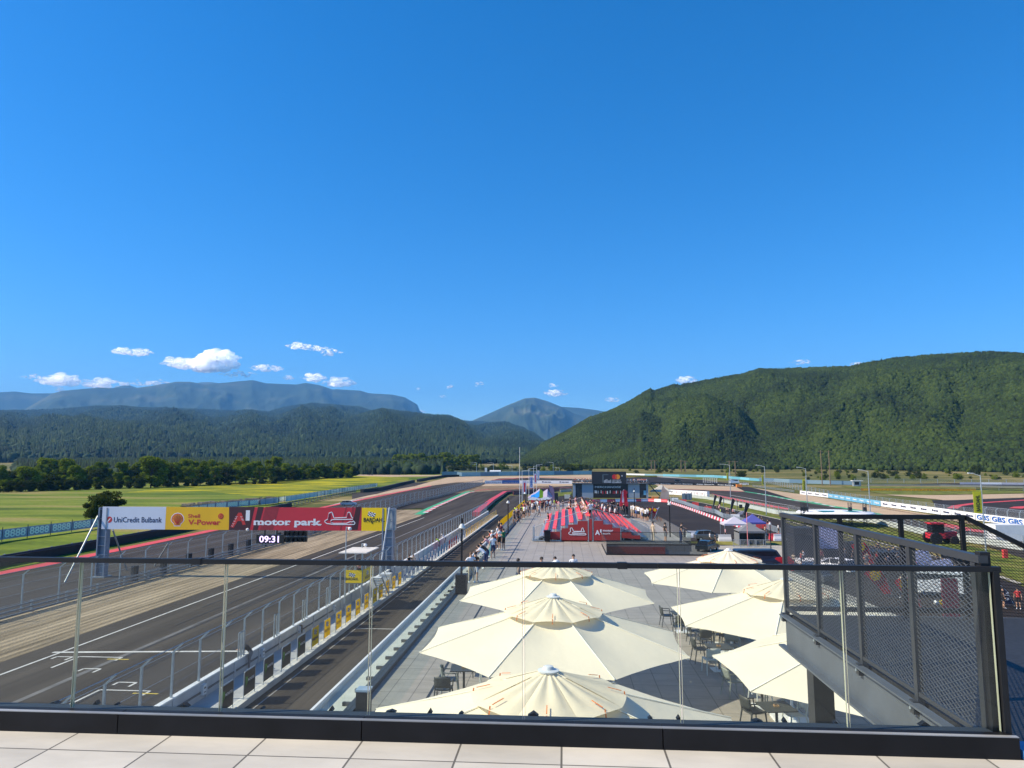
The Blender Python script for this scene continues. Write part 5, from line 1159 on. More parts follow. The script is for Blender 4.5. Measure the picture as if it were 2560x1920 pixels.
POSES = {
 'stand': {},
 'hips': dict(le=(.36,.06,1.17), lw=(.20,-.04,1.02), re=(-.36,.06,1.17), rw=(-.20,-.04,1.02), lk=(.15,-.04,.5), la=(.18,.02,.08), lt=(.22,-.14,.035)),
 'lean': dict(wai=(0,-.10,1.10), che=(0,-.26,1.22), nec=(0,-.42,1.32), hed=(0,-.50,1.43), top=(0,-.53,1.50), ls=(.18,-.32,1.27), le=(.24,-.50,1.08), lw=(.10,-.68,1.05), rs=(-.18,-.32,1.27), re=(-.24,-.50,1.08), rw=(-.10,-.68,1.05), pel=(0,.06,.95), lh=(.09,.06,.91), rh=(-.09,.06,.91), lk=(.1,.02,.5), rk=(-.12,-.12,.5), ra=(-.12,-.08,.08), rt=(-.13,-.25,.035)),
 'phone': dict(le=(.25,-.02,1.15), lw=(.10,-.26,1.20), re=(-.25,-.02,1.15), rw=(-.07,-.28,1.20), hed=(0,-.04,1.59), top=(0,-.06,1.67)),
 'walk': dict(le=(.24,-.10,1.14), lw=(.22,-.28,.98), re=(-.24,.12,1.15), rw=(-.25,.10,.90), lk=(.10,.04,.50), la=(.10,.26,.13), lt=(.11,.14,.035), rk=(-.10,-.16,.52), ra=(-.10,-.26,.09), rt=(-.11,-.42,.05)),
 'reach': dict(ls=(.17,-.04,1.40), le=(.24,-.26,1.30), lw=(.22,-.50,1.22), wai=(0,-.03,1.1), che=(0,-.08,1.29), nec=(0,-.10,1.46), hed=(0,-.14,1.58), top=(0,-.16,1.66)),
 'wave': dict(le=(.34,-.04,1.50), lw=(.30,-.14,1.74)),
 'sit': dict(pel=(0,0,.52), wai=(0,.02,.67), che=(0,-.02,.88), nec=(0,-.04,1.05), hed=(0,-.07,1.17), top=(0,-.08,1.25), ls=(.18,-.02,.98), le=(.24,-.08,.72), lw=(.14,-.30,.62), rs=(-.18,-.02,.98), re=(-.24,-.08,.72), rw=(-.14,-.30,.62),
    lh=(.10,-.04,.50), lk=(.13,-.44,.50), la=(.13,-.42,.09), lt=(.14,-.58,.035), rh=(-.10,-.04,.50), rk=(-.13,-.44,.50), ra=(-.13,-.42,.09), rt=(-.14,-.58,.035)),
}
def make_pose(key):
    J = dict(BASE); J.update(POSES[key]); names = list(J); me = bpy.data.meshes.new('person_body')
    me.from_pydata([J[k] for k in names], [(names.index(a), names.index(b)) for a, b in EDG], [])
    ob = bpy.data.objects.new('tmp', me); COL.objects.link(ob); sk = ob.modifiers.new('s', 'SKIN'); ss = ob.modifiers.new('u', 'SUBSURF'); ss.levels = 1; ss.render_levels = 1
    if not me.skin_vertices: me.attributes
    dat = me.skin_vertices[0].data
    for i, k in enumerate(names): dat[i].radius = RAD[k]; dat[i].use_root = (k == 'pel')
    ob.update_tag(); bpy.context.view_layer.update()
    dg = bpy.context.evaluated_depsgraph_get(); ev = bpy.data.meshes.new_from_object(ob.evaluated_get(dg)); bpy.data.objects.remove(ob); 
    V = [tuple(v.co) for v in ev.vertices]; F = [tuple(p.vertices) for p in ev.polygons]; JV = {k: Vector(v) for k, v in J.items()}
    b = MB(); b.add(V, F)
    mi = []
    for p in ev.polygons:
        c = p.center; best = (9, 0)
        for e, rg in REG.items():
            a, q = JV[e[0]], JV[e[1]]; d = q-a; t = max(0, min(1, (c-a).dot(d)/d.length_squared)); ds = (c-a-d*t).length - .5*(RAD[e[0]][0]*(1-t)+RAD[e[1]][0]*t)
            g = rg
            if e[0] in ('ls','rs') and t > .62: g = 5
            if e == ('pel','wai') and t < .25: g = 2
            if e == ('che','nec') and t > .8: g = 0
            if e[0] in ('lh','rh') and t > .9: g = 3
            if ds < best[0]: best = (ds, g)
        mi.append(best[1])
    b.m = mi
    for s in ('l', 'r'):   # hands: palm and five separate fingers
        w, e = JV[s+'w'], JV[s+'e']; d = (w-e).normalized(); sd_ = Vector((0,1,0)) if abs(d.y) < .8 else Vector((1,0,0)); sd_ = (sd_-d*sd_.dot(d)).normalized(); nn = d.cross(sd_)
        b.obox(w+d*.06, d, sd_, nn, .05, .038, .014, 0)
        for k, L in enumerate((.07,.08,.075,.06)): o = w+d*.105+sd_*(-.028+.019*k); b.tube(o, o+d*L*.55, .009, .008, 5, 0); b.tube(o+d*L*.55, o+d*L*.9+nn*.02, .008, .006, 5, 0)
        o = w+d*.04-sd_*.038; b.tube(o, o+d*.04-sd_*.03, .011, .007, 5, 0)
    h = JV['hed']; f = Vector((0,-1,0))
    b.tube(h+f*.085+Vector((0,0,.0)), h+f*.112+Vector((0,0,-.022)), .008, .013, 5, 0)
    for sx in (-1, 1): b.tube(h+Vector((sx*.075,0,0)), h+Vector((sx*.092,.01,.005)), .022, .018, 6, 0)
    return b, h
poseb = {k: make_pose(k) for k in POSES}
pmesh = {}
def person(pose, loc, face, shirt, legs, label, group=None, skin=None, lower=None, hair=None, shoes=None, sc=1.0, sleeve=None):
    """face: heading the front points to, degrees from +Y towards +X"""
    skin = skin or m_skin; b, h = poseb[pose]
    mats = [skin, shirt, legs, lower or skin, shoes or CW, sleeve or skin]
    if pose not in pmesh:
        o = b.build('person', mats, origin=(0,0,0), smooth=True); pmesh[pose] = o.data
    else:
        o = bpy.data.objects.new('person', pmesh[pose]); COL.objects.link(o)
    for sl, m in zip(o.material_slots, mats): sl.link = 'OBJECT'; sl.material = m
    o.location = loc; o.rotation_euler.z = math.radians(180-face); o.scale = (sc, sc, sc)
    key = 'hair'+pose
    if key not in pmesh:
        q = MB(); n = 10
        for j in range(5):
            for i in range(n):
                t = 2*PI*i/n; ph = (j/4)*1.55; r = math.sin(PI/2-ph) if j else 1
                r = math.cos(ph); q.v.append((h.x+.092*r*math.cos(t), h.y+.012+.106*r*math.sin(t), h.z+.02+.105*math.sin(ph)-(.045 if j == 0 and math.sin(t) > -.2 else 0)))
        for j in range(4):
            for i in range(n): q.f.append((j*n+i, j*n+(i+1) % n, (j+1)*n+(i+1) % n, (j+1)*n+i)); q.m.append(0)
        hm = q.build('hair', hair or m_hd, o, smooth=True); hm.location = (0,0,0); 
        for v in hm.data.vertices: pass
        pmesh[key] = hm.data; hm.data.vertices.foreach_set('co', [c for v in q.v for c in v]); hm.data.update()
    else: hm = bpy.data.objects.new('hair', pmesh[key]); COL.objects.link(hm); hm.parent = o
    hm.material_slots[0].link = 'OBJECT'; hm.material_slots[0].material = hair or m_hd
    return tag(o, label, 'person', group)
D_ = DECK; R_ = lambda c, x, y, z=DECK: GK(c, x, y, z)
gA = 'people along the low deck glass'
person('hips', R_(12,140,1470), 150, CW, CBE, 'man in white T-shirt and beige trousers, hands on hips, beside the near lamp', gA, lower=CBE, hair=m_hb)
person('stand', R_(12,235,1450), 20, CB, CW, 'woman in black top with white shirt tied round her waist, back turned', gA)
person('lean', R_(12,430,1185), -75, CW, CN, 'man in white T-shirt leaning left onto the glass rail', gA, lower=m_skin)
person('lean', R_(12,480,1120), -80, CB, CN, 'dark-haired person in black leaning behind the white-shirted man', gA, lower=CN)
person('stand', R_(12,600,975), -20, CW, CN, 'man with his back turned, white T-shirt with dark strap and navy shorts', gA)
person('lean', R_(12,545,940), -85, CP, CT, 'woman in teal trousers leaning on the glass rail', gA, lower=CT, hair=m_hb)
person('stand', R_(12,735,775), -60, CW, CB, 'woman in white top and black shorts beside the man in green', gA)
person('phone', R_(12,822,795), -60, CG, CB, 'man in green T-shirt and black shorts holding a phone', gA)
person('stand', R_(12,580,850), -70, CW, CGR, 'person with pale sun hat leaning among the group at the glass', gA, hair=m_hw)
person('lean', R_(12,640,800), -80, CR, CB, 'person in red top between two white shirts at the glass', gA)
person('stand', R_(12,700,700), -70, CW, CR, 'person in white with dark ponytail behind the white-topped woman', gA)
person('stand', R_(12,770,640), -75, CO, CB, 'person in maroon top behind the man in green', gA)
person('stand', R_(12,730,560), -80, CB, CB, 'person in black at the far end of the near group at the glass', gA)
person('walk', R_(12,1120,235), 100, CB, CB, 'person in black walking near the lamp by the yellow banner', gA)
person('walk', R_(12,1040,240), 100, CGR, CB, 'person in grey carrying a white helmet near the yellow banner', gA)
for i, (y, c) in enumerate(((38.6,(585,1090)),(39.3,(820,1078)),(39.5,(955,1085)),(40.6,(1140,1055)))):
    x = atY(*K(3,*c),y).x; sh, lb_, sk_, ps, fc = [(CGR,'woman in mauve top, head just above the handrail','walk',None,60),(CR,'person in red T-shirt, only head and shoulder above the handrail','stand',None,100),(CW,'dark-haired person in white bowing the head behind the handrail','stand',None,180),(CW,'bearded man in white T-shirt with dark backpack straps facing the terrace','stand',None,180)][i]
    person('stand' if i else 'walk', (x, y, DECK), fc, sh, CN, lb_, 'people in front of the grandstand crossed by the handrail')
gB_ = 'crowd between the glass rail and the striped tent'
rr = random.Random(5); shp = [CW,CW,CW,CB,CB,CGR,CN,CR,CP,CY,CBE]
cr = [(17,960,840),(17,1000,845),(17,1060,840),(17,1080,825),(17,1110,830),(17,1150,800),(17,1180,790),(17,1200,800),(17,1240,745),(17,1265,740),(17,1290,725),(17,1330,715),(17,1100,770),(17,1140,760),(17,1060,790),(17,1350,800),(17,1400,720),(17,1420,700),(17,1455,720),(17,1480,700),(17,1530,700),(17,1545,690),(17,1600,690),(17,1640,690),(17,1670,700),(17,1740,690),(17,1200,720),(17,1370,690),(17,1310,690),(17,1160,720)]
cn = ['white top','black clothes','grey top','navy top','red top','pink top','lime vest','beige top']
for i, c in enumerate(cr):
    p = R_(*c); s = rr.choice(shp); s = CY if i == 3 else CW if c[1] in (1350,1240,1530,1545) else s
    person(rr.choice(['stand','stand','walk','phone','hips','stand','wave' if i == 5 else 'stand']), p, rr.uniform(-120,120), s, rr.choice([CB,CN,CGR,CBE]), 'person in the crowd between the glass rail and the striped tent', gB_, lower=rr.choice([None,None,CB]), hair=rr.choice([m_hd,m_hd,m_hb]), sc=rr.uniform(.93,1.03))
# right edge of the deck
person('stand', R_(4,145,1030), 60, CBE, CBE, 'man in loose beige shirt and trousers standing on the right of the deck', 'three men on the right deck edge', lower=CBE, sleeve=CBE, sc=1.05)
person('stand', R_(4,278,1040), 70, CB, CGR, 'man in black T-shirt and grey shorts looking down, between the other two', 'three men on the right deck edge', sc=1.03)
person('reach', R_(4,445,1047), 75, CB, CN, 'man in black T-shirt and jeans resting his arms on the edge rail', 'three men on the right deck edge', lower=CN, sc=1.06)
for i, (x, y) in enumerate([(1725,690),(1745,692),(1752,700),(1775,705),(1790,710),(1803,712),(1820,722),(1835,728),(1850,738),(1868,742),(1880,735),(1893,738)]):
    person(['stand','hips','stand','phone'][i % 4], R_(3,x,y), rr.uniform(20,90), CW if i % 5 != 3 else CBE, rr.choice([CN,CB,CBL,CBE]), 'spectator in a light top in the queue along the right deck edge', 'queue of spectators by the red feather flags', sc=rr.uniform(.94,1.02))
for x, y in ((1590,672),(1632,680),(1648,682),(1678,680),(1550,640),(1530,655)): person('stand', R_(3,x,y), rr.uniform(120,200), CB, CB, 'staff member in black standing near the red pillar flag', 'staff in black near the red pillar flag', lower=CB)
# spectators on the stand
gS = 'spectators sitting at the top of the grandstand'
rowx = lambda s, r: (lx[r] if s < 0 else 2*cx-lx[r]+.25)
for (s, r, y) in [(-1,5,3.5),(-1,5,6),(-1,5,8),(-1,5,9.2),(-1,5,12),(-1,5,14),(-1,5,16),(-1,5,18),(-1,5,20),(-1,4,17),(-1,4,19),(-1,4,21),(-1,3,20),(-1,0,13)]:
    person('sit', (rowx(s,r)+.12, Y0+y, DECK+.42+dz*r*1.02-.02), -90, rr.choice([CW,CW,CB,CP,CBE]), rr.choice([CB,CN,CW]), 'spectator sitting on the left half of the grandstand', gS, lower=rr.choice([None,CB]))
for (r, y) in [(5,9),(5,12),(5,15),(4,11),(4,16),(3,14),(3,19),(2,17),(2,21),(1,20)]:
    person('sit', (rowx(1,r)-.12, Y0+y, DECK+.42+dz*r*1.02-.02), 90, rr.choice([CB,CB,CGR,CW]), CB, 'spectator sitting on the right half of the grandstand', gS+' on the right', lower=CB)
person('stand', (cx, Y0+1.2, DECK+topz-.04), 150, CW, CB, 'person in white and black standing at the top gap of the grandstand', gS)
person('stand', (rowx(-1,4), Y0+18, DECK+.42+dz*4), 100, CP, CW, 'woman in pale pink standing among the seated spectators', gS, lower=m_skin)
person('stand', (rowx(-1,4)-.6, Y0+18.5, DECK+.42+dz*3.5), 100, CB, CB, 'man in black standing beside the woman in pale pink', gS)
# pit wall
person('lean', GK(6,1725,480,.32), -90, CB, CGR, 'person in black leaning over the pit wall between two fence posts', None, lower=CGR, hair=m_hb)
person('sit', GK(2,1560,985,.62), 150, CB, CB, 'person in black sitting on the pit wall ledge, left of the pair', 'pair sitting by the pit wall', lower=CB)
person('sit', GK(2,1595,980,.62), 150, CBE, CB, 'person in beige sitting on the pit wall ledge, right of the pair', 'pair sitting by the pit wall', lower=CB)
p = atX(*K(2,1838,810), XW+.5); person('lean', (p.x, p.y, .3), -90, CY, CGR, 'marshal in bright green vest leaning over the far pit wall', None, lower=CGR)
p = atX(*K(2,1890,775), XW+.5); person('lean', (p.x, p.y, .3), -80, CW, CGR, 'person in white with white cap at the far pit wall', None, lower=CGR, hair=m_hw)
person('phone', (mx0+.7, YM+1.4, zf), 150, CP, CB, 'marshal in the raised stand behind the yellow board', None)
# paddock
for (x, y, s, lb_) in ((740,700,CR,'marshal in red beside the row of crowd barriers'),(880,740,CY,'marshal in bright yellow vest behind the crowd barriers'),(935,990,CP,'woman in pink standing at the white pop-up tent'),(1365,960,CBE,'person in beige under the white pop-up tent'),(765,1045,CW,'person in white walking behind the silver car'),(822,1070,CB,'person in black at the grass edge behind the silver car'),(1512,940,CW,'person in white next to barriers by the mesh guard')):
    person('stand', GK(4,x,y,0), 90, s, CB, lb_, 'people in the paddock')
for x, y in ((730,690),(848,690),(862,700),(870,680),(948,720),(965,725),(1018,740),(1035,742),(1170,800),(1195,810),(1215,812),(1240,815),(1252,820),(1300,835),(1330,838),(1395,880),(1420,890)):
    person('stand', GK(4,x,y,0), rr.uniform(100,300), rr.choice([CW,CB,CP,CBE,CR]), CB, 'spectator standing behind the crowd barriers of the skid pad', 'spectators behind the crowd barriers')
for (c, x, y, s, lb_) in ((16,1600,1430,CB,'person in black left of the dark feather flag'),(16,1820,1440,CR,'person in red and white right of the dark feather flag'),(15,405,720,CY,'person in lime vest seen through the mesh'),(15,680,770,CO,'person in maroon seen through the mesh'),(16,90,1200,CBE,'person in pale top seen through the mesh between flags'),(16,120,1330,CW,'person in white seen through the mesh below the flags')):
    person('stand', GK(c,x,y,0), rr.uniform(0,360), s, CB, lb_, 'people seen through the mesh guard')

for k in range(44):
    if k < 24: p = GK(15, rr.uniform(180,1850), rr.uniform(640,860), 0)
    else: p = GK(16, rr.uniform(40,1250), rr.uniform(860,1330), 0)
    person(rr.choice(['stand','walk','phone','hips']), p, rr.uniform(0,360), rr.choice([CB,CB,CW,CGR,CN,CR,CBE]), rr.choice([CB,CN,CGR]), 'visitor among the exhibition stands seen through the mesh guard', 'visitors among the exhibition stands', lower=rr.choice([CB,CN,None]))
# ================================================================ MERCHANDISE BUILDING (black, two levels, big screen)
mb0 = GK(3,1135,500,0); YBd = mb0.y
def Q(x, y, d=0.0): p = atY(*K(13, x, y), YBd-d); return p
mbd = thing('pavilion', (Q(1200,500).x, YBd, 0), 'black two level pavilion with grey panels, roof terrace and large dark screen', 'building')
m_pan = M('grey_panel', (.28,.33,.40), .5, .06, .3)
zr_ = Q(1200,345).z; xl_, xr_ = Q(635,400).x, Q(1940,400).x
q = MB(); q.box(xl_, xr_, YBd+.3, YBd+9, 0, zr_); q.build('wall', m_blk, mbd)
q = MB(); q.box(xl_-.2, xr_+.2, YBd-.6, YBd+9.2, zr_, zr_+.18); q.build('roof_slab', m_black2, mbd)
for x0, x1 in ((637,683),(795,988),(1590,1790),(1905,1940)):
    q = MB(); q.box(Q(x0,400).x, Q(x1,400).x, YBd+.1, YBd+.3, 0, zr_-.05); q.build('wall_panel', m_pan, mbd)
q = MB(); q.box(Q(995,400).x, Q(1588,400).x, YBd-.05, YBd+.3, Q(0,425).z, zr_-.02); fc = q.build('fascia', m_blk, mbd)
D = MB(); D.text('MERCHANDISE', (Q(1015,0).x, YBd-.1, Q(0,410).z), (1,0,0), (0,0,1), .9, 0, .0, wfit=Q(1460,0).x-Q(1015,0).x); D.build('lettering', m_ltr_w, fc)
q = MB(); q.box(Q(1000,400).x, Q(1585,400).x, YBd+.02, YBd+.28, .1, Q(0,430).z); wdw = q.build('shop_front', M('shop_glass', (.018,.02,.025), .15, .3, .5), mbd)
rr = random.Random(9)
D = MB(); cs = [m_ltr_w, m_dkred, m_pan, m_brd]
for x in range(1010, 1570, 26):
    for z0, z1 in ((530,470),):
        k = rr.choice([0,1,2,0,3]); w = rr.uniform(8,16); zz = rr.uniform(-8,8)
        if rr.random() < .75: D.box(Q(x,0).x, Q(x+w,0).x, YBd-.02, YBd+.0, Q(0,505+zz).z, Q(0,455+zz).z, k); 
D.build('hanging_clothes', cs, wdw)['kind'] = 'stuff'
q = MB(); q.box(Q(690,0).x, Q(790,0).x, YBd+.2, YBd+.3, .1, zr_-.3); q.build('door', M('door_glass', (.03,.04,.055), .15, .3, 1), mbd)
q = MB(); q.box(Q(1795,0).x, Q(1900,0).x, YBd+.2, YBd+.3, .1, zr_-.3); dr = q.build('door', M('door_glass', (.03,.04,.055), .15, .3, 1), mbd)
q = MB(); q.box(Q(1850,0).x, Q(1892,0).x, YBd+.15, YBd+.19, Q(0,530).z, Q(0,455).z); q.build('poster', m_ltbl, dr)
q = MB(); q.box(Q(962,0).x, Q(1555,0).x, YBd+.4, YBd+1.6, zr_+.18, Q(0,130).z); scn = q.build('screen', M('screen_housing', (.022,.024,.030), .5, .1, 1), mbd)
D = MB(); YS = YBd+.38
def disc(x, y, R, mi, d=0.0, n=28): c = atY(*K(13,x,y), YS-d); D.add([(c.x+R*math.cos(2*PI*i/n), YS-d, c.z+R*math.sin(2*PI*i/n)) for i in range(n)], [tuple(range(n))], mi)
R = Q(1395,0).x-Q(1352,0).x; disc(1356,222,R,1,.02); disc(1410,222,R,2,.03)
c = atY(*K(13,1383,222), YS); D.add([(c.x+R*.40*math.cos(2*PI*i/20), YS-.045, c.z+R*.85*math.sin(2*PI*i/20)) for i in range(20)], [tuple(range(20))], 3)
D.box(Q(1145,0).x, Q(1165,0).x, YS-.03, YS, Q(0,325).z, Q(0,180).z, 4); D.box(Q(1165,0).x, Q(1250,0).x, YS-.03, YS, Q(0,190).z, Q(0,178).z, 4)
for x in range(1172, 1290, 22): D.box(Q(x,0).x, Q(x+13,0).x, YS-.03, YS, Q(0,325).z, Q(0,rr.choice([270,280,262])).z, 0)
D.box(Q(1315,0).x, Q(1462,0).x, YS-.025, YS, Q(0,282).z, Q(0,272).z, 0)
for x in range(1318, 1460, 20): D.box(Q(x,0).x, Q(x+11,0).x, YS-.03, YS, Q(0,328).z, Q(0,rr.choice([290,295,300])).z, 0)
disc(1487,205,.25,0,.02); D.build('screen_image', [M('screen_white', (.5,.52,.55), .6, .3, .5), M('disc_red', (.60,.02,.03), .5, .05), M('disc_orange', (.85,.28,.02), .5, .05), M('disc_overlap', (.75,.11,.02), .5, .05), M('screen_grey', (.10,.13,.15), .6, .1)], scn)
railing(mbd, [Vector((xl_, YBd-.5, zr_+.18)), Vector((Q(962,0).x, YBd-.5, zr_+.18))], 1.1, .5, r=.03); railing(mbd, [Vector((Q(1555,0).x, YBd-.5, zr_+.18)), Vector((xr_, YBd-.5, zr_+.18))], 1.1, .5, r=.03)
q = MB()
for i in range(14): q.box(xr_+.4+i*.3, xr_+.7+i*.3, YBd+1, YBd+3, zr_-i*.34-.05, zr_-i*.34)
q.beam((xr_+.3,YBd+1,zr_), (xr_+4.8,YBd+1,0), .08, .3); q.beam((xr_+.3,YBd+1,zr_+1.1), (xr_+4.8,YBd+1,1.1), .05, .08); q.box(xr_, xr_+2.6, YBd+.6, YBd+3, zr_, zr_+.15); q.build('outside_stair', m_black2, mbd)
for i in range(40):
    x = rr.uniform(xl_+.5, Q(950,0).x) if i < 13 else rr.uniform(Q(1565,0).x, xr_-.4)
    if i > 25: x = rr.uniform(Q(1780,0).x, xr_-.2)
    person(rr.choice(['stand','phone','hips']), (x, YBd+rr.uniform(.2,1.5), zr_+.18), rr.uniform(120,240), rr.choice([CW,CW,CB,CR,CP,CBE]), rr.choice([CB,CW,CN]), 'spectator on the roof terrace of the black pavilion', 'spectators on the pavilion roof', lower=rr.choice([None,CB]), sc=1.05)

# ================================================================ BARRIERS OF THE SKID PAD
def bb_proto(mt):
    t = MB(); t.add([(x*L, s*w, z) for z, w, L in ((0,.24,.5),(.25,.22,.5),(.55,.10,.48),(.80,.09,.48)) for x, s in ((-1,-1),(1,-1),(1,1),(-1,1))],
        [(k*4+i, k*4+(i+1) % 4, k*4+4+(i+1) % 4, k*4+4+i) for k in range(3) for i in range(4)] + [(12,13,14,15),(3,2,1,0)])
    return t.build('barrier_block', mt, origin=(0,0,0))
bR, bW = bb_proto(M('barrier_red', (.60,.05,.07), .5, .15, 1)), bb_proto(M('barrier_white', (.70,.70,.72), .5, .06, 1)); fr_ = {}
def blocks(pts, step, sc, grp, where):
    P = resample([Vector((p[0],p[1],0)) for p in pts], step)
    for i, (a, c_) in enumerate(zip(P, P[1:])):
        pr = bR if i % 2 == 0 else bW; o = pr if pr not in fr_ else dup(pr); fr_[pr] = 1
        m_ = (a+c_)/2; o.location = (m_.x, m_.y, .02); o.rotation_euler.z = math.atan2(c_.y-a.y, c_.x-a.x); o.scale = (sc*step, sc, sc)
        tag(o, '%s plastic barrier block %s' % ('red' if i % 2 == 0 else 'white', where), 'barrier', grp+(' red' if i % 2 == 0 else ' white'))
blocks(P2([(3,1345,548),(3,1900,540),(3,2080,548)]), 2.4, 1.25, 'barrier blocks along the back of the skid pad', 'in the row in front of the black pavilion')
blocks(P2([(3,2080,548),(3,2130,560),(4,330,608),(4,450,645),(4,620,705),(4,900,810),(4,1130,885)]), 1.6, .85, 'barrier blocks along the right of the skid pad', 'in the long row right of the skid pad')
for (x, y, m_, lb_) in ((572,978,bW,'single white barrier block left of the silver car'),(928,1022,bW,'white barrier block between silver car and white tent'),(1478,1010,bR,'red barrier block next to the mesh guard'),(1530,1015,bW,'white barrier block at the edge of the mesh guard')):
    o = dup(m_); p = GK(4,x,y); o.location = (p.x,p.y,.02); o.rotation_euler.z = 0; o.scale = (1.9,1.2,1.3); tag(o, lb_, 'barrier', 'single barrier blocks'); 
# crowd-control barriers
def cc_proto():
    t = thing('crowd_barrier', (0,0,0), None, None); q = MB(); q.path([(-1.1,0,.1),(-1.1,0,1.1),(1.1,0,1.1),(1.1,0,.1),(-1.1,0,.18),(1.1,0,.18)][:4], .03, 5); q.tube((-1.1,0,.18),(1.1,0,.18),.025,n=5); q.build('frame', m_galv, t)
    q = MB()
    for i in range(13): x = -1.0+i*2.0/12; q.tube((x,0,.18),(x,0,1.1),.016,n=4,caps=False)
    q.build('bars', m_galv, t); q = MB()
    for x in (-.9,.9): q.beam((x,-.3,.03),(x,.3,.03),.04); q.beam((x,0,.03),(x,0,.2),.04)
    q.build('feet', m_galv, t); return t
ccp = cc_proto(); ccn = 0
for pts in ([(4,330,575),(4,480,620),(4,640,680),(4,830,722),(4,900,765),(4,1150,830),(4,1340,880),(4,1540,945)],):
    P = resample([Vector((p[0],p[1],0)) for p in P2(pts)], 2.35)
    for a, c_ in zip(P, P[1:]):
        o = ccp if ccn == 0 else dup(ccp); ccn += 1; m_ = (a+c_)/2; o.location = (m_.x, m_.y, 0); o.rotation_euler.z = math.atan2(c_.y-a.y, c_.x-a.x); tag(o, 'steel crowd barrier in the row between skid pad and service lane', 'crowd barrier', 'crowd barriers behind the skid pad')
for x in (1105,1185,1265,1345): o = dup(ccp); p = GK(4,x,1088); o.location = (p.x,p.y,0); o.rotation_euler.z = 0; tag(o, 'steel crowd barrier in front of the grey tent', 'crowd barrier', 'crowd barriers in front of the grey tent')
for k, (x, y, mm, lb_) in enumerate(((470,605,m_red,'small red banner tied to the crowd barriers, farthest'),(600,640,m_red,'small red banner tied to the crowd barriers, second'),(735,690,m_red,'red banner on the crowd barriers below a marshal'),(1032,785,m_ltr_w,'white banner tied to the crowd barriers near the white umbrella'),(1340,890,m_red,'large red banner tied to the crowd barriers behind the tents'),(382,585,m_ltr_w,'white banner at the far end of the crowd barriers'))):
    p = GK(4,x,y); q = MB(); w = .9 if k != 4 else 1.3; q.prism([(p.x-w, p.y-.5, .25), (p.x+w, p.y-.9, .25), (p.x+w, p.y-.9, 1.25), (p.x-w, p.y-.5, 1.25)], (0,.03,0)); tag(q.build('small_banner', mm), lb_, 'banner')

# ================================================================ TENTS, FLAGS, CARS
def popup(c, x, y, w, d, hz, peak, mt, lb_, walls=None, rz=0.0, leg=m_galv):
    p = GK(c, x, y); t = thing('popup_tent', p, lb_, 'tent'); b = MB(); n = 6
    for k in range(4):
        cs_ = [(-w/2,-d/2),(w/2,-d/2),(w/2,d/2),(-w/2,d/2)]; a, e = cs_[k], cs_[(k+1) % 4]; V = []
        for i in range(n+1):
            f = 1-i/n
            for j in range(n+1):
                s = j/n; X = (a[0]*(1-s)+e[0]*s)*f; Y = (a[1]*(1-s)+e[1]*s)*f; V.append((p.x+X, p.y+Y, hz+(peak-hz)*(1-f)**1.25 + .0))
        b.add(V, [(i*(n+1)+j, i*(n+1)+j+1, (i+1)*(n+1)+j+1, (i+1)*(n+1)+j) for i in range(n) for j in range(n)])
        b.quad((p.x+a[0],p.y+a[1],hz),(p.x+e[0],p.y+e[1],hz),(p.x+e[0],p.y+e[1],hz-.28),(p.x+a[0],p.y+a[1],hz-.28))
    b.build('canopy', mt, t)
    for sx, sy in ((-1,-1),(1,-1),(1,1),(-1,1)): q = MB(); x0, y0 = p.x+sx*(w/2-.04), p.y+sy*(d/2-.04); q.box(x0-.03,x0+.03,y0-.03,y0+.03,0,hz); q.build('leg', leg, t)
    if walls:
        for k in walls:
            q = MB()
            if k == 'back': q.box(p.x-w/2,p.x+w/2,p.y+d/2-.03,p.y+d/2,0,hz-.1)
            if k == 'left': q.box(p.x-w/2,p.x-w/2+.03,p.y-d/2,p.y+d/2,0,hz-.1)
            if k == 'right': q.box(p.x+w/2-.03,p.x+w/2,p.y-d/2,p.y+d/2,0,hz-.1)
            q.build('side_wall', mt, t)
    return p
fw, fbl, fgr, fcr = fabric('tent_white',(.62,.60,.70),.25), fabric('tent_blue',(.12,.13,.42),.2), fabric('tent_grey',(.20,.21,.23),.1), fabric('tent_cream',(.70,.66,.58),.25)
p = popup(4,1035,960,4.0,3.4,2.1,3.2,fw,'white pop-up tent on the paddock beside the silver car')
popup(4,1235,950,3.6,3.2,2.2,3.5,fbl,'blue pop-up tent behind the grey tent')
pg = popup(4,1200,1052,3.8,3.2,2.05,3.25,fgr,'grey pop-up tent with side walls in front of the blue tent', ('left','back','right'))
q = MB(); 
for i in range(4): q.box(pg.x-1.3+i*.7,pg.x-.8+i*.7,pg.y-.4,pg.y+.4,.0,.6+.2*(i % 2))
tag(q.build('equipment_box', m_black2), 'dark equipment boxes standing under the grey tent', 'equipment')['kind'] = 'stuff'
q = MB(); q.tube((pg.x-.9,pg.y-2.4,0),(pg.x-.9,pg.y-2.4,4.8),.05,n=6); tag(q.build('pink_pole', M('pink_pole', (.80,.25,.25), .5, .1)), 'tall pink pole standing in front of the grey tent', 'pole')
popup(18,470,470,8,5,2.3,4.7,fcr,'large cream event tent right of the black pavilion')
q = MB(); a, b_ = GK(18,560,432), GK(18,1060,462); q.beam((a.x,a.y,1.0),(b_.x,b_.y,1.0),1.2,1.9); o = q.build('banner_wall', m_ltr_w); tag(o, 'long white banner wall with small red marks beside the cream tent', 'banner')
D = MB()
for i in range(7): pp_ = Vector(a)+(Vector(b_)-Vector(a))*(.1+.13*i); D.box(pp_.x-.5,pp_.x+.5,pp_.y-.70,pp_.y-.68,.8,1.4,i % 2)
D.build('marks', [M('mark_orange', (.75,.25,.05), .5), m_brd], o)
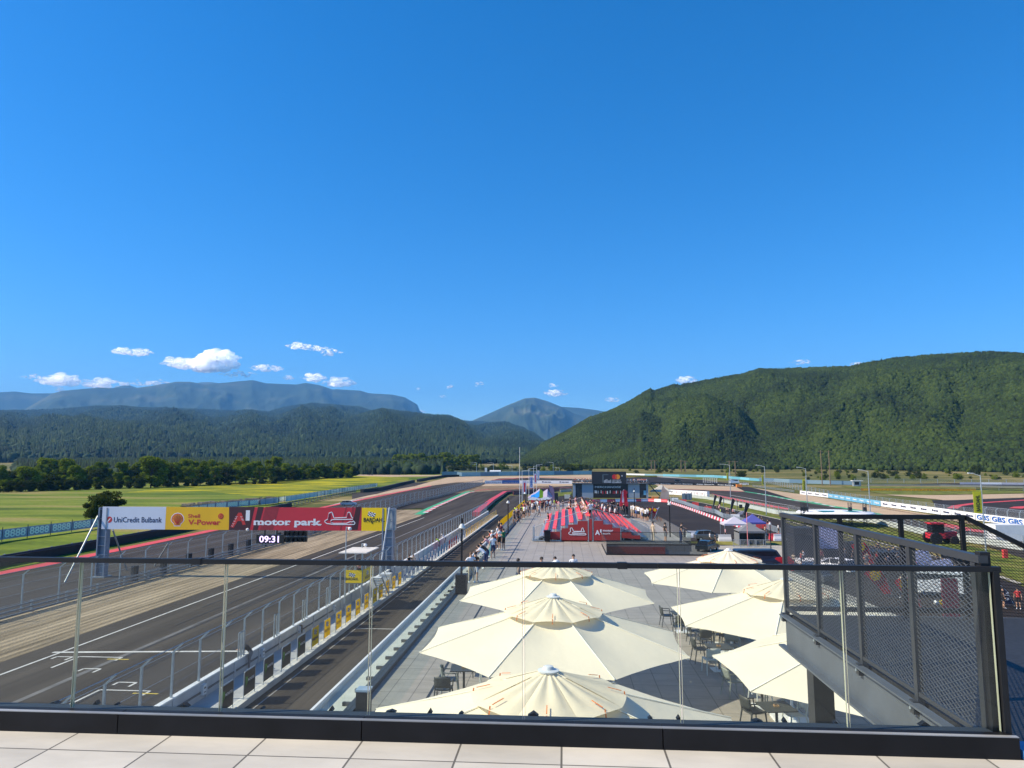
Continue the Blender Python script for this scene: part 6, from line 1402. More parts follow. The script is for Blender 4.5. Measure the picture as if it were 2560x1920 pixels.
for i, x in enumerate((752,800,832)):
    p = GK(18,x,500); q = MB(); q.box(p.x-.55,p.x+.55,p.y-.55,p.y+.55,0,2.1); o = q.build('portable_toilet', M('toilet_blue_grey', (.10,.14,.19), .5, .1, .5)); tag(o, ['grey-blue portable toilet, left of three','grey-blue portable toilet, middle of three','grey-blue portable toilet, right of three'][i], 'portable toilet', 'row of portable toilets')
    q = MB(); q.lathe((p.x,p.y,2.1), [(.7,0),(.6,.1),(.2,.2)], 4); q.build('roof', M('toilet_roof', (.35,.38,.42), .5, .1), o)
    q = MB(); q.box(p.x-.4,p.x+.4,p.y-.58,p.y-.56,.1,1.95); q.build('door', M('toilet_door', (.16,.21,.27), .5, .1), o)
# striped tent by the flag poles
pt = GK(17,1370,620,DECK); t = thing('festival_tent', pt, 'arched blue, green and white festival tent on the far end of the deck', 'tent')
k7 = 7.0
def arcsheet(nm, mt, x0, x1, z0, zc, y0, y1, n=10):
    q = MB(); V = []
    for j in (0, 1):
        for i in range(n+1): s = i/n; V.append((pt.x+x0+(x1-x0)*s, pt.y+(y0 if j == 0 else y1), pt.z+z0+(zc-z0)*math.sin(PI*s)*(.75 if j else 1)))
    q.add(V, [(i, i+1, n+2+i, n+1+i) for i in range(n)]); q.build(nm, mt, t)
q = MB(); V = []; NN = 14
prof = [(-2.0,1.5),(-1.5,1.9),(-.8,2.3),(-.1,2.85),(.5,2.35),(1.2,2.8),(2.0,1.6)]
for j in range(5):
    for (x, z) in prof: V.append((pt.x+x, pt.y+j*1.0-2.0, pt.z+z-(1.25,.75,.3,.0,.2)[j]*min(1,(z-1.4))))
q.add(V, [(j*7+i, j*7+i+1, (j+1)*7+i+1, (j+1)*7+i) for j in range(4) for i in range(6)]); q.m = [1 if (f % 6) in (3,) else 2 if (f % 6) in (1,2) and f < 12 else 0 for f in range(len(q.f))]
q.build('canopy', [fabric('tent_lilac',(.40,.36,.50),.2), fabric('tent_lime',(.36,.62,.06),.2), fabric('tent_azure',(.03,.22,.62),.2)], t)
q = MB(); q.add([(pt.x-2.0,pt.y-2.1,pt.z+1.15),(pt.x-1.2,pt.y-2.1,pt.z+1.6),(pt.x,pt.y-2.1,pt.z+1.35),(pt.x+1.2,pt.y-2.1,pt.z+1.65),(pt.x+1.9,pt.y-2.1,pt.z+1.25),(pt.x,pt.y-2.1,pt.z+1.0)], [(0,1,2,5),(5,2,3,4)]); q.build('valance', m_ltr_w, t)
q = MB(); q.box(pt.x-1.6,pt.x+1.6,pt.y+1.8,pt.y+1.9,pt.z,pt.z+1.3); q.build('back_wall', m_brd, t)
for sx in (-1.8,1.8): q = MB(); q.tube((pt.x+sx,pt.y-2,pt.z),(pt.x+sx,pt.y-2,pt.z+1.4),.04,n=6); q.build('leg', m_galv, t)
for (x, y, lb_) in ((1575,590,'purple curved feather flag beside the festival tent'),):
    p = GK(17,x,y,DECK); q = MB(); q.prism([(p.x-.1,p.y,DECK+.3),(p.x+.35,p.y,DECK+.3),(p.x+.25,p.y,DECK+2.4),(p.x-.1,p.y,DECK+3.1),(p.x-.7,p.y,DECK+3.3),(p.x-.4,p.y,DECK+2.0)], (0,.03,0)); tag(q.build('feather_flag', M('flag_purple', (.16,.12,.22), .6, .2, 1)), lb_, 'flag')
q = MB(); p = GK(17,1620,560); q.box(p.x-.8,p.x+.8,p.y-.6,p.y+.6,0,3.0); tag(q.build('black_container', m_black2), 'black container behind the festival tent', 'container')
q = MB(); p = GK(17,1810,500); q.box(p.x-1.0,p.x+1.0,p.y-.6,p.y+.6,0,1.4); tag(q.build('white_container', M('ivory_panel', (.60,.56,.47), .6, .1)), 'low ivory container left of the black pavilion', 'container')
sheet('green_strip', P2([(17,1650,405),(17,1880,400),(17,1880,440),(17,1660,470)]), .02, m_green)
# hanging banners on tall white poles
for i, (px, yb_, yt_, bx0, bx1, by0, by1, txt, lb_) in enumerate(((1037,690,-340,None,0,0,0,None,'tallest bare white flagpole at the pit exit'),(1076,640,45,1085,1145,210,425,None,'pole with lilac banner carrying red and black marks, lowest of four'),(1187,590,10,1198,1250,140,325,'GBS','pole with white and blue lettered banner, second of four'),(1264,500,-30,1270,1312,92,252,'MICHELIN' if 0 else None,'pole with white and red banner, third of four'),(1313,460,-55,1322,1356,42,188,None,'pole with pale blue banner, farthest of four'))):
    p = GK(17,px,yb_); zt = atY(*K(17,px,yt_),p.y).z; t = thing('flagpole', p, lb_, 'flagpole', 'white poles by the pit exit'); q = MB(); q.tube(p,(p.x,p.y,zt),.085 if i else .075,.05,8); q.build('pole', m_wht, t)
    if bx0:
        q = MB(); q.beam((p.x,p.y,zt-.05),(p.x+2.2,p.y,zt+.15),.10); q.build('arm', m_wht, t)
        A_ = atY(*K(17,bx0,by0),p.y); C2 = atY(*K(17,bx1,by1),p.y); q = MB(); q.box(A_.x,C2.x,p.y-.04,p.y,C2.z,A_.z); o = q.build('banner', M('pole_banner', (.48,.48,.62), .6, .06, .5), t); D = MB()
        if txt: D.text(txt, (C2.x-(C2.x-A_.x)*.25,p.y-.06,C2.z+.3), (0,0,1), (-1,0,0), (C2.x-A_.x)*.75, 0, .03, wfit=(A_.z-C2.z)*.8)
        else: D.box(A_.x+.3,C2.x-.3,p.y-.06,p.y-.05,C2.z+.5,A_.z-.5,0)
        D.build('lettering', {1:m_brd,2:m_blue,3:m_brd,4:m_ltbl}[i], o)
# feather flags
def feather(p, H, W, mt, lb_, lean=0.0, grp=None, emblem=None, txt=None, tm=None, mirror=1):
    t = thing('feather_flag', p, lb_, 'flag', grp); q = MB(); q.tube(p, (p.x+lean*.5,p.y,p.z+H*.7), .035, n=5); q.tube((p.x+lean*.5,p.y,p.z+H*.7),(p.x+lean,p.y,p.z+H), .025, n=5); q.build('pole', m_galv, t)
    q = MB(); L = []; Rr = []; n = 12
    for i in range(n+1):
        s = i/n; z = p.z+H*(.10+.90*s); x0 = p.x+lean*(s**1.5); w = W*(.42+.58*min(1,s*1.15))*math.sqrt(max(0,1-max(0,(s-.78)/.22)**2)); L.append((x0,p.y-.02,z)); Rr.append((x0+mirror*w,p.y-.02+.05*math.sin(s*7),z-.12*s))
    V = L+Rr; q.add(V, [(i,i+1,n+2+i,n+1+i) for i in range(n)]); q.add([(x,y+.02,z) for x,y,z in V], [(i,n+1+i,n+2+i,i+1) for i in range(n)]); o = q.build('sail', mt, t)
    if emblem: D = MB(); cx_, cz_ = p.x+mirror*W*.5+lean*.6, p.z+H*.78; D.add([(cx_+W*.3*math.cos(2*PI*i/14), p.y-.10, cz_+W*.3*math.sin(2*PI*i/14)) for i in range(14)], [tuple(range(14))]); D.build('emblem', emblem, o)
    if txt: D = MB(); D.text(txt, (p.x+mirror*W*.25, p.y-.10, p.z+H*.28), (0,0,1), (-1,0,0), W*.6, 0, .02, wfit=H*.42); D.build('lettering', tm, o)
m_fb, m_fr, m_fwh = M('flag_black', (.012,.012,.014), .7, .2), fabric('flag_red', (.62,.04,.06), .35), fabric('flag_white', (.66,.66,.82), .35)
for i, (x, yb_, yt_, w) in enumerate(((797,655,505,.9),(855,670,520,1.0),(913,665,530,.25),(985,718,545,1.0),(1060,705,560,.25),(1133,752,590,1.3))):
    p = GK(4,x,yb_); H = atY(*K(4,x,yt_),p.y).z; feather(p, H, w*.8, m_fb, ['black feather flag farthest left behind the crowd barriers','broad black feather flag beside a folding chair','thin edge-on black feather flag between two broad ones','tall black feather flag left of the white umbrella','thin edge-on black feather flag above the white umbrella','largest black feather flag, right of the white umbrella'][i], .6 if w > .3 else 0, 'black feather flags behind the skid pad')
for i, (x, yb_, yt_, mt, em) in enumerate(((1870,735,585,m_fr,m_org),(1925,735,590,m_fr,m_org),(1965,715,592,m_fwh,None))):
    p = GK(3,x,yb_,DECK); H = atY(*K(3,x,yt_),p.y).z-DECK; feather(p, H, .62, mt, ['red feather flag with orange shell emblem behind the queue, left','red feather flag with orange shell emblem behind the queue, right','white feather flag beside the two red ones on the deck edge'][i], .5 if i == 2 else .2, 'feather flags on the deck edge', emblem=em, mirror=1 if i < 2 else -1)
p = GK(3,1650,680,DECK); t = thing('pillar_flag', p, 'folded red and white flag pillar above staff in black', 'flag'); 
zt = atY(*K(3,1650,415),p.y).z
q = MB()
for k, (dx, mm) in enumerate(((-.4,0),(-.15,1),(.1,0),(.35,0))): q.add([(p.x+dx-.17,p.y,p.z+1.7),(p.x+dx+.15,p.y,p.z+1.7),(p.x+dx*.5+.14,p.y-.1,zt-.3*abs(dx)),(p.x+dx*.5-.1,p.y-.1,zt-.1-.5*abs(dx))], [(0,1,2,3)], mm)
q.build('sails', [m_fr, m_fwh], t); q = MB(); q.box(p.x-.55,p.x+.55,p.y-.2,p.y+.2,p.z+1.25,p.z+1.75); q.build('header_board', m_brd, t); q = MB(); q.tube(p,(p.x,p.y,zt),.05,n=6); q.build('pole', m_galv, t)
for (c, x, yb_, yt_, mm, lb_) in ((18,490,515,305,M('flag_tan',(.50,.30,.22),.6,.3,.5,col2=(.62,.50,.40)),'tan and grey folded flag near the cream tent'),): 
    p = GK(c,x,yb_); zt = atY(*K(c,x,yt_),p.y).z; q = MB(); q.add([(p.x-1.2,p.y,.3),(p.x+2.2,p.y,.3),(p.x+2.0,p.y,zt*.55),(p.x+.4,p.y,zt*.8),(p.x+.1,p.y,zt),(p.x-.4,p.y,zt*.6)], [(0,1,2,3,4,5)]); q.add([(p.x-1.2,p.y+.1,.3),(p.x+2.2,p.y+.1,.3),(p.x+.1,p.y+.1,zt)], [(0,1,2)]); tag(q.build('folded_flag', mm), lb_, 'flag')
q = MB(); p = GK(4,165,560); q.box(p.x-1.1,p.x+1.1,p.y-.4,p.y+.4,0,.95); tag(q.build('orange_barrier', M('orange_plastic', (.80,.25,.04), .5, .1)), 'orange plastic barrier left of the tan folded flag', 'barrier')
p = GK(4,1100,755); t = thing('sun_umbrella', p, 'tilted white sun umbrella behind the crowd barriers', 'umbrella'); q = MB(); q.add([(p.x-1.0,p.y,.5),(p.x-.3,p.y-.5,1.3),(p.x+.8,p.y,1.45),(p.x+.5,p.y+.5,.6),(p.x-.1,p.y,1.0)], [(0,1,4),(1,2,4),(2,3,4),(3,0,4)]); q.build('canopy', fw, t); q = MB(); q.tube((p.x,p.y,0),(p.x,p.y,1.0),.03,n=5); q.build('pole', m_galv, t)
q = MB(); p = GK(4,1100,662); q.box(p.x-.4,p.x+.4,p.y-.3,p.y+.3,.2,1.1); q.box(p.x-.3,p.x+.3,p.y-.2,p.y+.2,0,.2); tag(q.build('black_speaker', m_black2), 'black box speaker standing on the service lane', 'speaker')

def car(p, rz, mt, lb_, L=4.0, W=1.8, H=1.55, kind='hatch', glass=None):
    t = thing('parked_car', p, lb_, 'car' if kind != 'van' else 'van', rz=0); c, s = math.cos(rz), math.sin(rz)
    def tr(x, y, z): return (p.x+x*c-y*s, p.y+x*s+y*c, p.z+z)
    if kind == 'van': low = [(-.5,.25),(-.5,.95),(-.47,1.0),(.36,1.0),(.46,.62),(.5,.5),(.5,.25)]
    elif kind == 'hatch': low = [(-.5,.25),(-.5,.58),(-.46,.66),(.22,.66),(.44,.56),(.5,.42),(.5,.25)]
    else: low = [(-.5,.25),(-.5,.55),(-.46,.62),(.25,.62),(.46,.54),(.5,.42),(.5,.25)]
    def prism(prof, w0, w1, hh=1.0):
        q = MB(); n = len(prof); V = []
        for sgn in (-1, 1):
            for x, z in prof: w = w0 if z < .6 else w1; V.append(tr(x*L, sgn*w*W/2, z*H))
        q.add(V, [tuple(range(n))[::-1], tuple(range(n, 2*n))] + [(i, (i+1) % n, n+(i+1) % n, n+i) for i in range(n)]); return q
    bo = prism(low, 1.0, .96).build('body', mt, t)
    gm = glass or M('car_glass', (.015,.02,.03), .08, .2)
    if kind == 'hatch':
        prism([(-.46,.66),(-.38,.93),(-.05,.97),(.10,.94),(.30,.66)], .96, .80).build('windows', gm, t); q = MB(); q.add([tr(x*L, y*W*.38, z*H) for x, z in ((-.38,.95),(-.05,.995),(.10,.96)) for y in (-1,1)] , [(0,1,3,2),(2,3,5,4)]); q.build('roof', mt, t)
        for x in (-.2,.05):
            q = MB(); q.add([tr(x*L+dx, sy*W*.462, z*H) for dx in (-.05,.05) for z in (.66,.95) for sy in (-1,1)], [(0,2,6,4),(1,5,7,3)]); q.build('pillar', mt, t)
    else:
        for sy in (-1, 1):
            q = MB(); q.add([tr(x*L, sy*W*.483, z*H) for x, z in ((-.42,.68),(.38,.68),(.33,.92),(-.42,.92))], [(0,1,2,3)]); q.build('side_window', gm, t)
        q = MB(); q.add([tr(-.503*L, y*W, z*H) for y, z in ((-.4,.65),(.4,.65),(.38,.92),(-.38,.92))], [(0,1,2,3)]); q.build('rear_window', gm, t)
        q = MB(); q.add([tr(.385*L, -.42*W, .93*H), tr(.385*L, .42*W, .93*H), tr(.455*L,.42*W,.66*H), tr(.455*L,-.42*W,.66*H)], [(0,1,2,3)]); q.build('windscreen', gm, t)
    for x in (-.31,.31):
        for sy in (-1, 1):
            a, b__ = Vector(tr(x*L, sy*W*.40, .32)), Vector(tr(x*L, sy*W*.505, .32)); q = MB(); q.tube(a, b__, .33, n=16); w_ = q.build('wheel', m_tyre, t); q = MB(); d = (b__-a).normalized(); q.tube(b__, b__+d*.01, .20, n=12); q.build('rim', m_galv, w_)
    for sy in (-1, 1): q = MB(); q.obox(tr(.492*L, sy*W*.36, .47*H), Vector((c,s,0)), Vector((-s,c,0)), Vector((0,0,1)), .04, .16, .08); q.build('headlight', m_ltr_w, t)
    return t
m_cs, m_cdb = M('car_grey_paint', (.15,.16,.17), .3, .05, 1, metal=.5), M('van_navy_paint', (.022,.035,.07), .3, .05, 1, metal=.3)
p = GK(4,745,1012); car(p, .02, m_cs, 'dark silver electric hatchback parked at the edge of the skid pad', L=4.15, H=1.62)
p = GK(4,740,1125); car(p, 1.0, M('car_black_paint', (.02,.03,.04), .2, .1), 'dark car whose roof shows just behind the farthest right parasol', L=4.2, H=1.5)
p = GK(4,1290,1300); car(p, .05, m_cdb, 'dark blue van parked behind the farthest right parasol', L=5.2, W=2.0, H=2.0, kind='van')
p = GK(18,1388,305); car(p, .1, m_ltr_w, 'white van parked on the far side of the circuit', L=5.2, W=2.2, H=3.0, kind='van')
p = GK(18,1510,318); car(p, 3.1, m_ltr_w, 'white pick-up parked right of the orange block on the far circuit', L=4.8, W=1.9, H=1.6)
p = GK(18,675,275); car(p, 0, m_black2, 'small dark car driving on the far loop', L=4.2, W=1.8, H=1.5)
p = GK(23,1500,80); car(p, .2, M('car_white_blue', (.35,.40,.45), .3, .3, .6), 'pale blue safety car on the service road beyond the gantry banner', L=4.6, H=1.5)
p = GK(20,285,235); car(p, 0, m_black2, 'tiny dark car on the dirt track beyond the flower meadow', L=4.4, H=1.6)
q = MB(); p = GK(18,1445,345); q.box(p.x-1.4,p.x+1.4,p.y-1,p.y+1,p.z,p.z+1.7); tag(q.build('orange_block', M('orange_plastic', (.80,.25,.04), .5, .1)), 'orange barrier block on the far circuit below the white van', 'barrier')
# ---- seen through the mesh
for i, (c, x, yb_, yt_, W, mt, em, lb_, txt) in enumerate(((15,330,900,640,1.6,m_fr,None,'rounded red flag leftmost behind the mesh',None),(15,1460,800,440,1.7,m_fr,m_yel,'red feather flag with yellow emblem nearest the top behind the mesh',None),(15,1720,1255,840,1.5,m_fr,m_yel,'broad red feather flag with yellow emblem below the handrail',None),(16,390,1500,940,1.3,m_fr,m_yel,'narrow red feather flag tapering to the ground, behind the mesh',None),(16,640,1080,530,1.7,m_fwh,None,'tall white feather flag left of its twin behind the mesh',None),(16,980,1200,670,1.7,m_fwh,None,'tall white feather flag right of its twin behind the mesh',None),(16,1760,1400,1090,1.7,M('flag_navy',(.03,.03,.07),.7,.2),None,'dark navy feather flag with white letters right of the corner post','GMC'))):
    p = GK(c,x,yb_); H = max(1.6, atY(*K(c,x,yt_),p.y).z); W *= 1.15; feather(p, H, W, mt, lb_, -W*.5, None, em, txt, m_ltr_w, mirror=-1 if i != 6 else -1)
def ctent(c, x0, x1, yb_, yt_, mt, lb_, nm='exhibition_stand', cat='stand', roof=True):
    p = GK(c,(x0+x1)/2,yb_); a, e = atY(*K(c,x0,yb_),p.y), atY(*K(c,x1,yt_),p.y); h = max(.5, e.z); q = MB(); q.box(a.x,e.x,p.y,p.y+3,0,h*.78)
    q.box(a.x-.12,e.x+.12,p.y-.15,p.y+3.1,h*.84,h); 
    for x in (a.x, e.x): q.box(x-.05,x+.05,p.y-.12,p.y-.02,0,h*.9)
    return tag(q.build(nm, mt), lb_, cat)
ctent(15,290,540,740,240,m_black2,'dark exhibition stand with truss posts left of the lilac screen')
p = GK(15,775,720); q = MB(); za, zb_ = atY(*K(15,775,545),p.y).z, atY(*K(15,775,215),p.y).z; xa_, xb_ = atY(*K(15,590,400),p.y).x, atY(*K(15,955,400),p.y).x
t = thing('stage_screen', p, 'large lilac screen on a black stage seen through the mesh', 'stage'); q.box(xa_,xb_,p.y,p.y+.3,za,zb_); q.build('screen', M('lilac_screen', (.42,.42,.62), .5, .1, .6), t); q = MB(); q.box(xa_-.6,xb_+.3,p.y+.35,p.y+2.5,0,max(.8,za)); q.box(xa_-.3,xb_+.3,p.y-.6,p.y+.34,0,max(.5,za-.15)); q.build('stage_base', m_black2, t)
q = MB()
for x in (xa_-.35, xb_+.1): q.box(x,x+.2,p.y,p.y+.2,0,zb_+.5)
q.build('truss_tower', m_black2, t)
for (c, x0, x1, yb_, yt_, mm, lb_) in ((15,1180,1330,740,470,m_black2,'dark stand just left of the topmost red flag'),(15,1490,1890,760,600,m_black2,'long low dark stand right of the topmost red flag'),(16,235,500,850,670,M('navy_tent',(.02,.03,.06),.7,.2),'navy exhibition stand left of the white flags'),(16,940,1230,1000,690,m_black2,'black exhibition stand right of the white flags'),(15,380,1150,790,735,m_ltr_w,'low white counter wall running behind the red flags'),(16,440,940,1230,1080,m_ltr_w,'white counter in front of the white feather flags')):
    ctent(c,x0,x1,yb_,yt_,mm,lb_)
p = GK(15,900,900); car(p, 2.2, m_ltr_w, 'white show car seen through the mesh', L=4.4, H=1.6)
p = GK(16,560,1260); car(p, 2.8, m_ltr_w, 'white show van seen through the mesh', L=5.2, H=2.3, kind='van')
p = GK(15,480,1040); car(p, 2.3, m_cs, 'grey show car seen through the mesh beside the left flag', L=4.3, H=1.5)
q = MB(); p = GK(16,820,1580); q.box(p.x-.6,p.x+.6,p.y-.1,p.y,0,3.0); tag(q.build('roll_up_banner', M('banner_wine', (.20,.02,.04), .6, .2, 1)), 'wine red roll-up banner at the bottom of the mesh view', 'banner')
for (x, mm, lb_) in ((610,m_ltr_w,'white balloon left of the yellow one'),(690,m_yel,'yellow balloon in a row of three'),(750,m_grn,'green balloon at the right of the row')):
    p = GK(16,x,1480); q = MB(); q.lathe((p.x,p.y,.5), [(.04,0),(.18,.1),(.22,.22),(.15,.36),(.04,.42)], 12); tag(q.build('balloon', mm, smooth=True), lb_, 'balloon')
# red tractor
p = GK(16,680,470); t = thing('tractor', p, 'red and black tractor standing on the grass strip behind the mesh', 'tractor')
for (dx, r) in ((-1.3,.85),(1.3,.6)):
    for sy in (-1,1): q = MB(); q.tube((p.x+dx,p.y+sy*.9,r),(p.x+dx,p.y+sy*1.3,r),r,n=14); q.build('wheel', m_tyre, t)
q = MB(); q.box(p.x-1.9,p.x+.2,p.y-.8,p.y+.8,.8,1.6); q.box(p.x+.2,p.x+2.0,p.y-.5,p.y+.5,.8,1.8); q.build('body', m_brd, t); q = MB(); q.box(p.x-1.6,p.x+.1,p.y-.75,p.y+.75,1.6,2.9); q.build('cab', M('car_glass', (.015,.02,.03), .08, .2), t); q = MB(); q.box(p.x-1.8,p.x+.3,p.y-.9,p.y+.9,2.9,3.1); q.build('roof', m_brd, t)
# white fabric dome / stage roof and truss towers above the guard
p = GK(19,350,640); zt = atY(*K(19,350,495),p.y).z; R = (atY(*K(19,640,540),p.y).x-atY(*K(19,0,540),p.y).x)*.58
t = thing('event_disc', (p.x,p.y,0), 'wide flat white canopy disc with turquoise marks on truss towers', 'canopy'); q = MB(); q.lathe((p.x,p.y,zt-.9), [(R*.85,0),(R,.35),(R*.96,.6),(R*.5,.85),(.3,.9)], 40); o = q.build('canopy', m_ltr_w, t, smooth=True)
D = MB(); D.add([(p.x+R*dx,p.y-R*.6+dy*R*.35,zt-.02+.03) for dx,dy in ((-.55,0),(-.25,0),(-.1,1),(-.6,1))],[(0,1,2,3)]); D.add([(p.x+R*dx,p.y-R*.6+dy*R*.35,zt+.01) for dx,dy in ((.15,0),(.45,0),(.4,1),(.1,1))],[(0,1,2,3)]); D.build('turquoise_mark', M('turquoise', (.06,.40,.48), .5, .1), o)
for x in (20,60,490,635):
    a = atY(*K(19,x,420),p.y-R*.3); q = MB(); 
    for sx in (-.25,.25):
        for sy in (-.25,.25): q.tube((a.x+sx,a.y+sy,0),(a.x+sx,a.y+sy,a.z),.05,n=4)
    for k in range(14): z = a.z*k/14; q.beam((a.x-.25,a.y-.25,z),(a.x+.25,a.y-.25,z+a.z/14),.04)
    q.box(a.x-.3,a.x+.3,a.y-.3,a.y+.3,a.z-1.6,a.z-.9); q.build('truss_tower', m_black2, t)
# dark blue trailer right edge and small white cabin
q = MB(); p = GK(5,1950,800); q.box(p.x-2.2,p.x+2.2,p.y-1.5,p.y+1.5,0,2.5); tag(q.build('white_cabin', m_wht), 'small white cabin on the far verge at the right edge', 'cabin')
q = MB(); p = GK(16,1620,690); q.box(p.x-.25,p.x+.25,p.y-.2,p.y+.2,0,1.1); tag(q.build('red_box', m_red), 'red upright box on the verge at the right edge', 'box')

# ================================================================ RIGHT SIDE FENCES, BOARDS, MASTS
WR = P2([(19,-700,230),(19,0,340),(19,280,375),(19,800,460),(19,1400,545),(19,1740,600),(19,2212,665),(19,2600,720)])
q = [WR[1], WR[2], WR[3], WR[4], WR[5], WR[6], WR[7]]
board_fence('advertising_fence', [WR[1], WR[2]], 1.5, .1, m_ltr_w, 'white board wall with small marks, far part right of the track', '#', m_navy, step=9, tsize=.35, posth=1.0)
board_fence('advertising_fence', [WR[2], WR[3]], 1.5, .1, m_ltbl, 'light blue stretch of the board wall right of the track', '#', m_ltr_w, step=7, tsize=.5, posth=1.4)
board_fence('advertising_fence', [WR[3], WR[4], WR[5]], 1.5, .1, m_ltr_w, 'long white stretch of the board wall with small dark logos', '#', m_navy, step=6, tsize=.3, posth=1.4)
board_fence('advertising_fence', [WR[5], WR[6], WR[7]], 1.5, .1, m_ltr_w, 'white and blue GBS boards at the right edge', 'GBS', m_blue, step=5.2, tsize=.9, posth=1.4)
FR = [Vector((x+1.0, y+2.0, 0)) for x, y in q]
debris_fence([Vector((*FR[1][:2],0)), Vector((*FR[4][:2],0))], 2.5, 5.0, 'tall catch fence behind the white and blue board wall', arm=None, r=.06, wires=3, mesh=m_chain2)
debris_fence([Vector((*FR[4][:2],0)), Vector((*FR[6][:2],0))], 2.6, 4.0, 'catch fence with doubled posts behind the GBS boards', arm=(-.4,.4), r=.07, wires=3, mesh=m_chain2)
debris_fence([GK(18,1770,285), GK(19,280,365)], 2.5, 8.0, 'far stretch of catch fence right of the track', arm=None, r=.1, wires=3, mesh=m_chain2)
a, b_ = GK(18,1620,335), GK(18,2140,410); guardrail('guardrail', [(a.x,a.y),(b_.x,b_.y)], 'dark steel guardrail leading to the white boards', rails=2, h=1.1, mat=m_galv_d, step=8)
# low pale jersey wall with fence inside the service lane
FL = P2([(18,850,470),(18,1100,505),(18,1500,590),(18,1960,690),(5,780,640),(5,1300,760),(5,2108,890)])
t = debris_fence([Vector((x,y,.0)) for x, y in FL], 2.1, 3.6, 'low pale fence with grey posts along the inner verge', arm=None, r=.05, wires=3, mesh=m_chain2)
q = MB(); P = resample([Vector((x,y,0)) for x, y in FL], 6)
for a, c_ in zip(P, P[1:]): q.beam(a+Vector((0,0,.5)), c_+Vector((0,0,.5)), .3, 1.0)
tag(q.build('low_wall', M('pale_jersey_wall', (.42,.46,.44), .7, .12, .8)), 'low pale concrete wall along the inner verge right of the skid pad', 'wall')
board_fence('advertising_fence', P2([(18,330,312),(18,740,312),(18,1080,318),(18,1400,332)]), 1.35, .1, m_blk, 'black board wall with white lettering in front of the far asphalt', 'Auto Bavaria', m_ltr_w, step=14, tsize=.4, posth=1.4)
board_fence('advertising_fence', P2([(18,30,220),(18,415,218)]), 1.2, .2, M('board_orange', (.75,.42,.04), .5, .1), 'orange yellow board wall behind the pavilion screen', step=20, posth=1.4)
board_fence('advertising_fence', P2([(18,30,192),(18,500,205)]), 1.2, .3, m_ltr_w, 'pale board fence above the orange boards', step=16, alt=M('far_board_pale', (.25,.42,.48), .5, .1, .3))
board_fence('advertising_fence', P2([(18,490,210),(18,1160,225),(18,1700,272)]), 1.7, .3, M('board_sky_blue', (.20,.50,.60), .5, .1), 'light turquoise board fence beyond the far loop', step=14, alt=M('board_sky_blue2', (.13,.36,.46), .5, .1))
board_fence('advertising_fence', P2([(18,1700,272),(18,2212,300),(19,540,252)]), 2.2, .3, M('board_grey_blue2', (.10,.18,.26), .5, .1), 'grey-blue board fence continuing to the small gatehouse', step=14, alt=M('board_grey_blue3', (.18,.27,.33), .5, .1))
board_fence('advertising_fence', P2([(19,600,305),(19,1200,308),(19,1740,310)]), 1.1, .1, M('board_amber', (.42,.20,.02), .5, .2, .2), 'long low amber board wall across the infield grass', 'BARDAHL', m_yel, step=16, tsize=.5)
guardrail('guardrail', P2([(19,670,258),(19,1400,262),(19,2212,278)]), 'grey guardrail across the infield behind the amber boards', rails=2, h=1.2, mat=m_galv_d, step=9)
board_fence('advertising_fence', P2([(19,1580,243),(19,2100,246),(19,2212,248)]), 1.3, .1, m_steelblue, 'blue and white boards at the far right edge', step=12, alt=m_ltr_w)
guardrail('guardrail', P2([(19,1740,300),(19,2212,310)]), 'black guardrail at the right edge of the infield', rails=2, h=1.4, mat=m_blk, step=9)
a, b_ = GK(19,540,225), GK(19,2212,235)
debris_fence([a, b_], 2.6, 9, 'row of pale fence posts along the scrubland', arm=None, r=.12, wires=1, mesh=m_chain)
p = GK(19,560,258); q = MB(); q.box(p.x-2,p.x+2,p.y-1,p.y+1,p.z,p.z+2.8); o = q.build('gatehouse', m_galv); tag(o, 'small gatehouse with white roof at the scrubland fence', 'gatehouse'); q = MB(); q.box(p.x-2.6,p.x+3,p.y-1.6,p.y+1.6,p.z+2.8,p.z+3.2); q.build('roof', m_wht, o); q = MB(); q.box(p.x-1.5,p.x+1,p.y-1.06,p.y-1.01,p.z+.8,p.z+2.4); q.build('window', M('car_glass', (.015,.02,.03), .08, .2), o)
def mast(c, xb_, yb_, xt, yt, lb_, arm=-1, w=.12, grp='street light masts', banner=None, rail_=False, armL=2.4):
    p = GK(c, xb_, yb_); zt = atY(*K(c, xt, yt), p.y).z; t = thing('light_mast', p, lb_, 'light mast', grp); q = MB(); q.tube(p, (p.x,p.y,zt), w, w*.6, 8); q.build('pole', m_galv, t); q = MB(); q.tube((p.x,p.y,zt-.1),(p.x+arm*armL*.6,p.y,zt+.25),w*.4,n=5); q.beam((p.x+arm*armL*.6,p.y,zt+.25),(p.x+arm*armL,p.y,zt+.3),.28,.12); q.build('lamp_head', m_wht, t)
    if banner:
        z0_, z1_, wd, txt = banner; q = MB(); q.box(p.x-.1-wd,p.x-.1,p.y-.05,p.y,z0_,z1_); q.beam((p.x,p.y,z1_+.1),(p.x-wd-.2,p.y,z1_+.1),.08); o = q.build('banner', M('lime_yellow_banner', (.52,.50,.015), .5, .15, .6), t); D = MB(); D.text('BARDAHL', (p.x-wd*.25-.1,p.y-.07,z0_+(z1_-z0_)*.08), (0,0,1), (-1,0,0), wd*.65, 0, .03, wfit=(z1_-z0_)*.75); D.build('lettering', m_blk, o)
    return p
def bz(c, x, y0_, y1_, p): return atY(*K(c,x,y0_),p.y).z, atY(*K(c,x,y1_),p.y).z
p_ = GK(19,1805,650); mast(19,1830,790,1772,150,'tall light mast with long yellow banner at the right edge', banner=(*[bz(19,1750,525,300,GK(19,1830,790))][0],1.9,1), w=.14, armL=4.5) if 0 else None
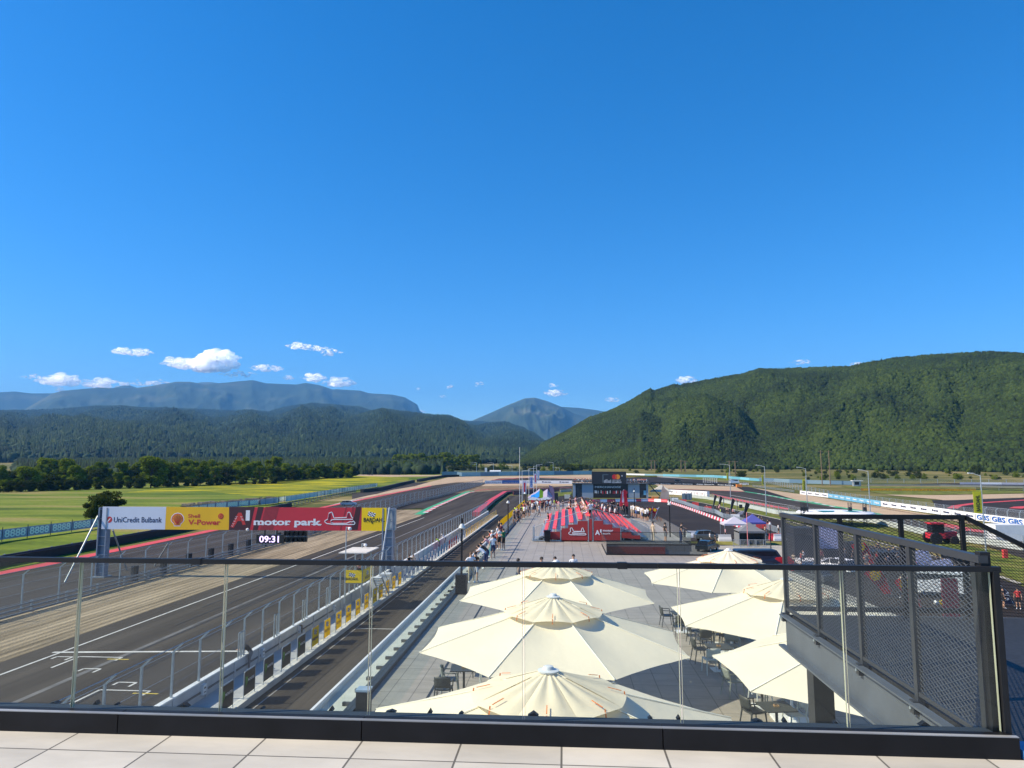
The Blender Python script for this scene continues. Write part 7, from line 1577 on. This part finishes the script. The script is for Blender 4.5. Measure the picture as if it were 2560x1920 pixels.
pA = GK(5,1780,900); z_ = bz(5,1710,562,375,pA); mast(5,1780,900,1722,235,'tall light mast with long yellow banner at the right edge', banner=(z_[0],z_[1],1.05,1), w=.11, armL=1.6)
pA = GK(5,785,640); mast(5,785,640,752,200,'light mast left of the yellow banner mast, standing in the verge', w=.12, armL=2.0)
pA = GK(18,1790,690); z_ = bz(18,1745,310,190,pA); mast(18,1790,690,1760,80,'light mast above the black feather flags, right one', w=.12, armL=2.0)
pA = GK(4,1830,700); mast(4,1830,700,1803,222,'light mast behind the event canopy', w=.12, armL=2.2)
mast(18,1340,470,1328,62,'light mast near the far turquoise boards', w=.16, armL=3.5)
for (c, x0, x1, y0_, y1_, yb_, lb_) in ((18,1288,1318,160,255,330,'small yellow hanging banner far away near the white van'),(18,1728,1762,190,315,345,'yellow hanging banner left of a light mast, middle distance'),(4,1770,1812,340,470,490,'yellow hanging banner beside the white boards')):
    p = GK(c, x1, yb_); A_, C2 = atY(*K(c,x0,y0_),p.y), atY(*K(c,x1,y1_),p.y); t = thing('banner_pole', p, lb_, 'banner'); q = MB(); q.tube(p,(p.x,p.y,A_.z+.3),.12,n=6); q.build('pole', m_galv, t); q = MB(); q.box(A_.x,C2.x,p.y-.05,p.y,C2.z,A_.z); o = q.build('banner', M('lime_yellow_banner', (.52,.50,.015), .5, .15, .6), t); D = MB(); D.text('BARDAHL', (C2.x-(C2.x-A_.x)*.2,p.y-.1,C2.z+(A_.z-C2.z)*.1), (0,0,1), (-1,0,0), (C2.x-A_.x)*.7, 0, .02, wfit=(A_.z-C2.z)*.8); D.build('lettering', m_blk, o)
def uplift(c, x, yb_, yt_, w, lb_, nm='power_pole'):
    p = GK(c, x, yb_); zt = atY(*K(c,x,yt_),p.y).z; q = MB(); q.tube(p,(p.x,p.y,zt),w,w*.75,7); q.beam((p.x-w*5,p.y,zt-.6),(p.x+w*5,p.y,zt-.6),w*.8); return tag(q.build(nm, M('weathered_wood', (.20,.14,.09), .8, .2, 1)), lb_, 'power pole', 'wooden power poles')
for (c, x, yb_, yt_, w, lb_) in ((19,220,250,-95,.30,'wooden power pole, left of the tall near pair'),(19,300,255,-95,.30,'wooden power pole, right of the tall near pair'),(18,1330,200,10,.45,'wooden power pole left of the pair behind the light mast'),(18,1402,215,10,.45,'wooden power pole right of the pair behind the light mast'),(18,720,150,0,.5,'wooden power pole, left of the far pair'),(18,772,150,10,.5,'wooden power pole, right of the far pair'),(18,345,130,0,.5,'far thin power pole in the scrub, left'),(18,390,130,0,.5,'far thin power pole in the scrub, right')): uplift(c, x, yb_, yt_, w, lb_)
for i, (c, x, yb_, yt_, ar) in enumerate(((20,1913,190,40,-1),(20,2175,190,45,-1),(17,333,90,-60,-1),(17,610,85,-50,-1),(17,912,90,-40,-1),(17,1582,80,-90,-1),(17,1682,85,0,-1),(3,2060,160,120,1))):
    mast(c, x, yb_, x, yt_, 'far slim light mast number %d from the left along the valley road' % (i+1), arm=ar, w=.25, grp='far masts along the valley road', armL=6)
q = MB(); p = GK(17,640,90); q.tube((p.x-5,p.y,p.z+1.5),(p.x+5,p.y,p.z+1.5),1.5,n=12); tag(q.build('storage_tank', m_wht), 'long white horizontal tank beyond the far boards', 'tank')
q = MB(); p = GK(17,487,85); q.box(p.x-1,p.x+1,p.y-1,p.y+1,p.z,p.z+5); tag(q.build('white_post', m_wht), 'white square post beside the long tank', 'post')
q = MB(); p = GK(18,1085,300); 
for i in range(7):
    for dx in (-.2,.2): q.tube((p.x-4+i*1.3+dx,p.y,p.z),(p.x-4+i*1.3+dx,p.y,p.z+3.5),.07,n=4)
q.beam((p.x-4.5,p.y,p.z+3.5),(p.x+4.5,p.y,p.z+3.5),.15); tag(q.build('scaffold_rack', m_wht), 'white scaffold rack beside the far boards', 'scaffold')
# ================================================================ TREES
def leaf_mat(name, lo, hi):
    m = bpy.data.materials.new(name); m.use_nodes = True; n = m.node_tree.nodes; l = m.node_tree.links; n.remove(n['Principled BSDF'])
    ge = n.new('ShaderNodeNewGeometry'); oi = n.new('ShaderNodeObjectInfo'); nz = n.new('ShaderNodeTexNoise'); nz.inputs['Scale'].default_value = .35; l.new(ge.outputs['Position'], nz.inputs['Vector'])
    a = n.new('ShaderNodeMath'); a.operation = 'MULTIPLY_ADD'; l.new(ge.outputs['Random Per Island'], a.inputs[0]); a.inputs[1].default_value = .45; l.new(nz.outputs[0], a.inputs[2])
    a2 = n.new('ShaderNodeMath'); a2.operation = 'MULTIPLY_ADD'; l.new(oi.outputs['Random'], a2.inputs[0]); a2.inputs[1].default_value = .35; l.new(a.outputs[0], a2.inputs[2])
    r = n.new('ShaderNodeValToRGB'); r.color_ramp.elements[0].position = .45; r.color_ramp.elements[0].color = lo; r.color_ramp.elements[1].position = 1.05; r.color_ramp.elements[1].color = hi; l.new(a2.outputs[0], r.inputs[0])
    d = n.new('ShaderNodeBsdfDiffuse'); t = n.new('ShaderNodeBsdfTranslucent'); mx = n.new('ShaderNodeMixShader'); mx.inputs[0].default_value = .3; l.new(r.outputs[0], d.inputs[0]); l.new(r.outputs[0], t.inputs[0]); l.new(d.outputs[0], mx.inputs[1]); l.new(t.outputs[0], mx.inputs[2]); l.new(mx.outputs[0], n['Material Output'].inputs[0]); return m
m_leaf = leaf_mat('leaves', (.035,.062,.008,1), (.20,.25,.022,1)); m_leafd = leaf_mat('dark_leaves', (.020,.034,.010,1), (.07,.09,.02,1)); m_bark = M('bark', (.09,.065,.045), .9, .25, 3, bump=.4)
def tree_mesh(H, W, nl, seed, mt, leaf=.5, trunkh=.25, shape=1.0):
    rng = np.random.default_rng(seed); rnd = random.Random(seed); t = thing('broadleaf_tree', (0,0,0), None, None)
    q = MB(); q.tube((0,0,0),(rnd.uniform(-.3,.3),rnd.uniform(-.3,.3),H*.55),H*.022,H*.010,8)
    cl = []
    for k in range(int(18+6*shape)):
        a = rnd.uniform(0,2*PI); zz = rnd.uniform(trunkh+.1,.92); rr_ = W/2*rnd.uniform(.25,.85)*math.sqrt(max(.08,1-((zz-.5)/.52)**2)); c = Vector((math.cos(a)*rr_, math.sin(a)*rr_, zz*H)); cl.append((c, W*rnd.uniform(.14,.22)))
        q.tube((0,0,H*min(.5,zz*.6)), c, H*.009, H*.003, 5)
    q.build('trunk', m_bark, t)
    n = nl; ci = rng.integers(0, len(cl), n); C = np.array([tuple(c) for c, r in cl])[ci]; Rr = np.array([r for c, r in cl])[ci]
    d = rng.normal(size=(n,3)); d /= np.linalg.norm(d, axis=1)[:,None]; rad = (rng.random(n)**.4)[:,None]*Rr[:,None]; P = C + d*rad*np.array([1,1,.8]); P[:,2] = np.maximum(P[:,2], H*trunkh*.6)
    nd = d*.6+rng.normal(size=(n,3))*.6; nd /= np.linalg.norm(nd, axis=1)[:,None]; u = np.cross(nd, rng.normal(size=(n,3))); u /= np.linalg.norm(u, axis=1)[:,None]; v = np.cross(nd, u); s = leaf*(.6+.8*rng.random(n))[:,None]
    V = np.stack([P-u*s*.5, P+v*s*.42, P+u*s*.5, P-v*s*.42], 1).reshape(-1,3); me = bpy.data.meshes.new('crown'); me.vertices.add(len(V)); me.vertices.foreach_set('co', V.ravel()); F = np.arange(4*n); me.loops.add(4*n); me.loops.foreach_set('vertex_index', F); me.polygons.add(n); me.polygons.foreach_set('loop_start', F[::4]); me.polygons.foreach_set('loop_total', np.full(n,4)); me.update(calc_edges=True); me.materials.append(mt)
    o = bpy.data.objects.new('crown', me); COL.objects.link(o); o.parent = t; return t
tps = [tree_mesh(13,12,7000,1,m_leaf,.66,.10), tree_mesh(12,9,6000,2,m_leaf,.62,.12), tree_mesh(14,11,7000,3,m_leaf,.66,.08), tree_mesh(10,11,7000,4,m_leafd,.6,.04), tree_mesh(15,14,8500,5,m_leaf,.7,.10)]
usedt = set(); rt = random.Random(21)
def plant(i, p, s, lb_, grp, nm=None):
    o = tps[i] if i not in usedt else dup(tps[i]); usedt.add(i); o.location = (p.x,p.y,p.z-.1); o.scale = (s,s,s*rt.uniform(.92,1.08)); o.rotation_euler.z = rt.uniform(0,6.28)
    if nm: o.name = nm
    return tag(o, lb_, 'tree', grp)
row = [(-40,1,430,330),(30,2,300,350),(115,1,330,345),(200,4,110,340),(300,0,140,330),(400,3,200,335),(480,1,180,330),(590,2,140,330),(680,3,230,330),(760,1,235,325),(850,3,250,320),(925,1,170,315),(1000,2,200,310),(1090,3,210,320),(1190,4,60,315),(1290,3,130,305),(1380,1,120,300),(1480,2,130,300),(1580,0,120,295),(1690,2,115,285),(1780,3,150,280),(1860,1,120,275),(1950,4,100,272),(2050,2,130,268),(2130,1,130,262),(2200,3,120,258)]
for k, (x, i, yt, yb) in enumerate(row):
    p = GK(1,x,yb); H = max(6, atY(*K(1,x,yt),p.y).z-p.z); h0 = [13,12,14,10,15][i]; special = {14:'tallest broad green tree rising above the row on the left of the meadow', 0:'darker tree cut by the left edge of the picture'}.get(k)
    plant(i, p, H/h0*(1.02 if special else rt.uniform(.72,1.04)), special or 'leafy green tree in the row along the far edge of the meadow', None if special else 'trees in the row along the meadow')
for k in range(60):
    x = rt.uniform(-60,2230); yb = 335-(x/2212)*70; p = GK(1,x,yb-18-rt.uniform(0,14)); plant(rt.choice([0,1,2,3]), p, rt.uniform(.75,1.15), 'green tree partly hidden in the second rank behind the meadow row', 'second rank of trees behind the meadow')
for k in range(26):
    x = -20+k*88+rt.uniform(-25,25); yb = 352-(x/2212)*72; p = GK(1,x,yb); plant(3, p, rt.uniform(.32,.55), 'low dark bush at the foot of the tree row', 'bushes at the foot of the tree row', 'bush')
for k in range(34):
    x = rt.uniform(0,1100); yb = 200-(x/1100)*5+rt.uniform(-4,8); p = GK(20,x,yb-12); plant(rt.choice([0,1,2]), p, rt.uniform(.55,.85), 'mid green tree in the wood beyond the dirt track', 'trees beyond the dirt track')
for k in range(30):
    x = 700+k*42+rt.uniform(-12,12); p = GK(20,x,125-(k % 3)*5); plant(rt.choice([1,2]), p, rt.uniform(1.0,1.35), 'tall grey-green tree in the far row in front of the hills', 'far row of grey-green trees')
p = GK(1,850,545); plant(3, p, (atY(*K(1,870,335),p.y).z)/10*1.05, 'lone dark pine-like tree behind the left gantry post', None)
o = tps[3]; pl_ = dup(o); pl_.location = GK(1,745,560); pl_.scale = (.42,.42,.5); tag(pl_, 'low dark bush joined to the lone tree behind the left gantry post', 'bush'); pl_.name = 'bush'
for k in range(34):
    x = 320+k*22+rt.uniform(-9,9); p = GK(2,x,196-(x-320)*.045-rt.uniform(0,9)); plant(rt.choice([0,1,2,3]), p, rt.uniform(.5,.95), 'green tree in the row continuing right behind the flower meadow', 'trees behind the flower meadow')
# scrubland bushes and small trees on the right
bz_ = tree_mesh(4,6,1300,31,m_leafd,.42,.02); bz_.name = 'bush'; bz2 = tree_mesh(5,6,1300,33,m_leaf,.42,.02); bz2.name = 'bush'; ub = set()
def bush(p, s, lb_, grp):
    pr = rt.choice([bz_, bz_, bz2]); o = dup(pr) if pr in ub else pr; ub.add(pr); o.location = (p.x,p.y,p.z-.1); o.scale = (s,s,s*rt.uniform(.7,1.1)); o.rotation_euler.z = rt.uniform(0,6.28); tag(o, lb_, 'bush', grp)
for (x, y, s) in ((745,175,1.9),(1070,160,1.5),(1160,155,1.9),(1230,190,1.3),(1745,145,3.0),(380,135,1.7),(540,130,2.0),(370,175,1.2),(950,145,1.2),(880,135,1.3),(630,165,1.2),(1965,190,.9),(2020,140,.9),(170,110,1.2)):
    bush(GK(19,x,y), s*.62, 'dark bush standing out on the dry scrubland', 'dark bushes on the scrubland')
p = GK(18,1470,218); bush(p, 1.6, 'biggest dark bush near the turquoise boards', None)
p = GK(17,1850,85); bush(p, 2.0, 'big dark tree just left of the pavilion screen', None); p = GK(17,660,75); bush(p, 1.7, 'dark round tree behind the white tank', None); p = GK(17,490,60); bush(p, 1.4, 'dark tree left of the white tank', None)
for k in range(170):
    if k < 95: x = rt.uniform(0,2212); y = 30+ (rt.random()**.8)*140; p = GK(18,x,y)
    else: x = rt.uniform(0,2212); y = rt.uniform(88,200); p = GK(19,x,y)
    bush(p, rt.uniform(.3,.95)*(1.4 if y < 70 and k < 95 else 1), 'small bush scattered over the dry scrubland', 'small bushes scattered over the scrubland')
for k in range(60): x = rt.uniform(-100,2212); p = GK(17,x,rt.uniform(10,50)); bush(p, rt.uniform(.5,1.6), 'small bush in the fields in front of the valley gap', 'bushes in front of the valley gap')
for k in range(10): x = 1040+rt.uniform(0,560); p = GK(20,x,rt.uniform(185,212)); bush(p, rt.uniform(.5,.9), 'bush at the edge of the far field left of the boards', 'bushes left of the far boards')
sheet('field', P2([(20,1120,195),(20,1700,190),(17,0,95),(17,1750,90),(17,1750,50),(17,0,50),(20,1700,110),(20,1400,140)]), .0, ground_mat('vineyard', [(.35,(.07,.10,.06,1)),(.6,(.12,.15,.09,1)),(.8,(.20,.20,.11,1))], .02, (.3,3,1), bscale=.5))
sheet('field', P2([(20,1900,105),(17,0,48),(17,700,48),(17,700,25),(20,1950,80)]), .0, m_scrub)
# rubble heap at the meadow edge
rb_ = random.Random(3); q = MB()
for k in range(220):
    s = rb_.random(); p = GK(1, 1450+s*740, 462-s*62+rb_.uniform(-14,8)); r = rb_.uniform(.15,.7); q.obox((p.x,p.y,p.z+r*.3), Vector((1,.2*rb_.random(),0)).normalized(), Vector((-.2,1,0)).normalized(), Vector((0,0,1)), r, r*.7, r*.5)
tag(q.build('rubble', M('rubble_stone', (.24,.19,.13), .9, .35, 1)), 'low heap of earth and stones at the meadow edge', 'rubble', None, 'stuff')
woods = []
# forest floor edge: tree clumps where the hills meet the plain (one wood)
def belt(a0, a1, ds, n): return np.array([[(math.sin(a)*d, math.cos(a)*d, gz(0, math.cos(a)*d)-1) for a in np.linspace(a0, a1, n)] for d in ds])
wood('woodland', belt(-.68, -.17, (620, 850, 1200, 1720), 60), 13000, m_fB, .55, 8, 'belt of dark mixed woodland between the meadow trees and the left hills', seed=8)
wood('woodland', belt(-.19, .03, (1150, 1400, 1720), 30), 4500, m_fB, .4, 9, 'dark wood closing the valley floor below the gap', seed=10)
wood('woodland', belt(.0, .80, (850, 910, 1000), 80), 5200, m_fD, .1, 5.0, 'ragged belt of bright bushes and trees at the foot of the right hill', seed=9)

# ================================================================ CLOUDS
def cloud_mat():
    m = bpy.data.materials.new('cloud_vapour'); m.use_nodes = True; n = m.node_tree.nodes; l = m.node_tree.links; n.remove(n['Principled BSDF'])
    d = n.new('ShaderNodeBsdfDiffuse'); d.inputs[0].default_value = (.74,.72,.70,1); tl = n.new('ShaderNodeBsdfTranslucent'); tl.inputs[0].default_value = (.66,.65,.65,1)
    a = n.new('ShaderNodeAddShader'); l.new(d.outputs[0], a.inputs[0]); l.new(tl.outputs[0], a.inputs[1])
    t = n.new('ShaderNodeBsdfTransparent'); x = n.new('ShaderNodeMixShader'); x.inputs[0].default_value = .33; l.new(t.outputs[0], x.inputs[1]); l.new(a.outputs[0], x.inputs[2]); l.new(x.outputs[0], n['Material Output'].inputs[0]); return m
m_cl = cloud_mat(); uv_, uf_ = ico_unit()
def cloud(parts, lb_, thin=1.0, seed=0):
    rng = np.random.default_rng(seed); VV = []; FF = []; k = 0; D = 24000.0
    for (c, x0, y0, x1, y1, n) in parts:
        a, b = K(c,x0,y0), K(c,x1,y1); cx_, cy_, w, h = (a[0]+b[0])/2, (a[1]+b[1])/2, abs(b[0]-a[0])/2, abs(b[1]-a[1])/2; P0 = atY(cx_, cy_, D); W = w/F_PX*D; H = h/F_PX*D
        for i in range(n):
            while True:
                u, v = rng.uniform(-1,1), rng.uniform(-1,1)
                if u*u+v*v < 1: break
            v = v*.5 if abs(u) > .6 else v; r = H*rng.uniform(.18,.5)*(1.05-abs(u)*.6)
            base = np.array([P0.x+u*(W-r*.6), P0.y+rng.uniform(-1,1)*W*.4, P0.z+max(-.55,v)*(H-r*.5)])
            VV.append(uv_*(1+.4*(rng.random((len(uv_),1))-.5))*np.array([r*1.9,r*1.3,r*.8])+base); FF.append(uf_+k); k += len(uv_)
    V = np.concatenate(VV); F = np.concatenate(FF); me = bpy.data.meshes.new('cloud'); me.from_pydata(V.tolist(), [], F.tolist()); me.polygons.foreach_set('use_smooth', [True]*len(F)); me.materials.append(m_cl); o = bpy.data.objects.new('cloud', me); COL.objects.link(o); tag(o, lb_, 'cloud', 'small white clouds low in the sky')
cloud([(9,990,125,1240,215,60),(9,1120,95,1480,245,170),(9,1230,80,1480,190,90)], 'largest puffy white cloud above the left mountains', seed=1)
cloud([(9,1340,215,1600,255,50),(9,1520,170,1740,225,60)], 'flat white cloud trailing right of the largest cloud', seed=2)
cloud([(9,670,65,830,120,45),(9,750,75,955,132,60)], 'small bright cloud high on the left', seed=3)
cloud([(9,1750,35,1930,90,45),(9,1850,55,2050,100,45)], 'small cloud highest of all, above the gantry', seed=4)
cloud([(9,215,225,520,320,110),(9,470,255,800,330,90),(9,320,310,420,350,20)], 'long white cloud bank resting on the left mountain ridge', seed=5)
cloud([(9,780,270,1110,315,60)], 'thin cloud just above the bare ski slope ridge', seed=6)
cloud([(9,135,232,290,270,25)], 'small cloud farthest left', seed=7)
cloud([(9,1850,225,2010,290,60),(9,1980,250,2190,325,60)], 'double puffy cloud above the right end of the left mountains', seed=8)
cloud([(9,1730,240,1815,275,22)], 'tiny round cloud left of the double cloud', seed=9)
cloud([(10,10,-165,70,-140,8),(10,-10,-190,150,-145,30)], 'wispy cloud above the rocky mountain shoulder', seed=10)
cloud([(10,1370,55,1530,108,50)], 'small cloud above the central blue peak', seed=11); cloud([(10,1395,20,1470,48,16)], 'tiny wisp above the cloud over the central peak', seed=12)
cloud([(10,1745,105,1855,140,25)], 'small cloud just left of the big right hill', seed=13); cloud([(11,205,230,330,280,45)], 'small white cloud resting on the skyline of the right hill', seed=14)
cloud([(11,865,135,995,168,20)], 'faint cloud above the right hill', seed=15); cloud([(11,1195,150,1315,190,30)], 'white cloud tip behind the right hill ridge', seed=16)
for i, (x0,y0,x1,y1) in enumerate(((765,25,825,58),(940,12,1022,45),(730,90,785,112),(585,45,620,65),(605,180,650,215))): cloud([(10,x0,y0,x1,y1,9)], ['tiny wisp left of the valley gap','thin streak above the valley gap','tiny low wisp left of the valley gap','faintest wisp beside the rocky shoulder','small cloud behind the rocky shoulder cliff'][i], seed=20+i)
# ================================================================ HAZE
def haze():
    b = MB(); b.box(-13500, 14500, -70, 17500, -3, 1900)
    m = bpy.data.materials.new('haze_air'); m.use_nodes = True; n = m.node_tree.nodes; l = m.node_tree.links
    n.remove(n['Principled BSDF']); pv = n.new('ShaderNodeVolumePrincipled')
    pv.inputs['Color'].default_value = (.17,.50,1,1); pv.inputs['Density'].default_value = HAZE
    pv.inputs['Anisotropy'].default_value = 0.0
    l.new(pv.outputs[0], n['Material Output'].inputs['Volume'])
    tag(b.build('haze', m, origin=(0,0,-3)), kind='stuff')
HAZE = 6.0e-5
haze()
